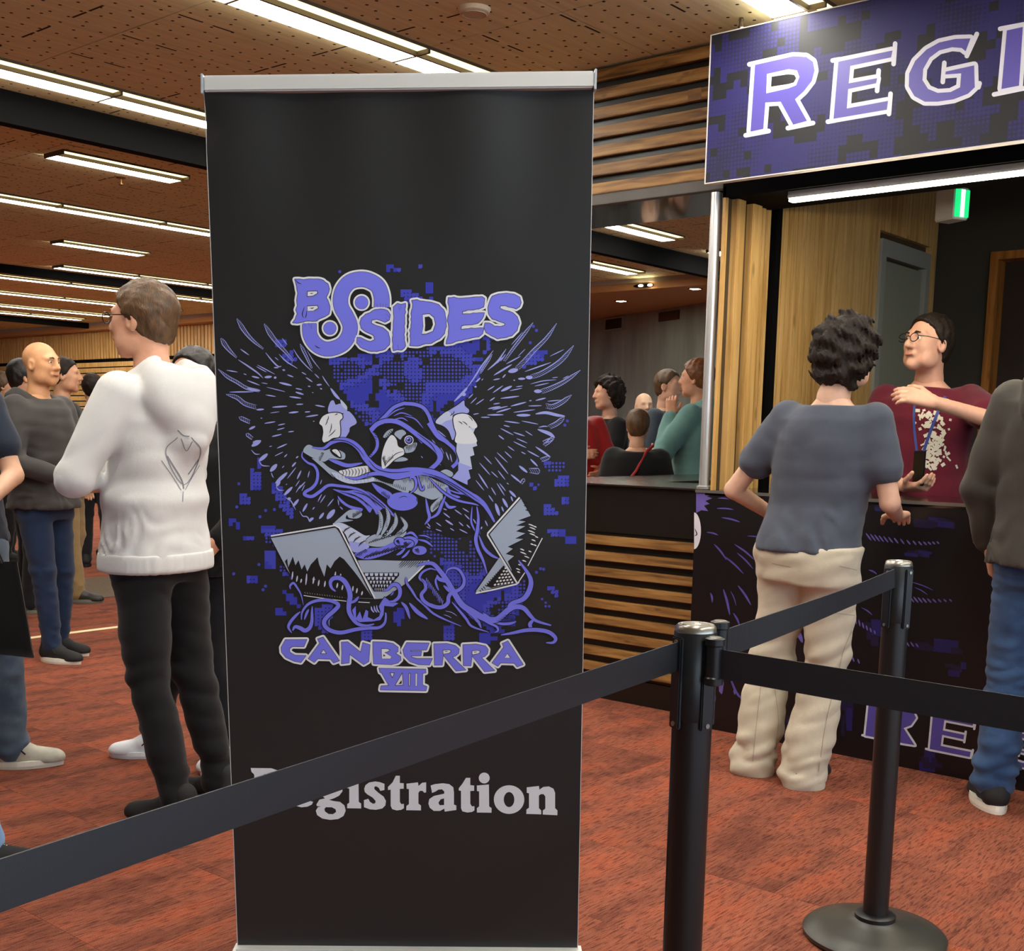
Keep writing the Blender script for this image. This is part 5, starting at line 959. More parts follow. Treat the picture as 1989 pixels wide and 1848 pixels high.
# ================================================================== queue barriers
st_black = mat('stanchion_powder_coat', '161718', .38, bump=.03, bscale=900)
st_head = mat('stanchion_head', '1a1d20', .33)
st_cap = mat('stanchion_cap', 'a9a69c', .3, metal=.9)
belt_m = mat('belt_webbing', '20242a', .5, bump=.1, bscale=1600, bstretch=(.4, .4, 1), spec=.5)      # one webbing for every belt
HP = 1.0
def stanchion(label, loc, rz, clips=()):
    t = thing('barrier_post', label, 'barrier post', (loc[0], loc[1], 0), rz, 'queue barrier posts')
    MB().lathe([(.001, 0), (.17, 0), (.183, .006), (.184, .016), (.176, .024), (.13, .034), (.075, .047), (.05, .056), (.046, .06), (.001, .06)], 64).build('base', mat('base_cast_iron', '35342d', .36, bump=.05, bscale=300), t, smooth=True)
    MB().lathe([(.052, .055), (.052, .066), (.045, .07), (.034, .071)], 48).build('collar', st_black, t, smooth=True)
    MB().lathe([(.0325, .05), (.0325, HP-.09)], 48).build('pole', st_black, t, smooth=True)
    hd = MB().lathe([(.0335, HP-.155), (.0345, HP-.15), (.0345, HP-.012), (.033, HP-.010)], 48).build('head', st_head, t, smooth=True)
    MB().lathe([(.001, HP+.001), (.021, HP+.001), (.023, HP-.001), (.0255, HP+.0005), (.029, HP+.0005), (.0325, HP-.003), (.0335, HP-.011), (.03, HP-.012)], 48).build('cap', st_cap, hd, smooth=True)
    MB().lathe([(.001, HP+.0025), (.006, HP+.003), (.0105, HP+.001)], 5).build('cap_emblem', mat('emblem_silver', 'd8d6cf', .25, metal=.6), hd)
    # belt slots with their long cover plates and screws
    for a in range(4):
        w = a*pi/2
        m_ = Matrix.Rotation(w, 4, 'Z')
        q = MB().box(.031, .0385, -.012, .012, HP-.168, HP-.018)
        q.v = [tuple(m_ @ Vector(p)) for p in q.v]
        pl = q.build('slot_plate', st_head, hd, bevel=.002)
        for z in (HP-.16, HP-.026):
            q = MB()
            q.add([(.0405, .004*cos(b), z+.004*sin(b)) for b in np.linspace(0, 2*pi, 10, endpoint=False)]+[(.038, .004*cos(b), z+.004*sin(b)) for b in np.linspace(0, 2*pi, 10, endpoint=False)], [tuple(range(10))]+[(i, (i+1) % 10, 10+(i+1) % 10, 10+i) for i in range(10)])
            q.v = [tuple(m_ @ Vector(p)) for p in q.v]
            q.build('screw', st_cap, hd)
    return t
P1 = np.array([1.638, .980]); P2 = np.array([2.900, 1.155])
s1 = stanchion('black belt barrier post where three belts meet, in front of the slatted bar', P1, radians(-20))
s2 = stanchion('black belt barrier post standing before the printed registration counter', P2, radians(-20))
def belt(label, name, pts, h, material, clip_start=None, sag=0.02, clip_at=None):
    A, B = np.array(pts[0], float), np.array(pts[1], float)
    t = thing(name, label, 'barrier belt', (0, 0, 0), 0, 'retractable barrier belts')
    n = 40; v = []; f = []; dirv = (B-A); L_ = np.linalg.norm(dirv[:2]); nr = np.array([-dirv[1], dirv[0], 0])/L_
    for i in range(n+1):
        u_ = i/n; c = A+dirv*u_; s_ = -sag*4*u_*(1-u_)
        tw = .004*sin(u_*7)
        for sg in (-1, 1):
            for hh in (0, 1):
                p = c+nr*(sg*.0011+tw*(hh-.5)); v.append((p[0], p[1], p[2]+s_+h*hh))
    for i in range(n):
        a = i*4; b = a+4
        f += [(a, b, b+1, a+1), (a+3, b+3, b+2, a+2), (a+1, b+1, b+3, a+3), (a+2, b+2, b, a)]
    f += [(0, 1, 3, 2), (n*4+2, n*4+3, n*4+1, n*4)]
    mesh('webbing', v, f, material, t)
    if clip_at is not None:
        c = A if clip_at == 0 else B
        MB().lathe([(.0125, -.012), (.0155, -.01), (.0155, 0), (.0135, .002), (.0135, h+.004), (.0155, h+.006), (.0155, h+.016), (.011, h+.018)], 24, (c[0], c[1], c[2])).build('clip', st_head, t, smooth=True)
        MB().lathe([(.001, h+.018), (.0095, h+.0185), (.0115, h+.0165)], 24, (c[0], c[1], c[2])).build('clip_cap', st_cap, t, smooth=True)
    return t
def at_dist(x, y, dist): r_ = ray(x, y); return CAM+r_*dist
# belt 1: from post one towards the camera's left
BH = .062
BH = .047
s3 = stanchion('black belt barrier post on the open side of the queue, beyond the roll-up banner', (-.62, .945), 0)
s4 = stanchion('black belt barrier post at the end of the belt that runs along the counter', (1.605, -.55), 0)
belt('dark belt stretched in front of the roll-up banner', 'barrier_belt', [(1.606, .990, .928), (-.585, .945, .832)], BH, belt_m, sag=0.0, clip_at=1)
belt('dark belt between the two barrier posts before the beige trousers', 'barrier_belt', [(1.685, .963, .938), (2.866, 1.15, .936)], BH, belt_m, sag=.004, clip_at=0)
belt('dark belt running along in front of the printed counter', 'barrier_belt', [(1.6195, .933, .922), (1.607, -.515, .925)], BH, belt_m, sag=.004, clip_at=0)
# ================================================================== people: every body and garment is one smooth surface grown from a distance field
class Field:
    def __init__(s, lo, hi, vox):
        s.lo = np.array(lo, float); s.vox = vox
        s.n = np.maximum(np.ceil((np.array(hi)-s.lo)/vox).astype(int)+1, 3)
        s.ax = [(s.lo[i]+np.arange(s.n[i])*vox).astype(np.float32) for i in range(3)]
        s.d = np.full(s.n, .3, np.float32)
    def _sl(s, lo, hi, pad):
        r = []
        for i in range(3):
            a = int(np.floor((lo[i]-pad-s.lo[i])/s.vox)); b = int(np.ceil((hi[i]+pad-s.lo[i])/s.vox))+1
            r.append(slice(max(a, 0), min(max(b, 0), s.n[i])))
        return tuple(r)
    def grid(s, sl): return np.meshgrid(s.ax[0][sl[0]], s.ax[1][sl[1]], s.ax[2][sl[2]], indexing='ij')
    def blend(s, sl, dp, k, sub=False):
        a = s.d[sl]
        if a.size == 0: return
        if sub:
            h = np.clip(.5-.5*(a+dp)/k, 0, 1); s.d[sl] = a*(1-h)-dp*h+k*h*(1-h)
        else:
            h = np.clip(.5+.5*(a-dp)/k, 0, 1); s.d[sl] = a*(1-h)+dp*h-k*h*(1-h)
    def cone(s, a, b, r1, r2, k=.02, sub=False, flat=None):
        a = np.array(a, float); b = np.array(b, float); r = max(r1, r2)
        sl = s._sl(np.minimum(a, b)-r, np.maximum(a, b)+r, max(.05, k)); X, Y, Z = s.grid(sl)
        if X.size == 0: return
        ab = b-a; L2 = ab@ab+1e-12
        px, py, pz = X-a[0], Y-a[1], Z-a[2]
        t = np.clip((px*ab[0]+py*ab[1]+pz*ab[2])/L2, 0, 1)
        dx, dy, dz = px-t*ab[0], py-t*ab[1], pz-t*ab[2]
        s.blend(sl, np.sqrt(dx*dx+dy*dy+dz*dz)-(r1+(r2-r1)*t), k, sub)
    def ell(s, c, r, k=.02, sub=False, R=None):
        c = np.array(c, float); r = np.array(r, float); m_ = r.max()
        sl = s._sl(c-m_, c+m_, max(.05, k)); X, Y, Z = s.grid(sl)
        if X.size == 0: return
        px, py, pz = X-c[0], Y-c[1], Z-c[2]
        if R is not None: px, py, pz = (R[0][0]*px+R[1][0]*py+R[2][0]*pz, R[0][1]*px+R[1][1]*py+R[2][1]*pz, R[0][2]*px+R[1][2]*py+R[2][2]*pz)
        q = np.sqrt((px/r[0])**2+(py/r[1])**2+(pz/r[2])**2); g = np.sqrt((px/r[0]**2)**2+(py/r[1]**2)**2+(pz/r[2]**2)**2)+1e-9
        s.blend(sl, q*(q-1)/g, k, sub)
    def loft(s, kn, k=.03, grow=0., zr=None):
        # kn: rows (z, cx, cy, rx, ry, twist)
        kn = np.array(kn, float); z0, z1 = zr or (kn[0, 0], kn[-1, 0]); m_ = kn[:, 3:5].max()+grow+.05
        sl = s._sl((kn[:, 1].min()-m_, kn[:, 2].min()-m_, z0), (kn[:, 1].max()+m_, kn[:, 2].max()+m_, z1), .06); X, Y, Z = s.grid(sl)
        if X.size == 0: return
        zc = s.ax[2][sl[2]]; I = lambda j: np.interp(zc, kn[:, 0], kn[:, j])
        c, w = np.cos(I(5)), np.sin(I(5)); px, py = X-I(1), Y-I(2); px, py = px*c+py*w, -px*w+py*c
        rx, ry = I(3)+grow, I(4)+grow
        q = (np.abs(px/rx)**2.3+np.abs(py/ry)**2.3)**(1/2.3); d = (q-1)*np.minimum(rx, ry)
        e = np.maximum(z0-Z, Z-z1); d = np.where(e > 0, np.sqrt(np.maximum(d, 0)**2+e**2)+np.minimum(np.maximum(d, e), 0), np.maximum(d, e))
        s.blend(sl, d, k)
    def cut(s, n, c):          # keep n.p < c
        s.d = np.maximum(s.d, (n[0]*s.ax[0])[:, None, None]+(n[1]*s.ax[1])[None, :, None]+(n[2]*s.ax[2])[None, None, :]-np.float32(c))
    def folds(s, fn, band=.06):
        i = np.nonzero(np.abs(s.d) < min(band, s.vox*3.2)); s.d[i] += fn(s.ax[0][i[0]], s.ax[1][i[1]], s.ax[2][i[2]])
    def mesh(s):
        d = s.d.copy()
        d[0] = d[-1] = np.maximum(d[0], .01); d[:, 0] = np.maximum(d[:, 0], .01); d[:, -1] = np.maximum(d[:, -1], .01); d[:, :, 0] = np.maximum(d[:, :, 0], .01); d[:, :, -1] = np.maximum(d[:, :, -1], .01); d[-1] = np.maximum(d[-1], .01)
        n = np.array(d.shape)-1; neg = d < 0
        ng = neg.astype(np.int8)
        tot = sum(ng[i:i+n[0], j:j+n[1], k:k+n[2]] for i in (0, 1) for j in (0, 1) for k in (0, 1))
        act = (tot > 0) & (tot < 8); ii = np.argwhere(act); idx = np.full(n, -1, np.int32); idx[act] = np.arange(len(ii))
        acc = np.zeros((len(ii), 3)); cnt = np.zeros(len(ii))
        val = {(i, j, k): d[ii[:, 0]+i, ii[:, 1]+j, ii[:, 2]+k].astype(float) for i in (0, 1) for j in (0, 1) for k in (0, 1)}
        for a in val:
            for ax in range(3):
                if a[ax]: continue
                b = list(a); b[ax] = 1; da, db = val[a], val[tuple(b)]; m_ = (da < 0) != (db < 0)
                t = np.where(m_, da/(da-db+1e-12), 0)
                for q in range(3): acc[:, q] += np.where(m_, a[q]+(t if q == ax else 0), 0)
                cnt += m_
        V = (ii+acc/cnt[:, None])*s.vox+s.lo
        Fs = []
        for ax in range(3):
            o1, o2 = [(1, 2), (2, 0), (0, 1)][ax]
            sh = list(d.shape); lo = [slice(None)]*3; hi = [slice(None)]*3
            lo[ax] = slice(0, -1); hi[ax] = slice(1, None)
            ch = neg[tuple(lo)] != neg[tuple(hi)]; e = np.argwhere(ch)
            ok = (e[:, o1] > 0) & (e[:, o2] > 0) & (e[:, o1] < n[o1]) & (e[:, o2] < n[o2]); e = e[ok]
            fl = neg[tuple(lo)][tuple(e.T)]
            def at(da, db):
                q = e.copy(); q[:, o1] += da; q[:, o2] += db; return idx[tuple(q.T)]
            quad = np.stack([at(-1, -1), at(0, -1), at(0, 0), at(-1, 0)], 1)
            quad[~fl] = quad[~fl][:, ::-1]; Fs.append(quad)
        return V, np.concatenate(Fs)
def fobj(name, parts, m_, parent):
    V = []; Fq = []; n = 0
    for v, f in parts: V.append(v); Fq.append(f+n); n += len(v)
    V = np.concatenate(V); Fq = np.concatenate(Fq)
    me = bpy.data.meshes.new(name); me.vertices.add(len(V)); me.vertices.foreach_set('co', V.astype(np.float32).ravel())
    me.loops.add(len(Fq)*4); me.loops.foreach_set('vertex_index', Fq.astype(np.int32).ravel())
    me.polygons.add(len(Fq)); me.polygons.foreach_set('loop_start', np.arange(0, len(Fq)*4, 4, dtype=np.int32)); me.polygons.foreach_set('loop_total', np.full(len(Fq), 4, dtype=np.int32))
    me.update(calc_edges=True); me.validate()
    return link(name, me, m_, parent, True)
def vnoise(seed, f, n=5, an=(1, 1, 1)):
    rg = np.random.RandomState(seed); K = rg.normal(size=(n, 3))*f*np.array(an); P = rg.rand(n)*6.28
    return lambda X, Y, Z: sum(np.sin(K[i, 0]*X+K[i, 1]*Y+K[i, 2]*Z+P[i]) for i in range(n))/n
def V3(*a): return np.array(a, float)
def unit(v): v = np.array(v, float); return v/np.linalg.norm(v)

def hand(Fd, wr, d, nrm, side, curl=.5, spread=.0, thumb=.6, s=1.):
    """palm, four unequal bent fingers and a thumb leaving the side of the palm; d towards the fingers, nrm out of the palm, side +1 = thumb on nrm x d"""
    d = unit(d); nrm = unit(nrm-d*(nrm@d)); lat = np.cross(nrm, d)*side
    for o in (-.026, -.009, .009, .026): Fd.cone(wr+lat*o*.6*s, wr+(d*.088+lat*o)*s, .017*s, .0135*s, .012)
    for i, (o, L, r_) in enumerate(((.030, .072, .0092), (.010, .080, .0095), (-.010, .074, .0092), (-.029, .058, .0082))):
        p = wr+(d*.088+lat*o)*s; a = curl*(.8+.12*i); dd = d*cos(a)+nrm*sin(a)+lat*(o*spread*8)
        q = p+dd*L*.48*s; Fd.cone(p, q, r_*1.05*s, r_*s, .006)
        a *= 1.9; dd = d*cos(a)+nrm*sin(a); q2 = q+dd*L*.30*s; Fd.cone(q, q2, r_*s, r_*.92*s, .004)
        a *= 1.25; dd = d*cos(a)+nrm*sin(a); Fd.cone(q2, q2+dd*L*.24*s, r_*.92*s, r_*.78*s, .004)
    p = wr+(d*.022+lat*.028)*s; dd = unit(d*.75+lat*.75*thumb/.6+nrm*.35); q = p+dd*.042*s; Fd.cone(p, q, .0145*s, .0115*s, .012)
    dd = unit(d*.95+lat*.25+nrm*(.3+curl*.4)); q2 = q+dd*.032*s; Fd.cone(q, q2, .0115*s, .0105*s, .005); Fd.cone(q2, q2+unit(dd+nrm*.25)*.024*s, .0105*s, .0085*s, .004)

SKIN = {}
def skin(c): return mat('skin_'+c, c, .48, spec=.4, var=.06, vscale=30, sss=.08)
eye_w = mat('eye_white', 'e8e2da', .25); eye_i = mat('iris', '2a1d14', .2); lip_m = mat('lips', 'a8655a', .45)

def person(label, loc, heading, h=1.78, sk='d9a98c', J=None, vox=.012, hvox=.0062, torso=1., head_yaw=0., head_pitch=0., top=None, legs=None, shoes=None, hair=None, hands=None, glasses=None, group=None, face=True, lod=False, name='person'):
    s = h/1.78
    D = dict(hipL=(0, .088, .93), hipR=(0, -.088, .93), kneeL=(.02, .10, .50), kneeR=(.02, -.10, .50), ankL=(-.03, .11, .085), ankR=(-.03, -.11, .085), toeL=.12, toeR=-.12,
             pelvis=(0, 0, .95), waist=(0, 0, 1.10), chest=(0, 0, 1.30), neck=(-.015, 0, 1.475), head=(.015, 0, 1.665),
             shL=(-.01, .178, 1.425), shR=(-.01, -.178, 1.425), elL=(-.03, .245, 1.14), elR=(-.03, -.245, 1.14), wrL=(.06, .25, .90), wrR=(.06, -.25, .90), twist=0.)
    D.update(J or {})
    P = {k: np.array(v, float)*s for k, v in D.items() if not np.isscalar(v)}
    t = thing(name, label, 'person', (loc[0], loc[1], 0), heading, group)
    sm = skin(sk)
    tw = D['twist']
    # ---- torso profile
    def prof(rows, g=0.):
        out = []
        for z, rx, ry in rows:
            zz = z*s
            pts = [P['pelvis'], P['waist'], P['chest'], P['neck']]; zs = [p[2] for p in pts]
            cx_ = np.interp(zz, zs, [p[0] for p in pts]); cy_ = np.interp(zz, zs, [p[1] for p in pts])
            wt = np.interp(zz, [P['pelvis'][2], P['chest'][2]], [0, tw])
            out.append((zz, cx_, cy_, rx*s*torso, ry*s*(torso if z > .9 else torso), wt))
        return out
    body_rows = [(.84, .08, .13), (.93, .105, .158), (1.02, .10, .148), (1.10, .092, .138), (1.22, .105, .15), (1.34, .105, .16), (1.42, .085, .14), (1.47, .06, .085), (1.50, .05, .055)]
    lo = np.min(list(P.values()), 0)-.2; hi = np.max(list(P.values()), 0)+.2; lo[2] = -.02
    def hips(k): return P['hip'+k]
    # ---- body
    parts = []
    if True:
        B = Field(lo, np.array([hi[0], hi[1], P['neck'][2]+.04]), vox)
        B.loft(prof(body_rows))
        for k in 'LR':
            B.cone(P['hip'+k], P['knee'+k], .075*s, .052*s); B.cone(P['knee'+k], P['ank'+k], .05*s, .036*s)
            B.cone(P['ank'+k], P['ank'+k]+V3(.12*cos(D['toe'+k]), .12*sin(D['toe'+k]), -.05)*s, .034*s, .024*s)
            B.cone(P['sh'+k], P['el'+k], .046*s, .037*s, .03); B.cone(P['el'+k], P['wr'+k], .037*s, .026*s, .01)
        B.cone(P['neck'], P['neck']+V3(0, 0, .06), .055*s, .052*s)
        parts.append(B.mesh())
    # ---- head
    hc = P['head']; Ry = np.array([[cos(head_pitch), 0, -sin(head_pitch)], [0, 1, 0], [sin(head_pitch), 0, cos(head_pitch)]])
    Rz = np.array([[cos(head_yaw), -sin(head_yaw), 0], [sin(head_yaw), cos(head_yaw), 0], [0, 0, 1]]); R = Rz@Ry.T
    H = lambda *a: hc+R@(np.array(a, float)*s)
    hv = hvox
    Hd = Field(hc-.2*s, hc+.17*s, hv)
    er = lambda c, r, k=.02, sub=False: Hd.ell(H(*c), np.array(r)*s, k, sub, R)
    er((-.014, 0, .034), (.098, .077, .086)); er((.026, 0, -.03), (.068, .062, .083), .04); er((.066, 0, -.096), (.026, .028, .024), .03)
    er((.075, 0, .028), (.022, .055, .018), .02)
    for sg in (-1, 1):
        er((.055, sg*.038, -.02), (.03, .024, .03), .025); er((.03, sg*.048, -.075), (.04, .022, .03), .03)
        if face: er((.103, sg*.031, .010), (.016, .017, .011), .012, True)
        er((-.006, sg*.079, -.008), (.022, .010, .033), .008); er((.002, sg*.085, -.008), (.010, .006, .018), .006, True)
    Hd.cone(H(.092, 0, .02), H(.112, 0, -.022), .009*s, .014*s, .014); er((.098, .012, -.027), (.012, .008, .008), .008); er((.098, -.012, -.027), (.012, .008, .008), .008)
    if face:
        Hd.cone(H(.088, -.018, -.056), H(.088, .018, -.056), .010*s, .010*s, .012); Hd.cone(H(.104, -.024, -.056), H(.104, .024, -.056), .0035*s, .0035*s, .004, True)
    Hd.cone(H(-.03, 0, -.05), P['neck']+V3(0, 0, .02), .054*s, .056*s, .03); Hd.cone(P['neck']+V3(0, 0, .03), P['neck']-V3(0, 0, .03), .056*s, .06*s, .02)
    parts.append(Hd.mesh())
    # ---- hands
    for k in 'LR':
        spec = (hands or {}).get(k)
        wr = P['wr'+k]; el = P['el'+k]; fd = unit(wr-el)
        if spec is None: spec = dict(d=fd, n=V3(0, -1 if k == 'L' else 1, 0), curl=.35)
        if spec == 'hide': continue
        dd = unit(np.array(spec.get('d', fd), float)); nn = np.array(spec.get('n', (0, 0, -1)), float)
        Hn = Field(wr-.22, wr+.22, .0042 if not lod else .008)
        Hn.cone(wr-fd*.05*s, wr, .0285*s, .025*s, .01)
        hand(Hn, wr+dd*.012, dd, nn, spec.get('side', 1 if k == 'L' else -1), spec.get('curl', .4), 0., spec.get('thumb', .6), s*.98)
        parts.append(Hn.mesh())
    bodyo = fobj('body', parts, sm, t)
    if face and not lod:
        for sg in (-1, 1):
            e = MB().lathe([(.0005, .011), (.005, .0099), (.0088, .0066), (.0108, .002), (.011, -.002), (.008, -.008), (.001, -.011)], 14)
            Re = R@np.array([[0, 0, 1.], [0, 1, 0], [-1, 0, 0]])
            e.v = [tuple(H(.080, sg*.031, .009)+Re@np.array(p)*s) for p in e.v]; eo = e.build('eye', eye_w, t, smooth=True)
            e = MB().lathe([(.0002, .0118), (.003, .0116), (.0052, .0104)], 12); e.v = [tuple(H(.080, sg*.031, .009)+Re@np.array(p)*s) for p in e.v]; e.build('iris', eye_i, eo, smooth=True)
            b_ = MB().tube([H(.098, sg*.014, .030), H(.101, sg*.026, .035), H(.093, sg*.044, .032)], [.0032*s, .004*s, .002*s], 6); b_.build('eyebrow', (hair or {}).get('m') or eye_i, t, smooth=True)
        MB().tube([H(.0985, -.02, -.0605), H(.1035, 0, -.0618), H(.0985, .02, -.0605)], [.002*s, .0045*s, .002*s], 6).build('lip', lip_m, t, smooth=True)
    # ---- hair
    if hair and hair.get('style') != 'bald':
        g = hair.get('grow', .012); F_ = Field(hc-.21*s, hc+.2*s, hair.get('vox', .006 if not lod else .01))
        F_.ell(H(-.016, 0, .036), np.array([.098+g, .078+g, .088+g])*s, .01, R=R)
        if hair['style'] in ('curly', 'long'):
            F_.ell(H(-.045, 0, -.03), np.array([.075+g*.6, .078+g*.6, .08+g*.4])*s, .03, R=R)
        else: F_.ell(H(-.05, 0, -.02), np.array([.064, .07, .07])*s, .02, R=R)
        nn = R@unit(hair.get('cutn', (.82, 0, -.57))); F_.cut(nn, nn@hc+hair.get('cutc', .012)*s)
        nn = R@unit((.25, 0, -1)); F_.cut(nn, nn@hc+hair.get('low', .075)*s)
        a = hair.get('rough', .003); f1, f2 = vnoise(hair.get('seed', 1), hair.get('freq', 90)), vnoise(hair.get('seed', 1)+7, hair.get('freq', 90)*2.2)
        F_.folds(lambda X, Y, Z: a*(f1(X, Y, Z*.5)*1.6+f2(X, Y, Z*.6)))
        fobj('hair', [F_.mesh()], hair['m'], t)
    if hair and hair.get('beard'):
        F_ = Field(hc-.2*s, hc+.17*s, .006); F_.ell(H(.03, 0, -.055), np.array([.071, .066, .072])*s, .02, R=R); F_.ell(H(.066, 0, -.098), np.array([.03, .032, .028])*s, .02, R=R)
        nn = R@unit((.1, 0, 1)); F_.cut(nn, nn@hc-.03*s); F_.cone(H(.10, -.016, -.058), H(.10, .016, -.058), .009*s, .009*s, .004, True); fobj('beard', [F_.mesh()], hair['m'], t)
    # ---- top
    def sleeve_end(a, b, u_): return a+(b-a)*u_
    if top:
        g = top.get('g', .018)*s; hem = top.get('hem', .88)*s; vx = top.get('vox', vox)
        rows = [(.80, .132, .182), (.88, .132, .182), (.98, .122, .168), (1.10, .108, .155), (1.22, .113, .162), (1.34, .112, .17), (1.42, .095, .155), (1.465, .07, .10), (1.49, .058, .068)]
        T = Field(lo-.05, np.array([hi[0]+.05, hi[1]+.05, P['neck'][2]+.16]), vx)
        T.loft(prof(rows), grow=g, zr=(hem, P['neck'][2]+top.get('collar', -.002)*s))
        ss = top.get('sleeve', 1.)
        for k in 'LR':
            a, e, w = P['sh'+k], P['el'+k], P['wr'+k]
            T.cone(a+V3(0, 0, -.005), a+(e-a)*min(1, ss/.5), (.058*s+g*.55), (.05*s+g*.6) if ss > .5 else (.054*s+g*.7), .035)
            if ss > .5:
                u_ = (ss-.5)/.5; q = e+(w-e)*u_; T.cone(e, q, .049*s+g*.6, .034*s+g*.45, .016)
                if top.get('cuff'): T.cone(e+(w-e)*(u_-.14), q, .034*s+g*.55, .032*s+g*.3, .006)
            else: T.cut_s = None
        if top.get('belly'): T.ell(P['waist']+V3(.05, 0, -.02), (.11*s+g, .15*s, .16*s), .06)
        if top.get('waistband'):   # ribbed band, cloth blousing over it
            T.ell(P['pelvis']+V3(0, 0, .13*s), (.150*s, .195*s, .06*s), .05)
        if top.get('hood'):
            nk = P['neck']
            hd_ = top['hood']
            T.cone(nk+V3(.055, .075, -.03)*s, nk+V3(-.075, .07, .02)*s, .034*s, .045*s, .012); T.cone(nk+V3(.055, -.075, -.03)*s, nk+V3(-.075, -.07, .02)*s, .034*s, .045*s, .012)
            T.cone(nk+V3(-.085, .07, .01)*s, nk+V3(-.085, -.07, .01)*s, .05*s, .05*s, .04)
            T.ell(nk+V3(-.115, 0, -.06)*s, np.array([.075, .135, .115])*s*hd_, .014); T.ell(nk+V3(-.135, 0, -.15)*s, np.array([.055, .085, .095])*s*hd_, .03)
            T.cone(nk+V3(-.10, .10, .0)*s, nk+V3(-.165, 0, -.20)*s, .035*s, .02*s, .03); T.cone(nk+V3(-.10, -.10, .0)*s, nk+V3(-.165, 0, -.20)*s, .035*s, .02*s, .03)
            T.ell(nk+V3(-.125, 0, .055)*s, np.array([.05, .085, .075])*s, .025, True)
            T.ell(nk+V3(-.03, 0, .085)*s, np.array([.075, .07, .07])*s, .02, True)
        if top.get('collar_up'):
            nk = P['neck']; T.cone(nk+V3(.0, .0, -.02)*s, nk+V3(.0, 0, .035)*s, .085*s, .08*s, .02); T.ell(nk+V3(.0, 0, .075)*s, np.array([.066, .066, .06])*s, .01, True)
        fa = top.get('fold', .004); n1, n2, n3 = vnoise(top.get('seed', 3), 24), vnoise(top.get('seed', 3)+1, 16, 6, (1, 1, 2.2)), vnoise(top.get('seed', 3)+2, 10)
        fo = np.array([P['elL'], P['elR']])
        zt = P['pelvis'][2]
        def ff(X, Y, Z):
            e = sum(np.exp(-((X-q[0])**2+(Y-q[1])**2+(Z-q[2])**2)/.012) for q in fo)
            low = np.exp(-((Z-hem-.06)/.09)**2)
            return fa*(n1(X, Y, Z*.8)*.7+n3(X, Y, Z)*1.2) + fa*(.5+1.5*e)*(1-2.2*np.abs(n2(X, Y, Z))) + fa*1.1*low*np.sin(46*Z+11*n1(X, Y, Z)+9*Y)*np.clip(.5+n3(X*2, Y*2, Z), 0, 1)
        T.folds(ff); T.cut((0, 0, -1), -hem)
        # open the neck and, for short sleeves, cut the cuffs
        T.cone(P['neck']+V3(.005, 0, .0), P['neck']+V3(.03, 0, .12), .058*s, .068*s, .008, True)
        to = fobj(top.get('name', 'shirt'), [T.mesh()], top['m'], t)
        if top.get('waistband'):
            Wb = Field(lo-.02, np.array([hi[0], hi[1], hem+.12]), vx); Wb.loft(prof(rows), grow=g+.004, zr=(hem-.03*s, hem+.035*s))
            n5 = lambda X, Y, Z: .0012*np.sin(np.arctan2(Y, X)*95); Wb.folds(n5); fobj('waistband', [Wb.mesh()], top['m'], to)
    # ---- legs
    if legs:
        g = legs.get('g', .016)*s; vx = legs.get('vox', vox); Lg = Field(np.array([lo[0], lo[1], -.02]), np.array([hi[0], hi[1], 1.12*s]), vx)
        rows = [(.78, .098, .155), (.82, .108, .168), (.90, .12, .172), (.97, .118, .168), (1.04, .108, .155)]
        wz = legs.get('waist', (top or {}).get('hem', .97)+.03)*s
        Lg.loft(prof(rows), grow=g*.8, zr=(.80*s, max(wz, .9*s)))
        fl = legs.get('flare', 0.); cuff = legs.get('cuff', .055)*s
        for k in 'LR':
            hp, kn, an = P['hip'+k], P['knee'+k], P['ank'+k]
            Lg.cone(hp+V3(-.012, 0, -.01), kn, .088*s+g, .060*s+g, .03)
            end = an+V3(-.0, 0, cuff-an[2]+.02)
            Lg.cone(kn, end, .058*s+g, .046*s+g+fl, .02)
            if legs.get('seat'): Lg.ell(hp+V3(-.042, 0, .0), (.078*s+g, .088*s+g, .10*s), .03)
        kk = [P['kneeL'], P['kneeR']]; aa = [P['ankL'], P['ankR']]; fa = legs.get('fold', .005)
        n1, n2, n3 = vnoise(legs.get('seed', 5), 22), vnoise(legs.get('seed', 5)+1, 17, 6, (1, 1, 2.4)), vnoise(legs.get('seed', 5)+3, 9)
        def fg(X, Y, Z):
            wk = sum(np.exp(-((Z-q[2]+.03)/.10)**2) for q in kk)*.5; wa = np.exp(-((Z-cuff-.07*s)/.085)**2)
            return fa*(.8*n3(X, Y, Z)+.5*n1(X, Y, Z)) + fa*(.35+.55*wk+.7*wa)*(1-2.4*np.abs(n2(X, Y, Z)))*1.3 + fa*1.1*wa*np.sin(60*Z+7*n1(X, Y, Z*.4)+16*X+10*Y)*np.clip(.3+n1(Y, X, Z), 0, 1)
        Lg.folds(fg); Lg.cut((0, 0, 1), wz)
        lg = fobj(legs.get('name', 'trousers'), [Lg.mesh()], legs['m'], t)
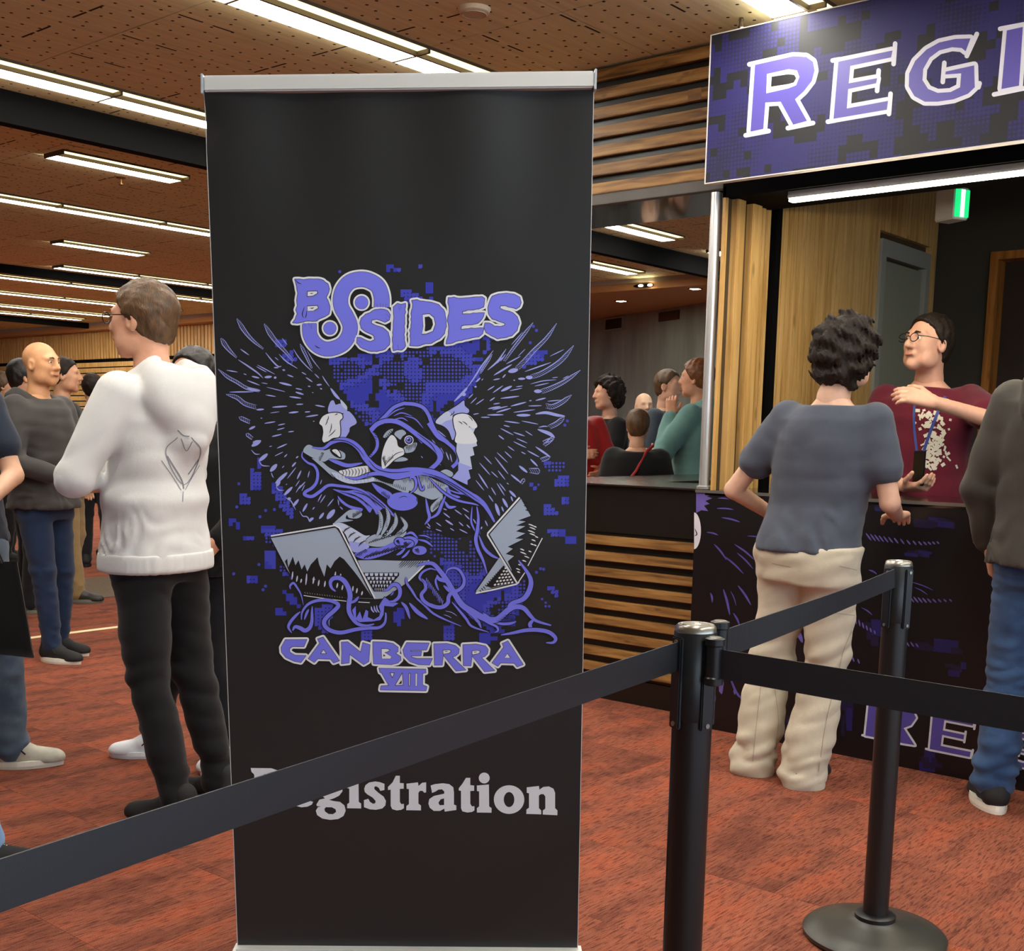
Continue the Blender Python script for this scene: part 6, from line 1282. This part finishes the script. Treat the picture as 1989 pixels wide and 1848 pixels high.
    # ---- shoes
    if shoes:
        for k in 'LR':
            an = P['ank'+k]; a = D['toe'+k]; ca, sa = cos(a), sin(a)
            def S(x, y, z): return np.array([an[0]+(x*ca-y*sa)*s, an[1]+(x*sa+y*ca)*s, z*s])
            U = Field(np.array([an[0]-.2, an[1]-.2, -.0]), np.array([an[0]+.3, an[1]+.3, .2]), .0065 if not lod else .011)
            U.cone(S(-.03, 0, .055), S(.04, 0, .058), .043*s, .043*s, .02); U.cone(S(.04, 0, .052), S(.165, .0, .034), .042*s, .028*s, .02); U.ell(S(.135, 0, .03), np.array([.065, .046, .032])*s, .02, R=[[ca, -sa, 0], [sa, ca, 0], [0, 0, 1]])
            U.cone(S(-.03, 0, .06), S(-.022, 0, .105), .044*s, .043*s, .02); U.cut((0, 0, -1), -.018*s)
            so = fobj('shoe', [U.mesh()], shoes['m'], t)
            n = 28; pts = []
            for i in range(n):
                w = 2*pi*i/n; x = (.058+.135*cos(w)); y = .049*sin(w)*(1-.16*cos(w)-.12*cos(2*w)); pts.append((x, y))
            v = [S(x, y, 0.) for x, y in pts]+[S(x*1.01, y*1.04, .012) for x, y in pts]+[S(x, y, .03) for x, y in pts]; f = []
            for j in (0, 1):
                for i in range(n): q = (i+1) % n; f.append((j*n+i, j*n+q, (j+1)*n+q, (j+1)*n+i))
            f += [tuple(range(n))[::-1], tuple(range(2*n, 3*n))]
            mesh('sole', v, f, shoes.get('sole', shoes['m']), so)
            if shoes.get('sock'):
                K_ = Field(an-.1, an+np.array([.1, .1, .16]), .007); K_.cone(an+V3(0, 0, -.03), an+V3(0, 0, .10), .047*s, .046*s, .01); K_.cut((0, 0, 1), an[2]+.085); fobj('sock', [K_.mesh()], shoes['sock'], t)
            if shoes.get('laces') is not None and not lod:
                lc = MB()
                for i in range(5):
                    x = .045+i*.019; z = .094-i*.0085; lc.tube([S(x, -.026, z-.008), S(x+.006, 0, z+.004), S(x, .026, z-.008)], .0032*s, 6)
                    if i < 4: lc.tube([S(x, -.026, z-.008), S(x+.013, 0, z+.002), S(x+.019, .026, z-.016)], .003*s, 6)
                lc.tube([S(.045, .0, .094), S(.03, .04, .085), S(.055, .052, .06)], .003*s, 6); lc.tube([S(.045, .0, .094), S(.03, -.04, .085), S(.06, -.05, .06)], .003*s, 6)
                lc.build('laces', shoes['laces'], so, smooth=True)
    if glasses:
        gl = MB()
        for sg in (-1, 1):
            gl.tube([H(.1145, sg*.033+.023*cos(w), .008+.018*sin(w)) for w in np.linspace(0, 2*pi, 17)], .0019*s, 6)
            gl.tube([H(.113, sg*.056, .014), H(.085, sg*.079, .014), H(.0, sg*.086, .012), H(-.012, sg*.086, -.004)], .0019*s, 6)
        gl.tube([H(.1155, -.010, .012), H(.118, 0, .016), H(.1155, .010, .012)], .0019*s, 6)
        go = gl.build('glasses', glasses, t, smooth=True)
    return t, P, H, s
# ================================================================== the cast
def cloth(name, c, **k):
    a = dict(rough=.85, spec=.2, bump=.25, bscale=700, var=.07, vscale=14, sheen=.15); a.update(k); return mat(name, c, **a)
hair_brown = mat('brown_hair', '5a4128', .5, var=.35, vscale=60, vstretch=(1, 1, .3), bump=.5, bscale=260, bstretch=(1, 1, .25))
hair_dark = mat('dark_brown_hair', '231a13', .6, var=.3, vscale=60, bump=.6, bscale=240, bstretch=(1, 1, .4), spec=.25)
hair_black = mat('black_hair', '15110e', .45, bump=.5, bscale=240, bstretch=(1, 1, .4))
black_wire = mat('glasses_wire', '101010', .3)
white_fleece = cloth('white_fleece', 'dcdcda', var=.02, rough=.9)
black_denim = cloth('black_denim', '18181a', bump=.35)
navy_denim = cloth('navy_denim', '1d2c47', bump=.4)
blue_denim = cloth('blue_denim', '3c587f', col2='243a5c', vscale=7, bump=.4)
pale_denim = cloth('pale_denim', '8fb0d8', col2='6a8fc2', vscale=10, bump=.4)
grey_denim = cloth('grey_denim', '5f6f80', col2='46566a', vscale=9, bump=.4)
beige_cotton = cloth('beige_cotton', 'c6bca6', var=.05, bump=.3)
khaki = cloth('khaki_cotton', '8f7850'); slate_tee = cloth('slate_jersey', '4c515d', bump=.15); maroon = cloth('maroon_jersey', '5e1628', bump=.15)
brown_shell = cloth('dark_brown_shell', '38332c', rough=.6, spec=.35); charcoal = cloth('charcoal_shell', '3d3a38', rough=.6); black_cloth = cloth('black_jersey', '131314'); red_shell = cloth('red_shell', 'b31b1c', rough=.55, spec=.4); teal = cloth('teal_fleece', '6f9a95'); grey_knit = cloth('grey_blue_knit', '4b5560')
white_knit = cloth('white_knit', 'dfe3e8')
rubber_white = mat('white_rubber', 'e6e2d4', .55); shoe_black = mat('black_canvas', '19191a', .75, bump=.3, bscale=900); shoe_grey = mat('dirty_white_leather', 'b9b5a5', .6, var=.12, vscale=20); shoe_white = mat('white_leather', 'e3e5e8', .45); lace_b = mat('black_lace', '0d0d0d', .7); lace_w = mat('white_lace', 'd8d8d8', .7); rubber_dark = mat('grey_rubber', '6a675e', .7)
HD = lambda dx, dy: math.atan2(dy, dx)
LEFTV = (-rt[0], -rt[1]); AWAY = (fw[0], fw[1])
def dirv(l, a): return HD(LEFTV[0]*l+AWAY[0]*a, LEFTV[1]*l+AWAY[1]*a)     # l: towards picture left, a: away from the camera


def feet(x, y): c = atZ(x, y); return (c[0], c[1])
def along(x, dist): r_ = ray(x, 845); c = CAM+r_*dist; return (c[0], c[1])
def sway(fx, fy, **k):     # hips and everything above shifted by fx (forward), fy (left) at hip height
    b = dict(hipL=(0, .088, .93), hipR=(0, -.088, .93), kneeL=(.02, .10, .50), kneeR=(.02, -.10, .50), pelvis=(0, 0, .95), waist=(0, 0, 1.10), chest=(0, 0, 1.30), neck=(-.015, 0, 1.475), head=(.015, 0, 1.665), shL=(-.01, .178, 1.425), shR=(-.01, -.178, 1.425), elL=(-.03, .245, 1.14), elR=(-.03, -.245, 1.14), wrL=(.06, .25, .90), wrR=(.06, -.25, .90))
    b.update(k); o = {}
    for n_, v in b.items():
        if np.isscalar(v) or n_.startswith('ank'): o[n_] = v; continue
        w_ = min(1., max(0., (v[2]-.08)/.85))
        if v[2] > .95: w_ = 1+(v[2]-.95)*k.get('lean', 0.)
        o[n_] = (v[0]+fx*w_, v[1]+fy*w_, v[2])
    o.pop('lean', None); return o

# white hoodie, arms folded, looking left
person('man in a white hooded sweatshirt and black jeans, arms folded, seen from behind', feet(385, 1580), dirv(1, .42), 1.75, 'd8a184',
    J=sway(.15, .0, ankL=(-.02, .13, .085), ankR=(.0, -.13, .085), kneeL=(.03, .115, .50), kneeR=(.03, -.115, .5), elL=(.08, .285, 1.15), elR=(.08, -.285, 1.15), wrL=(.22, .03, 1.17), wrR=(.24, -.03, 1.12), chest=(-.02, 0, 1.30), neck=(-.0, 0, 1.475), head=(.035, 0, 1.665)),
    vox=.010, hvox=.005, head_yaw=.15, torso=.99, glasses=black_wire,
    hands=dict(L=dict(d=(.1, -1, .05), n=(-1, 0, 0), curl=.5), R=dict(d=(-.1, 1, .1), n=(-1, 0, 0), curl=.5)),
    top=dict(m=white_fleece, name='hoodie', g=.026, hem=.87, sleeve=.97, cuff=True, hood=1.25, waistband=True, fold=.0042, vox=.009, seed=11), legs=dict(m=black_denim, g=.014, fold=.008, vox=.009, seed=21, seat=True), shoes=dict(m=shoe_black), hair=dict(style='short', m=hair_brown, grow=.014, low=.085))

# slate T-shirt and beige cargo trousers at the counter
person('person with bushy dark hair in a slate T-shirt and beige trousers at the registration counter', (4.09, 2.035), radians(-2), 1.715, 'd8ab92',
    J=sway(0, -.075, lean=1.5, ankL=(-.02, .125, .085), ankR=(-.04, -.115, .085), kneeL=(.02, .115, .50), kneeR=(.03, -.11, .5), toeL=.3, toeR=.05, elL=(-.02, .37, 1.14), elR=(.03, -.27, 1.12), wrL=(.17, .27, 1.03), wrR=(.27, -.2, 1.06), pelvis=(-.03, 0, .95), head=(.035, 0, 1.655)),
    vox=.010, torso=1.03, hands=dict(L=dict(d=(.6, -.5, -.2), n=(0, -.3, -1), curl=.5), R=dict(d=(1, .3, 0), n=(0, 0, -1), curl=.4)), face=True,
    top=dict(m=slate_tee, name='t_shirt', g=.026, hem=.92, sleeve=.29, fold=.006, vox=.009, seed=31), legs=dict(m=beige_cotton, g=.03, flare=.022, cuff=.025, fold=.011, vox=.009, seed=41, seat=True), shoes=dict(m=shoe_black, sole=rubber_white), hair=dict(style='curly', m=hair_dark, grow=.04, rough=.014, freq=95, cutc=.03, low=.125, seed=5, vox=.005))

# attendant behind the counter
c = atX(1805, 700, 5.38)
att, aP, aH, as_ = person('attendant in a maroon T-shirt and glasses behind the counter, one arm stretched out', (c[0], c[1]), dirv(.55, -.8), 1.86, 'd9a68d',
    J=dict(elL=(.18, .33, 1.33), wrL=(.35, .13, 1.40), elR=(.06, -.27, 1.14), wrR=(.22, .0, 1.05), twist=.0, head=(.04, 0, 1.655)), vox=.011, hvox=.005, torso=1.1, head_yaw=-.5, head_pitch=-.12, glasses=black_wire,
    hands=dict(L=dict(d=(.45, -1, .3), n=(-.6, -.3, -.4), curl=.45), R=dict(d=(.55, .8, .05), n=(-.2, .2, 1), curl=.5)),
    top=dict(m=maroon, name='t_shirt', g=.026, hem=.88, sleeve=.33, fold=.005, seed=51), legs=dict(m=black_denim), shoes=dict(m=shoe_black), hair=dict(style='short', m=hair_dark, grow=.012, low=.06, cutc=.004))

# jacket and blue jeans at the right end
person('person in a dark brown hooded jacket and blue jeans standing at the counter', (4.27, 1.15), radians(4), 1.80, 'd3a184',
    J=dict(ankL=(.0, .145, .085), ankR=(-.02, -.12, .085), kneeL=(.03, .13, .50), toeL=.55, elL=(.0, .27, 1.13), wrL=(.07, .24, .93), elR=(.0, -.29, 1.13), wrR=(.08, -.24, .93)), vox=.011, torso=1.08,
    top=dict(m=brown_shell, name='jacket', g=.035, hem=.87, sleeve=.97, hood=1., fold=.006, seed=61), legs=dict(m=blue_denim, g=.02, flare=.006, cuff=.085, fold=.010, vox=.009, seed=71, seat=True), shoes=dict(m=shoe_black, sole=rubber_white), hair=dict(style='short', m=hair_brown))

# ---- left of the banner
person('person in black with white socks standing behind the white hoodie', feet(365, 1476), dirv(.35, -1), 1.58, 'c98f70',
    J=sway(0, .075, ankL=(.0, .18, .085), ankR=(.0, -.17, .085), toeR=-1., elL=(-.02, .27, 1.15), wrL=(.15, .2, 1.0)), vox=.013,
    top=dict(m=black_cloth, name='sweater', g=.035, hem=.84, sleeve=.97, fold=.006, seed=81), legs=dict(m=cloth('black_slacks', '101218'), g=.026, cuff=.12, fold=.005, seed=82), shoes=dict(m=shoe_white, sole=shoe_white, laces=lace_b, sock=white_knit), hair=dict(style='short', m=hair_black))
person('bald man in a charcoal jacket and navy jeans with white-soled black sneakers', feet(98, 1277), dirv(-1, -.35), 1.73, 'd9a073',
    J=dict(ankL=(-.02, .10, .085), ankR=(.10, -.10, .085), kneeR=(.06, -.1, .5), toeR=.0, toeL=.1, elL=(.02, .27, 1.13), wrL=(.22, .18, 1.05), elR=(.02, -.27, 1.13), wrR=(.2, -.16, 1.06)), vox=.012,
    top=dict(m=charcoal, name='jacket', g=.035, hem=.86, sleeve=.97, hood=.8, fold=.006, seed=91), legs=dict(m=navy_denim, g=.012, cuff=.07, fold=.006, vox=.010, seed=92), shoes=dict(m=shoe_black, sole=rubber_white, laces=lace_b), hair=dict(style='bald', m=hair_brown))
fa_ = feet(-60, 1482); wA = (np.array([fa_[0], fa_[1], 0])-CAM)@fw
bagp = CAM+ray(-30, 1279)*(wA-.40)
hA = dirv(-.35, .9); ca_, sa_ = cos(hA), sin(hA); dxy = bagp[:2]-np.array(fa_)
lA = (dxy[0]*ca_+dxy[1]*sa_, -dxy[0]*sa_+dxy[1]*ca_)          # where the bag hangs, in the carrier's own frame
pA, PA, HA, sA = person('dark-haired person in a navy top and grey-blue jeans carrying a black tote bag', fa_, hA, 1.72, 'd9ab8e',
    J=dict(ankL=(-.05, .08, .085), ankR=(.03, -.19, .085), kneeR=(.04, -.15, .5), toeR=-.95, toeL=-.3, elL=(-.02, .25, 1.14), wrL=(.16, .2, .98), elR=(.0, -.29, 1.15), wrR=(lA[0]*1.035, lA[1]*1.035, (bagp[2]+.52)*1.035), head=(.02, 0, 1.665)), vox=.012, hvox=.006, head_yaw=.7,
    hands=dict(R=dict(d=(.1, .0, -1), n=(0, 1, 0), curl=.9)),
    top=dict(m=cloth('navy_jersey', '232b3a'), name='shirt', g=.025, hem=.88, sleeve=.30, fold=.005, seed=101), legs=dict(m=grey_denim, g=.022, cuff=.06, fold=.006, seed=102), shoes=dict(m=shoe_grey, sole=rubber_white, laces=lace_b), hair=dict(style='short', m=hair_dark, grow=.022, rough=.006))
person('person in washed light-blue jeans and black sneakers beside the barrier belt', feet(-140, 1672), dirv(-1, .1), 1.74, 'd5a284',
    J=dict(ankL=(-.06, .10, .085), ankR=(.17, -.10, .085), kneeR=(.12, -.1, .5), toeR=.0), vox=.013,
    top=dict(m=grey_knit, name='sweater', g=.03, hem=.88, sleeve=.97, seed=111), legs=dict(m=pale_denim, g=.026, flare=.015, cuff=.07, fold=.006, seed=112), shoes=dict(m=shoe_black, sole=shoe_black, laces=lace_w), hair=dict(style='short', m=hair_brown))
person('person in khaki trousers and a black jacket in the crowd by the timber wall', feet(138, 1168), dirv(-1, .15), 1.76, 'cf9a78', J=dict(ankL=(-.08, .09, .085), ankR=(.06, -.09, .085)), vox=.015, hvox=.008,
    top=dict(m=black_cloth, name='jacket', g=.035, hem=.86, sleeve=.97, seed=121), legs=dict(m=khaki, g=.024, fold=.006, seed=122), shoes=dict(m=mat('dark_leather', '2a2622', .5), sole=rubber_dark), hair=dict(style='short', m=hair_dark), lod=True)
person('person in black trousers and olive sneakers half hidden by the navy jeans', feet(62, 1188), dirv(-.8, .5), 1.72, 'cf9a78', vox=.015, hvox=.008,
    top=dict(m=charcoal, name='jacket', g=.035, hem=.86, sleeve=.97, seed=131), legs=dict(m=black_denim, g=.018, seed=132), shoes=dict(m=mat('olive_mesh', '57533f', .7), sole=rubber_dark), hair=dict(style='short', m=hair_black), lod=True)
for i, (px, py_, dv, lb, tm_, lm_, hm, hh) in enumerate((
    (190, 1100, (.3, 1), 'person in black with a grey backpack strap, far back in the crowd', black_cloth, black_denim, hair_dark, 1.74),
    (222, 1075, (1, -.2), 'person in a dark grey sweater at the back of the crowd by the slatted wall', grey_knit, black_denim, hair_black, 1.70),
    (375, 1120, (.2, 1), 'black-haired person in a black jacket beyond the white hoodie', black_cloth, navy_denim, hair_black, 1.78),
    (20, 1090, (-1, .3), 'person in a charcoal sweater far behind the tote bag', charcoal, black_denim, hair_brown, 1.75),
    (300, 1060, (-.5, -1), 'person in a brown shell jacket at the far end of the hall', brown_shell, grey_denim, hair_brown, 1.76))):
    person(lb, feet(px, py_), dirv(*dv), hh, 'd0a07e', vox=.018, hvox=.009, top=dict(m=tm_, name='jacket', g=.035, hem=.86, sleeve=.97, seed=200+i), legs=dict(m=lm_, g=.02, seed=210+i), shoes=dict(m=shoe_black), hair=dict(style='short', m=hm, grow=.018), lod=True)

# ---- seen through the pass-through
person('curly-haired person in a black jacket looking aside, beyond the bar counter', along(1180, 9.2), dirv(1, -.35), 1.72, 'd6a488', vox=.014, hvox=.007, J=dict(elL=(.06, .27, 1.15), wrL=(.22, .05, 1.27), elR=(.04, -.28, 1.14), wrR=(.2, -.1, 1.1)),
    hands=dict(L=dict(d=(.3, -.8, .3), n=(-1, 0, 0), curl=.6)), top=dict(m=black_cloth, name='jacket', g=.035, sleeve=.97, seed=301), legs=dict(m=black_denim), shoes=dict(m=shoe_black), hair=dict(style='curly', m=hair_dark, grow=.034, rough=.012, freq=75, cutc=.02, low=.09, seed=8), lod=True)
person('person in a bright red jacket beyond the steel worktop', along(1112, 8.4), dirv(-.3, -1), 1.70, 'c98f70', vox=.013, hvox=.008, J=dict(elR=(.05, -.28, 1.15), wrR=(.2, -.05, 1.2), elL=(.05, .30, 1.12), wrL=(.24, .14, 1.08)),
    top=dict(m=red_shell, name='jacket', g=.05, sleeve=.97, hood=1., fold=.008, seed=311), legs=dict(m=black_denim), shoes=dict(m=shoe_black), hair=dict(style='short', m=hair_black), lod=True)
pS, PS, HS, sS = person('short person in a black top with a thin red bag strap, seen from behind', along(1238, 7.5), dirv(-.1, 1), 1.45, 'c99a7a', torso=1.2, vox=.013, hvox=.007,
    top=dict(m=black_cloth, name='top', g=.05, sleeve=.97, fold=.006, seed=321), legs=dict(m=black_denim), shoes=dict(m=shoe_black), hair=dict(style='short', m=hair_brown, grow=.016), lod=True)
person('fair bald person in grey in the crowd beyond the bar', along(1248, 10.4), dirv(-.2, -1), 1.66, 'dcb598', vox=.017, hvox=.009, top=dict(m=grey_knit, name='sweater', g=.03, seed=331), legs=dict(m=black_denim), shoes=dict(m=shoe_black), hair=dict(style='bald', m=hair_brown), lod=True)
person('man in a blue-grey sweater standing beside the teal hoodie', along(1292, 9.3), dirv(-.8, -.5), 1.80, 'dba98a', vox=.015, hvox=.008, top=dict(m=grey_knit, name='sweater', g=.03, seed=341), legs=dict(m=black_denim), shoes=dict(m=shoe_black), hair=dict(style='short', m=hair_brown, grow=.01), lod=True)
person('person in a teal hoodie with a hand raised to the face, beyond the worktop', along(1352, 8.05), dirv(.7, .35), 1.80, 'd99f7f', vox=.012, hvox=.007, J=dict(elL=(.14, .27, 1.16), wrL=(.15, .10, 1.42), elR=(.1, -.27, 1.15), wrR=(.25, .02, 1.16)),
    hands=dict(L=dict(d=(.1, -.3, .9), n=(.3, -1, 0), curl=.5)), top=dict(m=teal, name='hoodie', g=.035, sleeve=.97, hood=1., fold=.006, seed=351), legs=dict(m=black_denim), shoes=dict(m=shoe_black), hair=dict(style='short', m=mat('auburn_hair', '7a4a26', .5, var=.3, vscale=50), grow=.018))

# ---- things they carry
def strap(name, label, cat, pts, w_, th, m_):
    t_ = thing(name, label, cat, tuple(pts[0])); return t_
tb = thing('tote_bag', 'black fabric tote bag with a white round print, held beside the grey-blue jeans', 'bag', tuple(bagp), dirv(-1, .15))
q = MB(); nx, nz = 12, 12; vs = []; 
for sgn in (1, -1):
    for j in range(nz+1):
        for i in range(nx+1):
            a, b = i/nx, j/nz; x_ = (a-.5)*(.33-.09*b); z_ = b*.34+.02*sin(a*3.1)*(1-b); vs.append((x_, sgn*(.006+.03*sin(a*pi)*(1-b*.75)*(.3+b*.7))+.012*sin(a*6+b*2), z_))
fs = []
for sd in (0, 1):
    o_ = sd*(nx+1)*(nz+1)
    for j in range(nz):
        for i in range(nx):
            a = o_+j*(nx+1)+i; f_ = (a, a+1, a+nx+2, a+nx+1); fs.append(f_[::-1] if sd == 0 else f_)
M_ = (nx+1)*(nz+1)
for j in range(nz): fs.append((j*(nx+1), (j+1)*(nx+1), M_+(j+1)*(nx+1), M_+j*(nx+1))); fs.append((M_+j*(nx+1)+nx, M_+(j+1)*(nx+1)+nx, (j+1)*(nx+1)+nx, j*(nx+1)+nx))
for i in range(nx): fs.append((i, M_+i, M_+i+1, i+1))
mesh('pouch', vs, fs, cloth('black_canvas_bag', '121213'), tb, True)
for sg in (-1, 1): MB().tube([(-.07, sg*.012, .335), (-.04, sg*.012, .42), (0, sg*.01, .45), (.04, sg*.012, .42), (.07, sg*.012, .335)], .007, 8).build('handle', cloth('black_canvas_bag', '121213'), tb, smooth=True)
MB().add([(-.12+.05*cos(a), -.036, .2+.05*sin(a)) for a in np.linspace(0, 2*pi, 24, endpoint=False)]+[(-.12+.05*cos(a), -.030, .2+.05*sin(a)) for a in np.linspace(0, 2*pi, 24, endpoint=False)], [tuple(range(24))]+[(i, (i+1) % 24, 24+(i+1) % 24, 24+i) for i in range(24)]).build('print', mat('bag_print', 'e8e8e8', .7), tb)
# phone in the attendant's right hand
ab = np.array(att.location); Rb = np.array(Matrix.Rotation(att.rotation_euler[2], 3, 'Z'))
pw = ab+Rb@(aP['wrR']+np.array([.075, .075, .03]))
ph = thing('phone', 'black phone held in the attendant\'s hand above the counter', 'phone', tuple(pw), att.rotation_euler[2]+radians(55))
MB().box(-.037, .037, -.0045, .0045, -.02, .13).build('case', mat('phone_case', '0b0b0c', .3), ph, bevel=.003)
MB().box(-.033, .033, .0045, .0053, -.015, .125).build('screen', mat('phone_screen', '08090b', .08), ph)
# red strap across the short person's back
sb = np.array(pS.location); Rs = np.array(Matrix.Rotation(pS.rotation_euler[2], 3, 'Z'))
pts = [Rs@np.array(p) for p in ((-.02, -.10, 1.235), (-.11, -.06, 1.20), (-.165, .0, 1.08), (-.17, .10, .95), (-.14, .18, .84))]
sg_ = thing('shoulder_bag', 'thin red shoulder strap with a small dark bag on the person in black', 'bag', tuple(sb))
MB().tube([tuple(p) for p in pts], .009, 6).build('strap', mat('red_webbing', '9c1d1c', .6), sg_, smooth=True)
bx_ = MB().box(-.05, .05, -.12, .12, -.14, .0); c_ = pts[-1]; bx_.v = [tuple(np.array(p)+c_) for p in bx_.v]; bx_.build('pouch', cloth('dark_nylon', '1a1a1c'), sg_, bevel=.02)

# ---- prints and seams that lie on the clothes
from mathutils.bvhtree import BVHTree
def cloth_print(name, person_root, garment, strokes, m_, off=.0025):
    """strokes: (pixel polyline, width in pixels); laid onto the garment surface as thin raised ink"""
    g = [o for o in person_root.children if o.name.split('.')[0] == garment][0]
    R_ = Matrix.Translation(person_root.location) @ Matrix.Rotation(person_root.rotation_euler[2], 4, 'Z'); Ri = R_.inverted()
    bv = BVHTree.FromPolygons([v.co for v in g.data.vertices], [p.vertices for p in g.data.polygons]); co = Ri @ Vector(CAM); V = []; Fc = []
    def hit(p):
        d = (Ri.to_3x3() @ Vector(ray(*p))).normalized(); h, n_, i_, t_ = bv.ray_cast(co, d)
        return None if h is None else h-d*off
    for pts, w_ in strokes:
        P_ = cr(pts, 6) if len(pts) > 2 else np.linspace(pts[0], pts[1], 8)
        d = np.gradient(P_, axis=0); d /= np.linalg.norm(d, axis=1)[:, None]+1e-9; nn = np.stack([-d[:, 1], d[:, 0]], 1)*w_*.5; prev = None
        for a, b in zip(P_+nn, P_-nn):
            ha, hb = hit(a), hit(b)
            if ha is None or hb is None: prev = None; continue
            V += [ha, hb]; k = len(V)-2
            if prev is not None and (V[prev]-ha).length < .06: Fc.append((prev, prev+1, k+1, k))
            prev = k
    if Fc: o = mesh(name, V, Fc, m_, g); o['kind'] = 'stuff'
def cast(txt): return [o for o in bpy.data.objects if o.parent is None and o.get('label', '').startswith(txt)][0]
hood_man = cast('man in a white hooded')
cloth_print('back_print', hood_man, 'hoodie', [([(345, 850), (322, 880), (358, 942), (390, 880), (372, 850)], 1.6), ([(325, 886), (352, 930), (357, 950)], 2.2), ([(388, 890), (366, 922)], 2.), ([(352, 852), (362, 876), (374, 858)], 1.4), ([(314, 895), (335, 925), (352, 952)], 1.3), ([(388, 904), (372, 930), (360, 952)], 1.2), ([(356, 955), (355, 975)], 1.2), ([(345, 836), (356, 846), (368, 848)], 2.)], mat('grey_ink', '7f858c', .7))
black_one = cast('person in black with white socks')
cloth_print('front_print', black_one, 'sweater', [([(378, 962), (386, 968), (380, 975), (390, 978), (388, 986), (380, 982), (384, 992), (376, 990)], 1.6), ([(372, 990), (376, 998), (370, 1002), (368, 994)], 1.4)], mat('yellow_ink', 'cfc25a', .7))
rgp = np.random.RandomState(9); st_ = []
for i in range(150):
    x, y = 1812+rgp.normal()*14, 858+rgp.uniform(-62, 52); a_ = rgp.uniform(0, 3.1); L_ = rgp.uniform(3, 12); st_.append(([(x, y), (x+L_*cos(a_), y+L_*sin(a_))], rgp.uniform(3, 7)))
cloth_print('chest_print', att, 't_shirt', st_, mat('cream_ink', 'cfc8b8', .7))
cloth_print('lanyard', att, 't_shirt', [([(1836, 770), (1822, 800), (1803, 850), (1790, 890)], 6), ([(1778, 770), (1775, 820), (1782, 890)], 5)], mat('blue_lanyard', '2e3f86', .6), .004)
cargo = cast('person with bushy dark hair')
seam = mat('beige_seam', 'a89d86', .8)
cloth_print('seam', cargo, 'trousers', [([(1662, 1210), (1640, 1260), (1628, 1310), (1605, 1400), (1590, 1500)], 1.6), ([(1478, 1330), (1470, 1400), (1462, 1480)], 1.4), ([(1500, 1095), (1535, 1102)], 1.6), ([(1630, 1100), (1665, 1108)], 1.6), ([(1610, 1190), (1660, 1196)], 1.6), ([(1505, 1340), (1512, 1400), (1505, 1470)], 1.3)], seam, .002)
